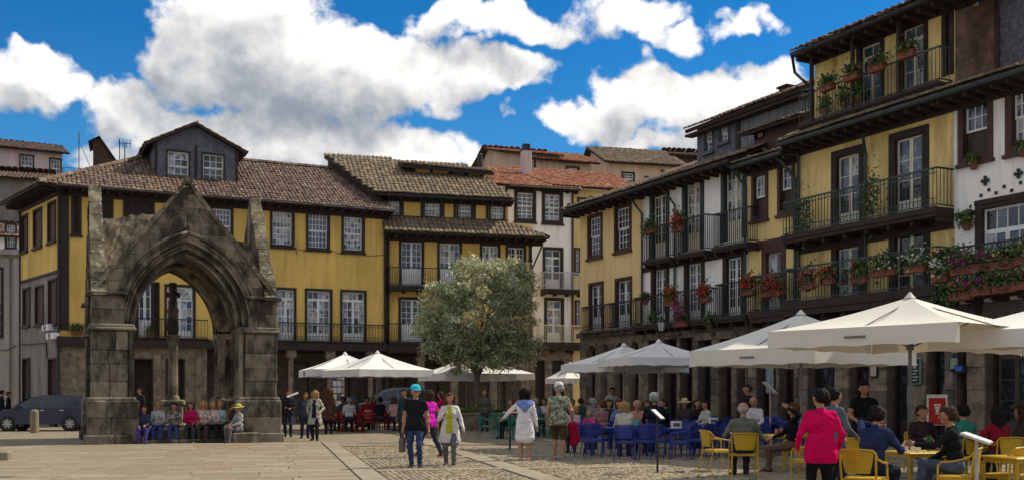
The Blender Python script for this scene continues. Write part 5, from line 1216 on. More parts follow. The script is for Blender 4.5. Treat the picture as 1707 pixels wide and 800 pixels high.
# ---------------------------------------------------------------- things on the tables
GLASS = M('drinking_glass', (.55, .58, .60), .1, .1, 3); CUP = M('china', (.75, .74, .72), .25, .05, 3); AMBER = M('amber_drink', (.35, .17, .04), .2, .2, 3); BOTT = M('green_bottle', (.02, .08, .03), .12, .2, 3)
def tumbler(px, d, lab, mat, z=.73, r=.035, h=.12, cat='glass', nm='glass'):
    x, y = at_d(px, d); m = MB(); m.lathe([(r*.8, 0), (r, h), (r*.9, h), (r*.72, .012)], 10); return m.build(nm, mat, None, (x, y, z), label=lab, cat=cat)
tumbler(1294, 22.2, 'amber glass on the yellow table by the person in black', AMBER); tumbler(1302, 22.3, 'second amber glass right beside the first on that yellow table', AMBER, h=.14)
tumbler(1511, 15.75, 'clear tall glass on the yellow table with cups', GLASS, h=.16); tumbler(1521, 15.85, 'clear glass standing close to the green napkin holder', GLASS, h=.15); tumbler(1530, 15.6, 'white coffee cup on the yellow table with cups', CUP, r=.045, h=.07, cat='cup', nm='cup'); tumbler(1548, 15.9, 'dark green bottle on the yellow table with cups', BOTT, r=.035, h=.24, cat='bottle', nm='bottle')
tumbler(1676, 19.8, 'pale glass on the table before the girl in red', GLASS, h=.15)
tumbler(1061, 25.9, 'turquoise plastic beaker on the blue table near the menu post', M('turquoise', (.05, .38, .48), .4, .1, 3), r=.08, h=.2, cat='beaker', nm='beaker')
for px, d, lb in ((1189, 30.0, 'pale napkin box on a blue table in the second row'), (1127, 26.4, 'white napkin box on the blue table right of the black menu post'), (613, 44.0, 'white napkin box on a red table'), (628, 44.2, 'white menu card standing on a red table')):
    x, y = at_d(px, d); o = thing('napkin_box', lb, 'napkin box', (x, y, .73), .2); MB().cbox(-.13, .13, -.05, .05, 0, .17, .01).build('box', CUP, o); MB().box(-.09, .09, -.053, -.0505, .04, .13).build('print', DARKP, o)
# ---------------------------------------------------------------- menu stands, boards, posts
PAGE = M('menu_page', (.70, .72, .74), .4, .12, 9, col2=(.35, .38, .42), f2=.66)
def stand(label, px, d, zt, w, h, rz, postm, tilt=50):
    x, y = at_d(px, d); o = thing('menu_stand', label, 'menu stand', (x, y, 0), radians(rz)); m = MB(); m.lathe([(.18, 0), (.18, .015), (.03, .03)], 12); m.tube([(0, 0, .02), (0, 0, zt)], .022, 8); m.build('post', postm, o)
    M4 = Matrix.Translation((0, 0, zt)) @ Matrix.Rotation(radians(tilt), 4, 'X'); m = MB(); m.box(-w/2, w/2, -h/2, h/2, -.015, .012, mat=M4); m.build('desk', postm, o); m = MB(); m.box(-w/2+.02, w/2-.02, -h/2+.02, h/2-.02, .013, .018, mat=M4); m.build('page', PAGE, o); return o
stand('black menu post with a tilted white page in front of the blue chairs', 1096, 20.9, 1.18, .40, .30, 70, IRON, 42)
stand('white menu stand with a flat tilted page nearest the right edge', 1628, 13.4, 1.03, .50, .36, 60, POLEW, 20)
stand('grey menu stand with a tilted white page beneath the parasols', 1284, 27.5, 1.74, .40, .45, 60, POLEW, 45)
gpst = thing('dark_post', 'dark slim post under the outstretched hand of the woman in white', 'post', (*gp(850, 750), 0), 0); m = MB(); m.lathe([(.14, 0), (.14, .02), (.03, .04), (.028, 1.0), (.04, 1.02), (.04, 1.06)], 10); m.build('post', GREENWOOD, gpst); MB().box(-.2, .2, -.14, .14, 1.06, 1.08).build('page', PAGE, gpst)
# red board
x, y = at_d(1562, 21.5); rb = thing('red_sign_board', 'red sign board with a white emblem in a white frame behind the yellow tables', 'sign', (x, y, 0), radians(-8))
zb, zt_ = .95, EYE-2*21.5/F; MB().box(-.20, .20, -.012, .012, zb, zt_).build('frame', M('sign_white', (.72, .74, .76), .5, .05), rb); MB().box(-.165, .165, -.018, -.0125, zb+.01, zt_-.07).build('red_panel', REDP, rb)
m = MB(); z0_ = (zb+zt_)/2-.03; [m.box(a, b, -.022, -.0185, z0_+c, z0_+d) for a, b, c, d in ((-.07, .07, .12, .15), (-.045, .045, .06, .1), (-.03, .03, -.02, .05), (-.05, -.035, .05, .12), (.035, .05, .05, .12), (-.035, .035, -.06, -.035))]; m.build('emblem', M('sign_white', (.7, .7, .7)), rb)
m = MB(); [m.box(a-.015, a+.015, -.012, .012, 0, zb) for a in (-.17, .17)]; m.box(-.19, .19, -.2, .2, 0, .02); m.build('legs', POLEG, rb)
# wall things by the doors of the row: menu panel, posters, blue box
def wallpanel(px0, px1, py0, py1, nm, label, cat, mats, off=.12, rows=0):
    r = FR.rect(px0, px1, py0, py1, off); P = FR.at(r[0], -off, r[2]); o = thing(nm, label, cat, tuple(P), radians(TR)); w, h = r[1]-r[0], r[3]-r[2]
    MB().box(0, w, 0, off-.075, 0, h).build('backing', mats[0], o); MB().box(.03, w-.03, -.012, -.002, .03, h-.03).build('face', mats[1], o)
    if rows:
        m = MB(); [m.box(w*.2, w*(.8 if k % 2 else .6), -.016, -.0125, h*(.15+.7*k/rows), h*(.15+.7*k/rows)+.02) for k in range(rows)]; m.build('lettering', M('sign_white', (.7, .7, .7)), o)
wallpanel(1519, 1534, 596, 640, 'menu_board', 'dark menu board in a pale green frame on the wall behind the large parasol pole', 'board', [M('pale_green_frame', (.25, .33, .30), .5), M('chalk_black', (.02, .025, .025), .5)], rows=6)
wallpanel(1583, 1598, 594, 616, 'poster', 'small yellow green and blue poster beside the doorway behind the red sign', 'poster', [DARKWOOD, M('poster_bright', (.30, .33, .05), .5, .6, 9, col2=(.05, .22, .38), f2=.5)])
wallpanel(1592, 1606, 608, 620, 'blue_sign', 'small bright blue sign below the poster by the doorway', 'sign', [DARKWOOD, M('sign_blue', (.03, .10, .50), .4, .15, 9)], off=.22)
wallpanel(1450, 1462, 606, 628, 'notice', 'pinkish white printed notice on the pier behind the waiter', 'notice', [DARKWOOD, M('notice_paper', (.50, .40, .40), .6, .2, 20, col2=(.25, .18, .18), f2=.55)])
wallpanel(1276, 1291, 588, 656, 'menu_board', 'tall pale menu panel with rows of small pictures behind the tilted white menu', 'board', [DARKWOOD, M('menu_pictures', (.32, .38, .40), .5, .3, 14, col2=(.05, .06, .07), f2=.52)])
# postcard rack beyond the red chairs
x, y = at_d(565, 49.5); pr = thing('postcard_rack', 'tall rack of pale cards and prints beyond the red chairs', 'rack', (x, y, 0), .3); m = MB(); m.tube([(0, 0, 0), (0, 0, 2.5)], .03, 6); m.lathe([(.3, 0), (.3, .03)], 10); m.build('pole', IRON, pr)
for k in range(5):
    for j in (-1, 0, 1): MB().box(j*.2-.09, j*.2+.09, -.06-.02*j, -.04-.02*j, 1.0+k*.31, 1.26+k*.31).build('card', rnd.choice((PAGE, CUP, PANES[1], BEIGE)), pr)
# bollard, kerb stone
o = thing('bollard', 'short round-topped stone bollard in front of the dark blue car', 'bollard', (*gp(57.5, 721), 0)); MB().lathe([(.165, 0), (.165, .84), (.15, .90), (.10, .94), (.04, .95)], 14).build('stone', SLABM[1], o)
o = thing('kerb_block', 'low stone block cut off by the left edge', 'stone', (*gp(-3, 768), 0), .3); MB().cbox(-.35, .27, -.2, .2, 0, .24, .04).build('stone', SLABM[0], o)
# ---------------------------------------------------------------- cars
def car(label, x, y, rz, paint, s=1.0, hs=1.0):
    o = thing('parked_car', label, 'car', (x, y, 0), rz); P = M(paint[0], paint[1], .25, .05, 2, spec=.6); GL = glassy('car_glass', (.02, .028, .035)); RUB = M('tyre_rubber', (.02, .02, .02), .8); ALU = M('alloy', (.45, .45, .46), .35, .1, 4, metal=.7); LT = M('lamp_glass', (.6, .62, .62), .12)
    # side outline, nose at -x; (x, z)
    low = [(-2.02, .28), (-2.06, .52), (-1.98, .72), (-1.72, .84), (-1.05, .98), (1.80, 1.00), (2.0, .90), (2.04, .5), (2.0, .28)]
    cab = [(-1.15, .97), (-.35, 1.44), (.1, 1.53), (1.0, 1.54), (1.62, 1.46), (1.92, 1.0)]
    Z = lambda p: [(a*s, b*hs*s) for a, b in p]
    def loft(poly, ws, ins):
        vs = []; n = len(poly); c = (sum(p[0] for p in poly)/n, sum(p[1] for p in poly)/n)
        for w, i in zip(ws, ins): vs += [(c[0]+(p[0]-c[0])*i, w, c[1]+(p[1]-c[1])*i) for p in poly]
        fs = []
        for k in range(len(ws)-1): fs += [(k*n+i, k*n+(i+1) % n, (k+1)*n+(i+1) % n, (k+1)*n+i) for i in range(n)]
        fs += [tuple(range(n-1, -1, -1)), tuple((len(ws)-1)*n+i for i in range(n))]; return vs, fs
    v, f = loft(Z(low), [-.84*s, -.80*s, -.6*s, .6*s, .80*s, .84*s], [.955, .985, 1, 1, .985, .955]); MB().add(v, f).build('body', P, o)
    vs = []; n = len(cab); zc = Z(cab)
    for sgn in (-1, 1):
        for (a, b) in zc: vs.append((a, sgn*(.80-.20*(b/s/hs-.97)/.57)*s, b))
    MB().add(vs, [tuple(range(n)), tuple(range(2*n-1, n-1, -1))]+[(i, n+i, n+(i+1) % n, (i+1) % n) for i in range(n)]).build('cabin', P, o)
    for sgn in (-1, 1):
        yy = lambda b: sgn*((.80-.20*(b-.97)/.57)*s+.006)
        for q in ([(-.92, 1.03), (-.34, 1.37), (.22, 1.45), (.22, 1.03)], [(.30, 1.03), (.30, 1.45), (.98, 1.45), (1.02, 1.03)], [(1.10, 1.03), (1.06, 1.45), (1.5, 1.38), (1.66, 1.06)]):
            pts = [(a*s, yy(b), b*hs*s) for a, b in q]; MB().add(pts, [(0, 1, 2, 3) if sgn > 0 else (3, 2, 1, 0)]).build('window', GL, o)
        for a in (.05, .85): MB().cbox(a*s, (a+.18)*s, sgn*.845*s-.02, sgn*.845*s+.02, .86*hs*s, .90*hs*s, .008).build('door_handle', P if False else ALU, o)
        for a in (-.95, .26, 1.08): MB().box(a*s-.004, a*s+.004, sgn*.838*s-.004, sgn*.838*s+.004, .35*s, .96*hs*s).build('door_seam', RUB, o)
        MB().cbox(-.95*s, -.78*s, sgn*.86*s-.09, sgn*.86*s+.09, 1.0*hs*s, 1.14*hs*s, .03).build('mirror', P, o)
        MB().cbox(-2.03*s, -1.72*s, sgn*.68*s-.12, sgn*.68*s+.12, .66*hs*s, .80*hs*s, .05).build('headlight', LT, o)
        MB().cbox(1.95*s, 2.03*s, sgn*.7*s-.1, sgn*.7*s+.1, .75*hs*s, .98*hs*s, .03).build('tail_light', REDP, o)
    for a in (-1.28, 1.28):
        for sgn in (-1, 1):
            w = link('wheel', MB().lathe([(.31*s, -.10), (.325*s, -.06), (.325*s, .06), (.31*s, .10), (.2*s, .105)], 20, mat=Matrix.Rotation(pi/2, 4, 'X')).mesh('wheel', RUB), o, (a*s, sgn*.76*s, .325*s))
            m = MB(); m.lathe([(.205*s, -.115), (.20*s, .115)], 20, mat=Matrix.Rotation(pi/2, 4, 'X')); m.build('rim', M('rim_dark', (.10, .10, .11), .4, metal=.5), w)
            m = MB(); [m.box(-.025, .025, -.125, .125, 0, .19*s, mat=Matrix.Rotation(k*2*pi/7, 4, 'Y')) for k in range(7)]; m.build('spokes', ALU, w)
            MB().lathe([(.37*s, -.11), (.37*s, .098)], 20, mat=Matrix.Rotation(pi/2, 4, 'X')).build('wheel_arch', RUB, o, (a*s, sgn*.76*s-sgn*.02, .34*s))
    MB().add([(p[0], p[1], p[2]) for p in [(-1.10*s, -.70*s, 1.03*hs*s), (-1.10*s, .70*s, 1.03*hs*s), (-.40*s, .62*s, 1.425*hs*s), (-.40*s, -.62*s, 1.425*hs*s)]], [(3, 2, 1, 0)]).build('windscreen', GL, o, (-.022*s, 0, .016*s))
    m = MB(); m.box(-2.075*s, -2.03*s, -.26, .26, .42*s, .53*s); m.build('number_plate', M('sign_white', (.7, .7, .7)), o)
    return o
x, y = at_d(77, 45.2); car('dark blue hatchback parked beside the stone canopy', x, y, radians(4), ('blue_car_paint', (.010, .016, .055)))
x, y = at_d(652, 50.8); car('grey blue people carrier parked beyond the red chairs', x, y, radians(10), ('grey_car_paint', (.09, .11, .15)), 1.08, 1.13)
# ---------------------------------------------------------------- flower pots and boxes
POT = M('terracotta', (.19, .065, .040), .85, .2, 6); RB_ = leafmat('red_bloom', (.52, .020, .030)); MG_ = leafmat('magenta_bloom', (.40, .03, .26)); PK_ = leafmat('pink_bloom', (.55, .12, .20)); WH_ = leafmat('white_bloom', (.70, .68, .64)); YB_ = leafmat('yellow_bloom', (.60, .45, .04)); OR_ = leafmat('orange_red_bloom', (.50, .06, .02))
FLM = {}
def flowers(nm, label, P, rz, w=.5, h=.35, bloom=None, pot=True, bloomf=.3, trail=.0, box=True, cat=None, group=None):
    o = thing(nm, label, cat or nm.replace('_', ' '), tuple(P), rz, group)
    if pot:
        m = MB()
        if box: m.cbox(-w/2, w/2, -.10, .10, 0, .17, .02); m.box(-w/2-.012, w/2+.012, -.112, .112, .171, .20)
        else: m.lathe([(.08, 0), (.12, .17), (.135, .17), (.135, .21), (.11, .21)], 12)
        m.build('pot', POT, o)
    k = (round(w, 1), round(h, 1), trail, rnd.randrange(3), box)
    zb = .2 if pot else 0.
    if k not in FLM:
        rs = np.random.RandomState(len(FLM)+3); n = int(420*(w+.3)); q = rs.normal(size=(n, 3))*np.array([w*.30, .09 if box else .10, h*.34]); q[:, 2] = zb+h*.35+q[:, 2]-trail*rs.uniform(0, 1, n)*(rs.uniform(0, 1, n) < .4); q[:, 1] -= trail*.1
        nb_ = int(300*(w+.3)); b = rs.normal(size=(nb_, 3))*np.array([w*.28, .11, h*.30]); b[:, 2] = zb+h*.45+b[:, 2]-trail*rs.uniform(0, 1, nb_)*(rs.uniform(0, 1, nb_) < .4); b[:, 1] -= .05
        FLM[k] = (leafmesh('foliage', q, 0, .062, GREEN, len(FLM), .5), b)
    link('foliage', FLM[k][0], o)
    if bloom is not None:
        b = FLM[k][1]; n = int(len(b)*bloomf/.85); kk = k+(bloom.name, n)
        if kk not in FLM: FLM[kk] = leafmesh('blossom', b[:n], 0, .044, [bloom], 9, .8)
        link('blossom', FLM[kk], o)
    return o
def onrail(fr, px, py, off, nm, label, **kw):
    s = fr.s_(px, off); P = fr.at(s, -off, fr.z_(px, py, off)); return flowers(nm, label, P, fr.th, **kw)
BOX = 'flower_box'
onrail(FB, 1130, 386, .62, BOX, 'big bunch of red geraniums on the upper middle balcony of the white house', w=.6, h=.6, bloom=RB_, bloomf=.6)
onrail(FB, 1082, 390, .60, 'green_plant', 'green plant trailing over the upper left balcony of the white house', w=.7, h=.4, bloom=None, trail=.3)
onrail(FB, 1118, 510, .62, BOX, 'orange red geraniums on the lower left balcony of the white house', w=.7, h=.6, bloom=OR_, bloomf=.55)
onrail(FB, 1174, 504, .62, BOX, 'red geraniums beside green leaves on the lower middle balcony of the white house', w=.6, h=.55, bloom=RB_, bloomf=.45)
onrail(FB, 1134, 545, .66, BOX, 'purple magenta flowers hanging below the lower balcony of the white house', w=.7, h=.7, bloom=MG_, bloomf=.6)
onrail(FB, 1183, 548, .50, 'potted_plant', 'dark leafy pot at the floor of the lower right balcony', w=.4, h=.4, box=False)
onrail(FB, 1076, 508, .60, 'potted_plant', 'small red flower pot at the far left end of the lower balcony', w=.25, h=.3, bloom=RB_, box=False)
onrail(FB, 1088, 547, .45, 'potted_plant', 'green plant at the foot of the lower left balcony of the white house', w=.5, h=.5, box=False)
onrail(FC, 1248, 492, .55, BOX, 'red geraniums and tall green leaves on the corner of the narrow house balcony', w=.6, h=.6, bloom=RB_, bloomf=.35)
onrail(FC, 1287, 494, .60, BOX, 'bright crimson geraniums across the door of the narrow pale yellow house', w=.9, h=.5, bloom=RB_, bloomf=.8, trail=.2)
onrail(FD, 1346, 482, .80, BOX, 'pink flowers in the leftmost box of the first balcony of the tall yellow house', w=.6, h=.55, bloom=PK_)
onrail(FD, 1380, 474, .80, BOX, 'dark red flowers in the second box of the first balcony of the tall yellow house', w=.55, h=.4, bloom=RB_)
onrail(FD, 1432, 473, .80, BOX, 'green leafy box right of the first door on the tall yellow house', w=.6, h=.5, bloom=RB_, bloomf=.06)
onrail(FD, 1474, 460, .80, BOX, 'long box of leaves and pale blossoms between the doors of the tall yellow house', w=.9, h=.45, bloom=WH_, bloomf=.10)
onrail(FD, 1526, 455, .82, BOX, 'white and red geraniums bursting from the box in front of the second door', w=.7, h=.5, bloom=WH_, bloomf=.25)
onrail(FD, 1567, 440, .50, 'hanging_pot', 'small terracotta wall pot at the right end of the tall yellow house', w=.25, h=.12, bloom=RB_, bloomf=.2, box=False)
onrail(FD, 1568, 470, .82, BOX, 'white flowers and leaves at the last box before the house with crosses', w=.5, h=.55, bloom=WH_, bloomf=.35)
for px, py, b, lb in ((1606, 458, MG_, 'magenta flowers in the upper long box at the left of the crossed white house'), (1640, 452, MG_, 'magenta flowers in the upper box below the french window of the crossed white house'), (1668, 450, YB_, 'green upper box with a few yellow blossoms on the crossed white house'), (1698, 443, YB_, 'upper flower box at the right edge on the crossed white house')):
    onrail(FE, px, py, .78, BOX, lb, w=.75, h=.36, bloom=b, bloomf=.22 if b is MG_ else .05)
for px, py, b, lb in ((1602, 500, PK_, 'pink flowers in the lower box at the left corner of the crossed white house'), (1640, 492, MG_, 'purple pink flowers spilling over the lower box of the crossed white house'), (1672, 488, YB_, 'lower box with a yellow blossom on the crossed white house'), (1700, 483, RB_, 'lower green box beside the white board at the right edge')):
    onrail(FE, px, py, .85, BOX, lb, w=.7, h=.38, bloom=b, bloomf=.22 if b in (PK_, MG_) else .05)
onrail(FD, 1578, 505, .80, 'green_plant', 'dense dark green plant filling the balcony corner of the tall yellow house', w=.7, h=.9, pot=False); onrail(FE, 1597, 452, .70, 'green_plant', 'pale green bush behind the magenta flowers on the crossed white house', w=.6, h=.7, pot=False)
onrail(FE, 1611, 384, .12, 'hanging_pot', 'terracotta pot of green leaves hanging on the crossed white wall', w=.4, h=.35, box=False); onrail(FE, 1623, 283, .14, 'hanging_pot', 'small terracotta pot under the half open window of the crossed white house', w=.25, h=.2, box=False); onrail(FE, 1706, 262, .14, 'hanging_pot', 'small terracotta pot under the sash window at the right edge', w=.25, h=.25, box=False)
onrail(FD, 1452, 354, .60, 'climbing_plant', 'dark climbing plant hanging on the second balcony between the two doors', w=.5, h=1.2, pot=False); onrail(FD, 1340, 382, .55, 'climbing_plant', 'dark climbing plant at the left end of the second balcony', w=.6, h=1.1, pot=False)
for px, py, lb, b in ((1380, 152, 'red planter box with green leaves at the left of the top gallery', None), (1462, 120, 'red planter box with an upright plant at the first top door', RB_), (1512, 98, 'red planter box at the second top door', RB_), (1420, 135, 'dark pot with pink blossoms beside the top gallery post', PK_)):
    onrail(FD, px, py, .62, BOX, lb, w=.55, h=.32, bloom=b, bloomf=.06)
for px, py, lb in ((1375, 195, 'leafy pot standing low at the left of the top gallery'), (1408, 184, 'tall leafy pot standing beside the first post of the top gallery'), (1431, 173, 'dark pot plant against the first top door')): onrail(FD, px, py, .42, 'potted_plant', lb, w=.38, h=.5, box=False)
s_ = FL.s_(250); flowers('potted_plant', 'terracotta pot with a small plant on the balcony behind the arch', FL.at(s_, -.18, zs1+.04), radians(TH), w=.4, h=.4, box=True)
s_ = FL.s_(128); flowers('flower_box', 'terracotta box on the first balcony left of the canopy pier', FL.at(s_, -.2, zs1+.1), radians(TH), w=.5, h=.3)
# ---------------------------------------------------------------- people: one smooth body each, grown from limb volumes
CORN = np.array([[i, j, k] for i in (0, 1) for j in (0, 1) for k in (0, 1)])
EDG = [(a, b) for a in range(8) for b in range(a+1, 8) if np.abs(CORN[a]-CORN[b]).sum() == 1]
def snets(Fd, o, h):
    S = Fd < 0; nx, ny, nz = Fd.shape
    cnt = sum(S[a:nx-1+a, b:ny-1+b, c:nz-1+c].astype(np.int8) for a, b, c in CORN)
    act = (cnt > 0) & (cnt < 8); ids = np.argwhere(act); n = len(ids); idx = -np.ones(act.shape, np.int32); idx[act] = np.arange(n)
    val = [Fd[tuple((ids+c).T)] for c in CORN]; P = np.zeros((n, 3)); Wt = np.zeros(n)
    for a, b in EDG:
        m = (val[a] < 0) != (val[b] < 0); t_ = np.where(m, val[a]/np.where(m, val[a]-val[b], 1), 0)
        P += np.where(m[:, None], CORN[a]+t_[:, None]*(CORN[b]-CORN[a]), 0); Wt += m
    V = o+h*(ids+P/Wt[:, None]); fs = []
    for ax in range(3):
        sl0 = [slice(1, -1)]*3; sl1 = [slice(1, -1)]*3; sl0[ax] = slice(0, -1); sl1[ax] = slice(1, None)
        A, B_ = S[tuple(sl0)], S[tuple(sl1)]; u, w = [(1, 2), (2, 0), (0, 1)][ax]
        for sgn, msk in ((1, A & ~B_), (-1, ~A & B_)):
            q = np.argwhere(msk)
            if not len(q): continue
            off = np.ones(3, int); off[ax] = 0; q = q+off; e = np.eye(3, dtype=int)
            c = [idx[tuple((q-e[u]-e[w]).T)], idx[tuple((q-e[w]).T)], idx[tuple(q.T)], idx[tuple((q-e[u]).T)]]
            fs.append(np.stack(c if sgn > 0 else c[::-1], 1))
    return V, np.concatenate(fs)
def capd(P, a, b, ra, rb, sc=None):
    a, b = np.asarray(a, float), np.asarray(b, float)
    if sc is not None: P, a, b = P*sc, a*sc, b*sc
    d = b-a; L2 = max(1e-9, d @ d); t_ = np.clip(((P-a) @ d)/L2, 0, 1)
    return np.linalg.norm(P-a-t_[..., None]*d, axis=-1)-(ra+(rb-ra)*t_)
def field(caps, h, k=.028):
    lo = np.min([np.minimum(c[0], c[1])-max(c[2], c[3])*1.6 for c in caps], 0)-.06; hi = np.max([np.maximum(c[0], c[1])+max(c[2], c[3])*1.6 for c in caps], 0)+.06
    n = np.ceil((hi-lo)/h).astype(int)+1; Fd = np.full(n, .5)
    for c in caps:
        m = max(c[2], c[3])*1.6+.09; i0 = np.maximum(0, np.floor((np.minimum(c[0], c[1])-m-lo)/h).astype(int)); i1 = np.minimum(n, np.ceil((np.maximum(c[0], c[1])+m-lo)/h).astype(int)+1)
        ax = [lo[q]+h*np.arange(i0[q], i1[q]) for q in range(3)]; P = np.stack(np.meshgrid(*ax, indexing='ij'), -1); d = capd(P, *c[:4], c[5] if len(c) > 5 else None)
        sl = tuple(slice(i0[q], i1[q]) for q in range(3)); f0 = Fd[sl]; kk = c[6] if len(c) > 6 else k; hh = np.maximum(kk-np.abs(f0-d), 0)/kk; Fd[sl] = np.minimum(f0, d)-hh*hh*kk*.25
    return Fd, lo
def skin(name, caps, h, mats, front=None, hem=None, wr=0., headz=9., rough=0.):
    """caps: (a, b, ra, rb, material slot, axis scale, blend)"""
    caps = [(np.asarray(c[0], float), np.asarray(c[1], float))+tuple(c[2:]) for c in caps]
    Fd, lo = field(caps, h); V, Q = snets(Fd, lo, h); C_ = V[Q].mean(1); best = np.full(len(C_), 9.); lab = np.zeros(len(C_), np.int32)
    for c in caps:
        d = capd(C_, *c[:4], c[5] if len(c) > 5 else None); m = d < best; best[m] = d[m]; lab[m] = c[4]
    if hem is not None:
        m = (lab == 1) & (C_[:, 2] < hem) & (np.abs(C_[:, 0]) < .19); lab[m] = 2
    if wr:
        ph = C_.sum()*7 % 6; amp = wr*np.where(V[:, 2] < 2.2, 1, 0)
        hd_ = V[:, 2] > headz; amp = np.where(hd_, 0, amp)
        n1 = np.sin(V[:, 2]*31+V[:, 0]*17+ph)*np.sin(V[:, 0]*23-V[:, 2]*13+ph*2)+.7*np.sin(V[:, 2]*57-V[:, 1]*41+ph)*np.sin(V[:, 0]*47+V[:, 2]*29)
        V = V.copy(); V[:, 1] += amp*n1; V[:, 0] += amp*.6*np.sin(V[:, 2]*37+V[:, 1]*27+ph)
    if rough:
        V = V+np.random.RandomState(len(V)).normal(size=V.shape)*rough*np.array([1, 1, .4])
    if front:
        w_, y_, za_, zb_ = front; m = (lab == 1) & (np.abs(C_[:, 0]) < w_*(.7+.5*(zb_-C_[:, 2])/(zb_-za_))) & (C_[:, 1] > y_) & (C_[:, 2] > za_) & (C_[:, 2] < zb_); lab[m] = 4
    me = bpy.data.meshes.new(name); nv, nf = len(V), len(Q); me.vertices.add(nv); me.vertices.foreach_set('co', V.ravel()); me.loops.add(nf*4); me.loops.foreach_set('vertex_index', Q.ravel().astype(np.int32))
    me.polygons.add(nf); me.polygons.foreach_set('loop_start', np.arange(0, nf*4, 4, dtype=np.int32))
    for m in mats: me.materials.append(m)
    me.polygons.foreach_set('material_index', lab); me.polygons.foreach_set('use_smooth', [True]*nf); me.update(); return me
def ik(a, t_, l1, l2, pole):
    a, t_, pole = np.array(a, float), np.array(t_, float), np.array(pole, float); d = t_-a; L_ = np.linalg.norm(d)
    if L_ > (l1+l2)*.995: t_ = a+d/L_*(l1+l2)*.995; d = t_-a; L_ = np.linalg.norm(d)
    u = d/L_; x = (l1*l1-l2*l2+L_*L_)/(2*L_); hh = sqrt(max(0, l1*l1-x*x)); p = pole-u*(pole @ u); p = p/max(1e-6, np.linalg.norm(p)); return a+u*x+p*hh, t_
SKINC = {'fair': (.46, .25, .165), 'tan': (.36, .18, .105), 'dark': (.22, .105, .06)}
HAIRC = {'black': (.012, .010, .010), 'brown': (.045, .024, .014), 'chestnut': (.10, .045, .02), 'blond': (.36, .22, .09), 'grey': (.30, .29, .28), 'white': (.55, .54, .52)}
def cloth(c, pat=None):
    nm = 'cloth_%02d_%02d_%02d%s' % (*(int(x*100) for x in c), '_print' if pat else '')
    return M(nm, c, .85, .16, 7, .25, 40, col2=pat, f2=.52, w2=.06, spec=.02) if pat else M(nm, c, .9, .16, 5, .25, 40, spec=.02)
npeople = 0
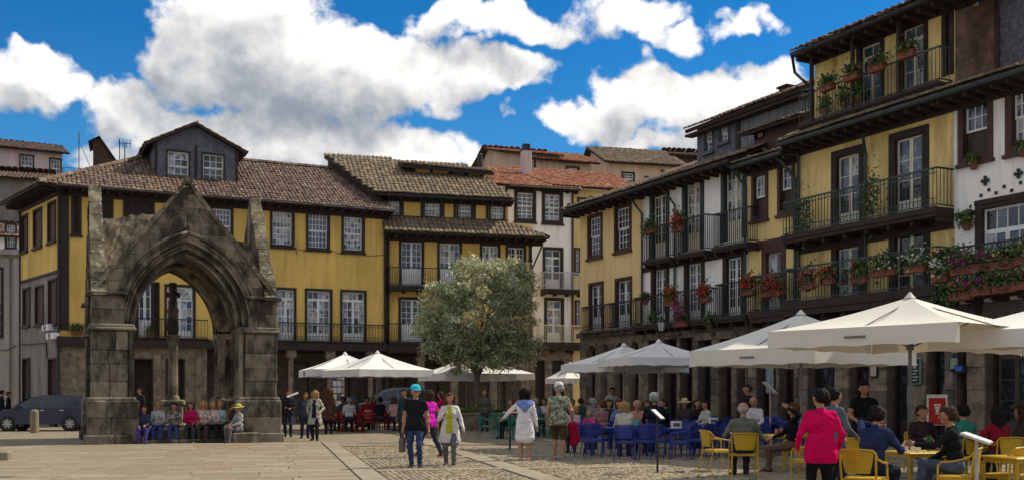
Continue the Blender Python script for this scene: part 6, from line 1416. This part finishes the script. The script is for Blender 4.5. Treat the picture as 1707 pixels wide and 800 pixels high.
def person(label, px=None, d=None, rz=0., pose='stand', h=1.68, top=(.1, .1, .1), bot=(.03, .035, .06), shoe=(.03, .03, .03), skinc='tan', hair='brown', hs='short', hat=None, hatc=None,
           sl='long', leg='trousers', hands=None, lean=0., seat=.45, stride=0., yaw=0., res=.019, female=False, jacket=None, pat=None, pos=None, z0=0., feet=None, bulk=1.0, tilt=0., group=None, held=None, legs_out=None, skirtlen=.45, blouse=None):
    """faces +y locally; rz turns it (0 = away from the camera)"""
    global npeople; npeople += 1
    s = h/1.70; x, y = pos if pos else at_d(px, d)
    SK, TP_, BT_, SH = 0, 1, 2, 3; b = bulk
    hipz = .93*s if pose != 'sit' else seat+.115*s; hy = 0.0
    ln = lean; fwd = np.array([0, sin(ln), cos(ln)]); side = np.array([1., 0, 0]); front = np.array([0, cos(ln), -sin(ln)])
    hip = np.array([0, hy, hipz]); U = lambda up, sd=0., fr=0.: hip+fwd*up*s+side*sd*s+front*fr*s
    shw = .165 if female else .185; caps = []
    A = lambda a, b_, ra, rb, l, sc=None, k=.028: caps.append((a, b_, ra*s, rb*s, l, sc, k))
    flat = None
    # trunk
    A(U(-.02, -.085), U(-.02, .085), .115*b, .115*b, BT_); A(U(.13, -.055, .0), U(.13, .055, .0), .118*b, .118*b, TP_)
    A(U(.30, -.085, .005), U(.30, .085, .005), .112*b, .112*b, TP_); A(U(.40, -.10), U(.40, .10), .098*b, .098*b, TP_); A(U(.475, -shw*.82), U(.475, shw*.82), .058, .058, TP_)
    if female:
        for q in (-1, 1): A(U(.33, q*.075, .085), U(.33, q*.075, .085), .062, .062, TP_)
    A(U(.485, 0, -.005), U(.60, 0, .012), .056, .050, SK)
    A(U(.505, 0, -.01), U(.515, 0, -.005), .072, .066, TP_)
    # head
    hc = U(.70, 0, .025)+np.array([sin(tilt)*.06*s, 0, 0]); cy, sy = cos(yaw), sin(yaw); f2 = np.array([-sy, cy, 0]); r2 = np.array([cy, sy, 0]); upv = np.array([0, 0, 1.])
    hd = lambda f, r, u: hc+f2*f*s+r2*r*s+upv*u*s
    A(hd(-.015, 0, .028), hd(.012, 0, .022), .098, .092, SK); A(hd(.025, 0, -.035), hd(.045, 0, -.075), .070, .045, SK); A(hd(.105, 0, -.005), hd(.118, 0, -.032), .010, .016, SK, None, .015)
    A(hd(.088, -.03, -.07), hd(.088, .03, -.07), .011, .011, SK, None, .012)
    for q in (-1, 1): A(hd(-.005, q*.096, .012), hd(.0, q*.092, -.03), .018, .012, SK, None, .012)
    # legs
    ft = feet
    if pose == 'sit':
        ft = ft or ((-.11, .44, .07), (.11, .42, .07))
    elif ft is None: ft = ((-.10, stride/2, .075), (.10, -stride/2, .075 if stride < .3 else .10))
    knees = []
    for q, f_ in zip((-1, 1), ft):
        hj = U(-.03, q*.09); fa = np.array([f_[0]*s, f_[1]*s, f_[2]]); kn, an = ik(hj, fa, .44*s, .42*s, np.array([q*.10, 1, .55 if pose == 'sit' else 0])); knees.append(kn)
        lc = BT_ if leg in ('trousers', 'jeans') else (BT_ if leg in ('shorts', 'skirt') else SK); w = 1.06 if leg == 'trousers' else 1.0
        mid = hj+(kn-hj)*.6
        A(hj, mid, .092*b*w, .074*w, BT_); A(mid, kn, .074*w, .062*w, BT_ if leg in ('trousers', 'jeans', 'shorts') else SK)
        cm = kn+(an-kn)*.35+np.array([0, -.015*s, 0])
        if leg in ('trousers', 'jeans'): A(kn, cm, .060*w, .062*w, BT_); A(cm, an, .060*w, .050*w, BT_)
        else: A(kn, cm, .052, .055, SK); A(cm, an, .054, .036, SK)
        A(an+np.array([0, -.035*s, -.03]), an+np.array([q*.02, .06*s, -.038]), .040, .040, SH); A(an+np.array([q*.02, .06*s, -.038]), an+np.array([q*.035, .145*s, -.048]), .040, .030, SH)
    if leg == 'skirt':
        for k in range(5):
            f = k/4; A(U(-.02-skirtlen*f, -.075-.03*f), U(-.02-skirtlen*f, .075+.03*f), .12+.012*f, .12+.012*f, TP_ if jacket == 'tunic' else BT_)
    # arms
    if hands is None:
        hands = ((-.27, .05, .82), (.27, .05, .82)) if pose != 'sit' else ((-.14, .34, seat/s+.24), (.14, .34, seat/s+.24))
    palms = []
    for q, hd_ in zip((-1, 1), hands):
        sh = U(.455, q*shw); t_ = np.array(hd_, float)*s; el, wr = ik(sh, t_, .29*s, .255*s, np.array([q*.55, -.75, -.35])); arm = TP_; fo = TP_ if sl == 'long' else SK
        A(sh, sh+(el-sh)*.55, .062*b, .052, TP_ if sl != 'none' else SK); A(sh+(el-sh)*.55, el, .052, .045, TP_ if sl == 'long' else SK)
        A(el, el+(wr-el)*.4, .044 if fo else .042, .042, fo); A(el+(wr-el)*.4, wr, .042 if fo else .038, .033 if fo else .026, fo)
        dv = (wr-el)/max(1e-6, np.linalg.norm(wr-el)); pa = wr+dv*.055*s; palms.append(pa+dv*.03); dn = np.array([0, .35, -.9]); lat = np.cross(dv, [1, 0, 0] if abs(dv[0]) < .8 else [0, 1, 0]); lat /= np.linalg.norm(lat); bend = np.cross(dv, lat)*-q
        A(wr+dv*.01, pa+dv*.02, .026, .030, SK, None, .014)
        fr_ = .0095 if res < .014 else .012
        for k, (o_, L_) in enumerate(((-.030, .062), (-.010, .072), (.010, .068), (.029, .052))):
            kn_ = pa+dv*.045*s+lat*o_*s; A(kn_-dv*.02*s, kn_+dv*L_*.5*s+bend*.006, fr_, fr_, SK, None, .006); A(kn_+dv*L_*.5*s+bend*.006, kn_+dv*L_*.85*s+bend*.028, fr_, fr_*.8, SK, None, .006)
        th = pa-lat*.025*s-dv*.005; A(th, th-lat*.028*s+dv*.03*s+bend*.01, .013, .011, SK, None, .008); A(th-lat*.028*s+dv*.03*s+bend*.01, th-lat*.030*s+dv*.058*s+bend*.02, .011, .009, SK, None, .008)
    # loose hem of jacket or tunic
    if jacket or pose != 'sit':
        dz = {'long': -.30, 'tunic': -.26, 'hip': -.14, None: -.07}.get(jacket, -.1)
        if pose == 'sit': dz = max(dz, -.06)
        for k in range(5):
            f = k/4; e_ = .022*f*(jacket == 'long'); A(U(.06+(dz-.06)*f, -.075-.012*f-e_), U(.06+(dz-.06)*f, .075+.012*f+e_), .124*b+.006*f+e_, .124*b+.006*f+e_, TP_)
    mats = [M('skin_'+skinc, SKINC[skinc], .5, .06, 6, fine=0), cloth(top, pat), cloth(bot), cloth(shoe)]
    if blouse: mats.append(cloth(blouse))
    me = skin('person', caps, res, mats, (.072*s, .055*s, hipz-.13*s, hipz+.50*s) if blouse else None, (hip+fwd*({'long': -.30, 'hip': -.14, None: -.07}[jacket]-.06)*s)[2] if jacket != 'tunic' and pose != 'sit' else None, .0075, U(.50)[2])
    o = link('person', me, None, (x, y, z0), radians(rz), label=label, cat='person', group=group)
    # hair and face
    hc_ = HAIRC.get(hair, HAIRC['brown']); HM = M('hair_'+hair, hc_, .65, .35, 18, .4, 60, fine=.2, spec=.12)
    if hs != 'bald':
        hcaps = []
        H = lambda a, b_, ra, rb: hcaps.append((a, b_, ra*s, rb*s, 0))
        H(hd(-.030, 0, .052), hd(.012, 0, .058), .096, .084); H(hd(-.055, -.035, .0), hd(-.055, .035, .0), .070, .070)
        for q in (-1, 1): H(hd(-.01, q*.070, .045), hd(-.02, q*.072, .0), .044, .036)
        if hs in ('long', 'big', 'bob'):
            e = {'long': -.30, 'big': -.20, 'bob': -.10}[hs]; r = {'long': .055, 'big': .105, 'bob': .062}[hs]
            for q in (-1, 0, 1): H(hd(-.03-.02*(q == 0), q*.075, .03), hd(-.045-.03*(q == 0), q*.085, e), r+.012, r*.8)
        if hs == 'big': H(hd(-.02, 0, .06), hd(-.02, 0, .06), .145, .145)
        if hs == 'bun': H(hd(-.12, 0, .07), hd(-.12, 0, .07), .05, .05)
        link('hair', skin('hair', hcaps, max(.015, res*.8), [HM], rough=.006), o)
    else: 
        hcaps = [(hd(-.06, -.04, .0), hd(-.06, .04, .0), .062*s, .062*s, 0)]; link('hair', skin('hair', hcaps, .016, [M('hair_grey', HAIRC['grey'])]), o)
    fm = MB()
    for q in (-1, 1):
        c = hd(.096, q*.034, .008); fm.ell(tuple(c), (.011*s, .008*s, .007*s), 6, 4, 0); c = hd(.094, q*.034, .030); fm.ell(tuple(c), (.018*s, .008*s, .004*s), 6, 4, 1)
    c = hd(.092, 0, -.070); fm.ell(tuple(c), (.022*s, .008*s, .006*s), 6, 4, 2)
    fm.build('face', [M('eye', (.03, .025, .02), .2, fine=0), HM, M('lips', (.30, .08, .07), .5, fine=0)], o)
    if hat:
        HT = cloth(hatc or (.5, .5, .5)); top_ = hd(-.008, 0, .05); m = MB(); R = .112*s
        M4 = Matrix.Translation(Vector(top_)) @ Matrix.Rotation(yaw, 4, 'Z') @ Matrix.Rotation(-.12, 4, 'X')
        m.lathe([(R, 0), (R*1.0, .04*s), (R*.86, .085*s), (R*.5, .112*s), (.01, .118*s)], 14, mat=M4)
        if hat == 'cap': m.prism([(R*.95*cos(a), R*.5+R*1.25*sin(a)) for a in np.linspace(0, pi, 9)], .002, .014, axis='z', mat=M4)
        else: m.lathe([(R*.9, .002), (R*1.75, -.012), (R*1.75, .0), (R*.95, .018)], 18, mat=M4)
        m.build('cap' if hat == 'cap' else 'hat', HT, o)
        if hat == 'straw': MB().lathe([(R*1.02, .012), (R*1.02, .035)], 14, mat=M4).build('hat_band', DARKP, o)
    return o, palms, knees, hip, s
def world(o, p): c, n = cos(o.rotation_euler[2]), sin(o.rotation_euler[2]); return (o.location[0]+c*p[0]-n*p[1], o.location[1]+n*p[0]+c*p[1], o.location[2]+p[2])
FINE = .0125
# -- people walking and standing in the open square
p, pm, kn, hp, s = person('man in black tee shirt and jeans with a turquoise cap, holding a grey bag', 693, 22.5, 172, h=1.70, top=(.016, .017, .020), bot=(.035, .055, .12), leg='jeans', sl='short', hair='brown', hat='cap', hatc=(.04, .42, .58), hands=((-.28, -.02, .80), (.27, .03, .83)), stride=.10, res=FINE, yaw=.5)
w = world(p, pm[1]); bg_ = thing('shoulder_bag', 'grey shopping bag hanging from the hand of the man in the turquoise cap', 'bag', (w[0], w[1], w[2]-.42), radians(80)); m = MB(); m.prism([(-.13, 0), (.13, 0), (.11, .30), (-.11, .30)], -.05, .05); m.build('bag_body', cloth((.13, .115, .11)), bg_); MB().tube([(-.08, 0, .30), (-.06, 0, .40), (0, 0, .43), (.06, 0, .40), (.08, 0, .30)], .008, 5).build('handle', cloth((.13, .115, .11)), bg_)
person('woman in a magenta tee shirt striding to the left behind the turquoise cap', 716, 26.2, 60, h=1.62, top=(.48, .02, .38), bot=(.03, .035, .05), shoe=(.30, .12, .04), sl='short', female=True, hair='brown', hs='bob', stride=.62, hands=((-.20, .20, .98), (.24, -.10, .90)), res=.014, yaw=-.3)
person('woman in an open white cardigan over a yellow green top and grey trousers', 750, 23.2, 178, h=1.55, top=(.62, .60, .58), bot=(.12, .125, .14), shoe=(.08, .06, .05), female=True, hair='chestnut', hs='bob', jacket='long', hands=((-.34, .10, .86), (.12, .26, 1.22)), stride=.22, res=FINE, skinc='tan', blouse=(.42, .46, .03))
p, pm, kn, hp, s = person('woman seen from behind in a white tunic and blue scarf with bare legs', 875, 24.8, -4, h=1.66, top=(.66, .63, .68), bot=(.50, .47, .55), shoe=(.45, .30, .28), sl='long', leg='skirt', jacket='tunic', skirtlen=.34, female=True, hair='black', hs='bob', hands=((-.52, .22, 1.05), (.28, .05, .86)), res=FINE, stride=.04, bulk=1.05)
m = skin('scarf', [((-.13, -.03, 1.37), (.13, -.03, 1.37), .075, .075, 0), ((-.10, -.10, 1.33), (.0, -.13, 1.20), .06, .035, 0), ((.10, -.10, 1.33), (.0, -.13, 1.20), .06, .035, 0)], .014, [cloth((.16, .22, .50))]); link('scarf', m, p)
p, pm, kn, hp, s = person('man seen from behind in a camouflage shirt, brown shorts and a pale cap', 931, 25.3, -12, h=1.78, top=(.30, .31, .24), pat=(.10, .12, .08), bot=(.075, .048, .030), shoe=(.25, .28, .32), sl='short', leg='shorts', hair='grey', hat='cap', hatc=(.62, .62, .62), hands=((-.28, .10, .86), (.30, .12, .92)), res=FINE, stride=.12, bulk=1.06, yaw=.6)
w = world(p, pm[1]); jk = thing('crimson_jacket', 'crimson jacket hanging from the arm of the man in the camouflage shirt', 'jacket', (w[0]+.02, w[1]+.02, w[2]-.60), radians(20)); m = skin('jacket_cloth', [((-.08, 0, .56), (.06, 0, .54), .05, .06, 0), ((-.05, 0, .5), (.02, 0, .1), .07, .09, 0), ((.06, .02, .48), (.11, .02, .16), .06, .07, 0)], .016, [cloth((.34, .010, .035))]); link('jacket_cloth', m, jk)
person('man in a dark jacket and jeans shading his eyes beside the right canopy pier', 480, 38.6, 190, h=1.66, top=(.030, .032, .040), bot=(.03, .045, .09), hands=((-.10, .22, 1.06), (.10, .26, 1.10)), hair='chestnut', res=.017)
x, y = at_d(488, 38.2); mp = thing('white_map', 'white sheet of paper held up beside the head of the man at the canopy pier', 'paper', (x, y, 1.50), .3); MB().add([(-.2, 0, -.05), (.2, 0, .10), (.2, .05, .16), (-.2, .05, .01), (-.2, -.004, -.055), (.2, -.004, .095), (.2, .046, .155), (-.2, .046, .005)], [(0, 1, 2, 3), (7, 6, 5, 4), (0, 4, 5, 1), (1, 5, 6, 2), (2, 6, 7, 3), (3, 7, 4, 0)]).build('sheet', CUP, mp)
person('long haired blond woman in a pale open jacket and black trousers walking towards us', 525, 35.6, 176, h=1.64, top=(.36, .36, .31), bot=(.02, .022, .028), female=True, hair='blond', hs='long', jacket='long', hands=((-.22, .14, 1.0), (.22, .14, 1.02)), stride=.2, res=.014, blouse=(.02, .022, .025))
person('brown haired woman in navy walking close behind the blond woman', 508, 37.4, 200, h=1.58, top=(.05, .055, .09), bot=(.03, .035, .06), female=True, hair='chestnut', hs='long', stride=.15)
person('woman with big curly hair in a brown plaid coat and dark trousers', 548, 41.0, 15, h=1.70, top=(.12, .055, .045), pat=(.05, .03, .035), bot=(.02, .02, .025), female=True, hair='chestnut', hs='big', jacket='long')
person('person in a dark teal coat standing left of the turquoise cap', 675, 34.0, 150, h=1.68, top=(.025, .045, .058), bot=(.025, .03, .04), hair='black', jacket='hip')
person('woman in crimson passing behind the white cardigan', 735, 40.0, 90, h=1.62, top=(.28, .012, .05), bot=(.04, .04, .06), female=True, hair='brown', hs='bob', stride=.4)
person('person in dark clothes standing in the dark doorway behind the arch', 233, 48.5, 160, h=1.78, top=(.025, .03, .035), bot=(.02, .02, .025), hair='black')
person('person in black at the far left edge in front of the grey building', 3, 50.0, -60, h=1.68, top=(.015, .015, .018), bot=(.015, .015, .02), hair='black', jacket='hip', stride=.3); person('second person in black walking beside the far left edge', 14, 51.0, -70, h=1.62, top=(.018, .018, .022), bot=(.02, .02, .02), hair='brown', stride=.3, jacket='hip')
person('woman with a white bag walking in front of the side door at the left', 52, 54.5, 110, h=1.66, top=(.05, .04, .045), bot=(.02, .02, .025), female=True, hair='black', hs='long', stride=.3)
# -- right foreground
person('woman in a hot pink jacket seen from behind, close to us', 1368, 13.9, -4, h=1.60, top=(.56, .006, .085), bot=(.014, .014, .018), female=True, hair='black', hs='short', jacket='hip', hands=((-.29, .14, .93), (.29, .16, .93)), res=.0115, bulk=1.10, yaw=.55, stride=.05)
p, pm, kn, hp, s = person('person with sunglasses pushed up on dark hair behind the pink jacket', 1390, 16.4, -70, h=1.62, top=(.10, .11, .14), bot=(.03, .03, .04), hair='black', jacket='hip', res=.015, hands=((-.2, .28, .95), (.2, .28, .98)))
m = MB(); [m.ell((q*.036, .02, 1.62*.985), (.03, .045, .018), 8, 5) for q in (-1, 1)]; m.build('sunglasses', M('sunglass', (.25, .27, .30), .1, fine=0), p)
p, pm, kn, hp, s = person('waiter in black carrying a round tray in front of the pier', 1440, 20.6, 172, h=1.76, top=(.014, .014, .016), bot=(.012, .012, .014), sl='short', hair='black', hands=((-.22, .34, 1.06), (.22, .34, 1.06)), res=FINE)
w = world(p, (pm[0]+pm[1])/2); tr = thing('serving_tray', 'dark round tray held by the waiter in black', 'tray', (w[0], w[1]-.04, w[2]+.03), 0); MB().lathe([(.19, 0), (.21, .03), (.20, .03), (.185, .008)], 18).build('tray', M('tray_black', (.02, .02, .022), .35), tr)
person('man in a green grey jacket sitting with his back to us on a yellow chair', 1239, 20.0, -4, 'sit', 1.74, top=(.125, .135, .105), bot=(.03, .032, .04), hair='grey', hs='bald', res=FINE, bulk=1.12, seat=.46, hands=((-.22, .30, .80), (.22, .30, .80)))
person('person in black with brown trousers leaning back with an arm behind the head', 1318, 21.2, 78, 'sit', 1.70, top=(.014, .014, .016), bot=(.13, .085, .062), hair='chestnut', hs='bob', female=True, lean=-.10, hands=((-.30, .05, 1.30), (.10, .35, .70)), res=.0135, seat=.46, yaw=.5)
person('young man in a navy jacket drinking at the yellow table', 1452, 14.7, -48, 'sit', 1.76, top=(.022, .032, .085), bot=(.02, .024, .04), hair='black', lean=.22, hands=((-.08, .30, 1.10), (.20, .46, .80)), res=.0115, seat=.46, yaw=.1)
person('person in a black jacket and jeans turned left at the yellow table, legs crossed', 1594, 14.9, 66, 'sit', 1.72, top=(.016, .017, .022), bot=(.075, .10, .155), leg='jeans', hair='brown', lean=.12, hands=((-.10, .52, .86), (.16, .36, .62)), res=.0115, seat=.46, feet=((-.06, .50, .20), (.12, .40, .07)))
person('person in dark clothes facing us across the table behind the red sign', 1536, 18.9, 190, 'sit', 1.68, top=(.03, .022, .024), bot=(.03, .03, .04), hair='brown', hands=((-.16, .34, .80), (.16, .34, .80)), res=.015)
person('person in a teal green jumper with their back to us near the red sign', 1606, 18.6, 12, 'sit', 1.70, top=(.035, .19, .14), bot=(.03, .03, .04), hair='black', res=.015)
person('long haired girl in a dark red top leaning over the table at the right', 1664, 18.1, 18, 'sit', 1.66, top=(.20, .012, .022), bot=(.03, .03, .04), female=True, hair='black', hs='long', res=.015, hands=((-.30, .34, .84), (.16, .34, .82)))
person('dark haired person at the right edge beside the girl in red', 1704, 19.0, 60, 'sit', 1.68, top=(.05, .035, .032), bot=(.03, .03, .04), female=True, hair='brown', hs='long', res=.016)
person('waiter with a white apron standing in the doorway behind the blue chairs', 1246, 29.6, 120, h=1.78, top=(.02, .02, .022), bot=(.02, .02, .022), hair='brown', res=.017)
person('bald man in a white shirt sitting beyond the green grey jacket', 1256, 28.8, 160, 'sit', 1.80, top=(.58, .58, .60), bot=(.05, .05, .07), hair='grey', hs='bald', seat=.5)
# -- the crowd at the blue tables
CR = [('child with blond hair at the near left blue table', 957, 27.6, 10, 1.36, (.50, .30, .38), 'blond', 'bob'), ('small child in bright pink at the blue table beside the crimson jacket', 982, 27.9, 170, 1.10, (.50, .06, .22), 'blond', 'short'),
 ('woman with short fair hair in a dusty pink top at the blue tables', 1004, 29.2, 40, 1.68, (.30, .14, .15), 'chestnut', 'short'), ('white haired person in grey far behind the dusty pink top', 990, 35.5, 0, 1.72, (.18, .18, .18), 'grey', 'short'),
 ('brown haired woman in dark clothes in the middle of the blue tables', 1015, 32.2, 190, 1.70, (.035, .03, .03), 'brown', 'bob'), ('person with fair brown hair in a denim blue shirt at the blue tables', 1033, 30.6, 150, 1.70, (.10, .16, .27), 'chestnut', 'bob'),
 ('blond woman in a cream shirt sitting with her back to us at a blue table', 1041, 25.9, -6, 1.68, (.50, .48, .40), 'blond', 'bob'), ('balding man in a salmon pink shirt facing us at a blue table', 1062, 28.2, 185, 1.72, (.46, .22, .17), 'grey', 'bald'),
 ('auburn haired woman in maroon behind the salmon pink shirt', 1077, 30.4, 200, 1.66, (.12, .035, .04), 'chestnut', 'bob'), ('man with brown hair in black facing left beside the navy jacket', 1108, 28.6, 95, 1.78, (.015, .015, .017), 'brown', 'short'),
 ('person in black with brown hair right of the straw hat', 1163, 31.0, 170, 1.72, (.018, .018, .02), 'brown', 'bob'), ('person in a pale jumper with dark hair beside the person in black', 1177, 30.3, 110, 1.66, (.40, .37, .33), 'black', 'short')]
for lb, px, d, rz, hh, c, hr, hs_ in CR:
    k = hh/1.7; person(lb, px, d, rz, 'sit', hh, top=c, bot=(.04, .045, .07), hair=hr, hs=hs_, female=hs_ in ('bob', 'long'), seat=.47 if hh > 1.4 else .52)
person('man in a navy jacket and pale grey cap sitting with his back to us', 1091, 27.2, 8, 'sit', 1.86, top=(.016, .020, .036), bot=(.03, .03, .04), hair='grey', hat='cap', hatc=(.45, .45, .46), seat=.56, bulk=1.1, res=.016, yaw=-.6)
person('person in a straw hat and dark top far behind the blue tables', 1141, 32.6, 175, 'sit', 1.70, top=(.05, .045, .04), bot=(.04, .04, .05), hair='brown', hat='straw', hatc=(.50, .42, .22), seat=.48)
person('waiter in a white shirt with a tray below the grey parasols', 1020, 39.5, 190, h=1.76, top=(.48, .44, .46), bot=(.02, .02, .022), hair='black', hands=((-.24, .30, 1.2), (.25, .05, .85)))
GN = [('person in a grey blue shirt at the green tables', 893, 38.5, 30, (.14, .17, .22), 'grey', 'short'), ('woman with brown hair in white at the green tables', 908, 39.2, 160, (.48, .45, .46), 'brown', 'bob'), ('person in brown with dark hair at the green tables behind the camouflage shirt', 921, 42.0, 185, (.07, .045, .035), 'black', 'short'),
 ('person in rust red sitting just behind the white tunic', 853, 37.6, 120, (.30, .06, .04), 'chestnut', 'short'), ('person in green grey between the camouflage shirt and the blond child', 968, 40.4, 20, (.08, .10, .09), 'brown', 'short'), ('fair haired person in a dark green jacket near the blue tables', 952, 37.0, 200, (.04, .07, .055), 'chestnut', 'bob'),
 ('person in grey far behind the green tables by the row corner', 986, 42.4, 170, (.16, .15, .15), 'grey', 'short'), ('person in navy with dark hair at the farthest green table', 940, 45.6, 190, (.03, .04, .08), 'black', 'short')]
for lb, px, d, rz, c, hr, hs_ in GN: person(lb, px, d, rz, 'sit', 1.70, top=c, bot=(.04, .04, .06), hair=hr, hs=hs_, female=hs_ == 'bob', res=.022, seat=.47)
person('blond person half hidden behind the tree trunk', 808, 44.2, 170, h=1.64, top=(.10, .09, .07), bot=(.04, .04, .05), hair='blond', hs='short', res=.022)
RD = [('man in dark blue with a cap at the left of the red tables', 572, 45.4, 150, (.03, .04, .09), 'black', 'short', 'cap', (.05, .07, .16)), ('person in a blue cap and blue shirt at the red tables', 590, 46.2, 190, (.08, .12, .26), 'brown', 'short', 'cap', (.08, .18, .42)), ('person in a white printed shirt with their back to us at the red tables', 582, 43.2, 10, (.50, .50, .50), 'grey', 'short', None, None),
 ('person in a bright red shirt at the red tables', 612, 45.0, 180, (.36, .02, .03), 'brown', 'short', None, None), ('dark haired person in black right of the red shirt', 634, 43.6, 40, (.02, .02, .025), 'black', 'short', None, None), ('woman in a pink and white blouse on a red chair', 657, 43.4, 20, (.52, .30, .30), 'chestnut', 'bob', None, None), ('brown haired person in wine red under the second parasol', 624, 47.0, 170, (.16, .02, .035), 'brown', 'bob', None, None)]
for lb, px, d, rz, c, hr, hs_, ht, hc2 in RD: person(lb, px, d, rz, 'sit', 1.72, top=c, bot=(.04, .04, .06), hair=hr, hs=hs_, female=hs_ == 'bob', hat=ht, hatc=hc2, res=.022, seat=.48)
# -- the visitors sitting on the canopy steps
def onstep(px, b, label, rz=180, seat=.43, **kw):
    lo, hi = 0., SZ
    for _ in range(40):
        a = (lo+hi)/2; X = PM[0]+cos(radians(TM))*a-sin(radians(TM))*b; Y = PM[1]+sin(radians(TM))*a+cos(radians(TM))*b
        if CX+F*X/Y < px: lo = a
        else: hi = a
    return person(label, pos=(X, Y), rz=rz+TM*.5, pose='sit', seat=seat, res=.017, **kw)
onstep(240, .32, 'woman in a navy jacket and orange scarf sitting on the left plinth corner', h=1.62, top=(.045, .05, .10), bot=(.07, .05, .22), female=True, hair='brown', hs='short', seat=.32, hands=((-.10, .40, .62), (.12, .38, .60)), feet=((-.1, .50, .07), (.1, .46, .07)))
onstep(263, .74, 'woman in a white top with grey jacket second from the left on the steps', h=1.62, top=(.36, .36, .38), bot=(.04, .06, .20), female=True, hair='blond', hs='short')
onstep(290, .72, 'person in a dark patterned top third from the left on the steps', h=1.56, top=(.10, .085, .075), pat=(.30, .28, .24), bot=(.05, .07, .18), hair='black', hs='short')
onstep(318, .70, 'woman in a crimson jacket in the middle of the steps', h=1.58, top=(.40, .012, .085), bot=(.05, .05, .07), shoe=(.40, .34, .28), female=True, hair='chestnut', hs='bob')
onstep(339, .72, 'fair haired person in a brown and white top right of the crimson jacket', h=1.66, top=(.34, .22, .17), pat=(.55, .50, .46), bot=(.06, .05, .05), female=True, hair='blond', hs='bob')
onstep(355, .74, 'woman in a pale pink top on the right half of the steps', h=1.62, top=(.52, .40, .40), bot=(.035, .03, .035), female=True, hair='blond', hs='short')
onstep(367, .76, 'woman in a pale turquoise top beside the pale pink one', h=1.64, top=(.30, .44, .44), bot=(.035, .03, .035), female=True, hair='blond', hs='short')
onstep(381, .66, 'person in a tan coat leaning forward beside the woman in the yellow hat', rz=-120, h=1.66, top=(.15, .11, .07), bot=(.06, .045, .035), hair='brown', hs='short', lean=.2)
onstep(398, -.22, 'woman in a yellow straw hat and grey print jacket at the steps right end', rz=125, h=1.60, top=(.22, .22, .23), pat=(.42, .42, .42), bot=(.14, .13, .14), female=True, hair='grey', hs='short', hat='straw', hatc=(.52, .46, .14), seat=.35)
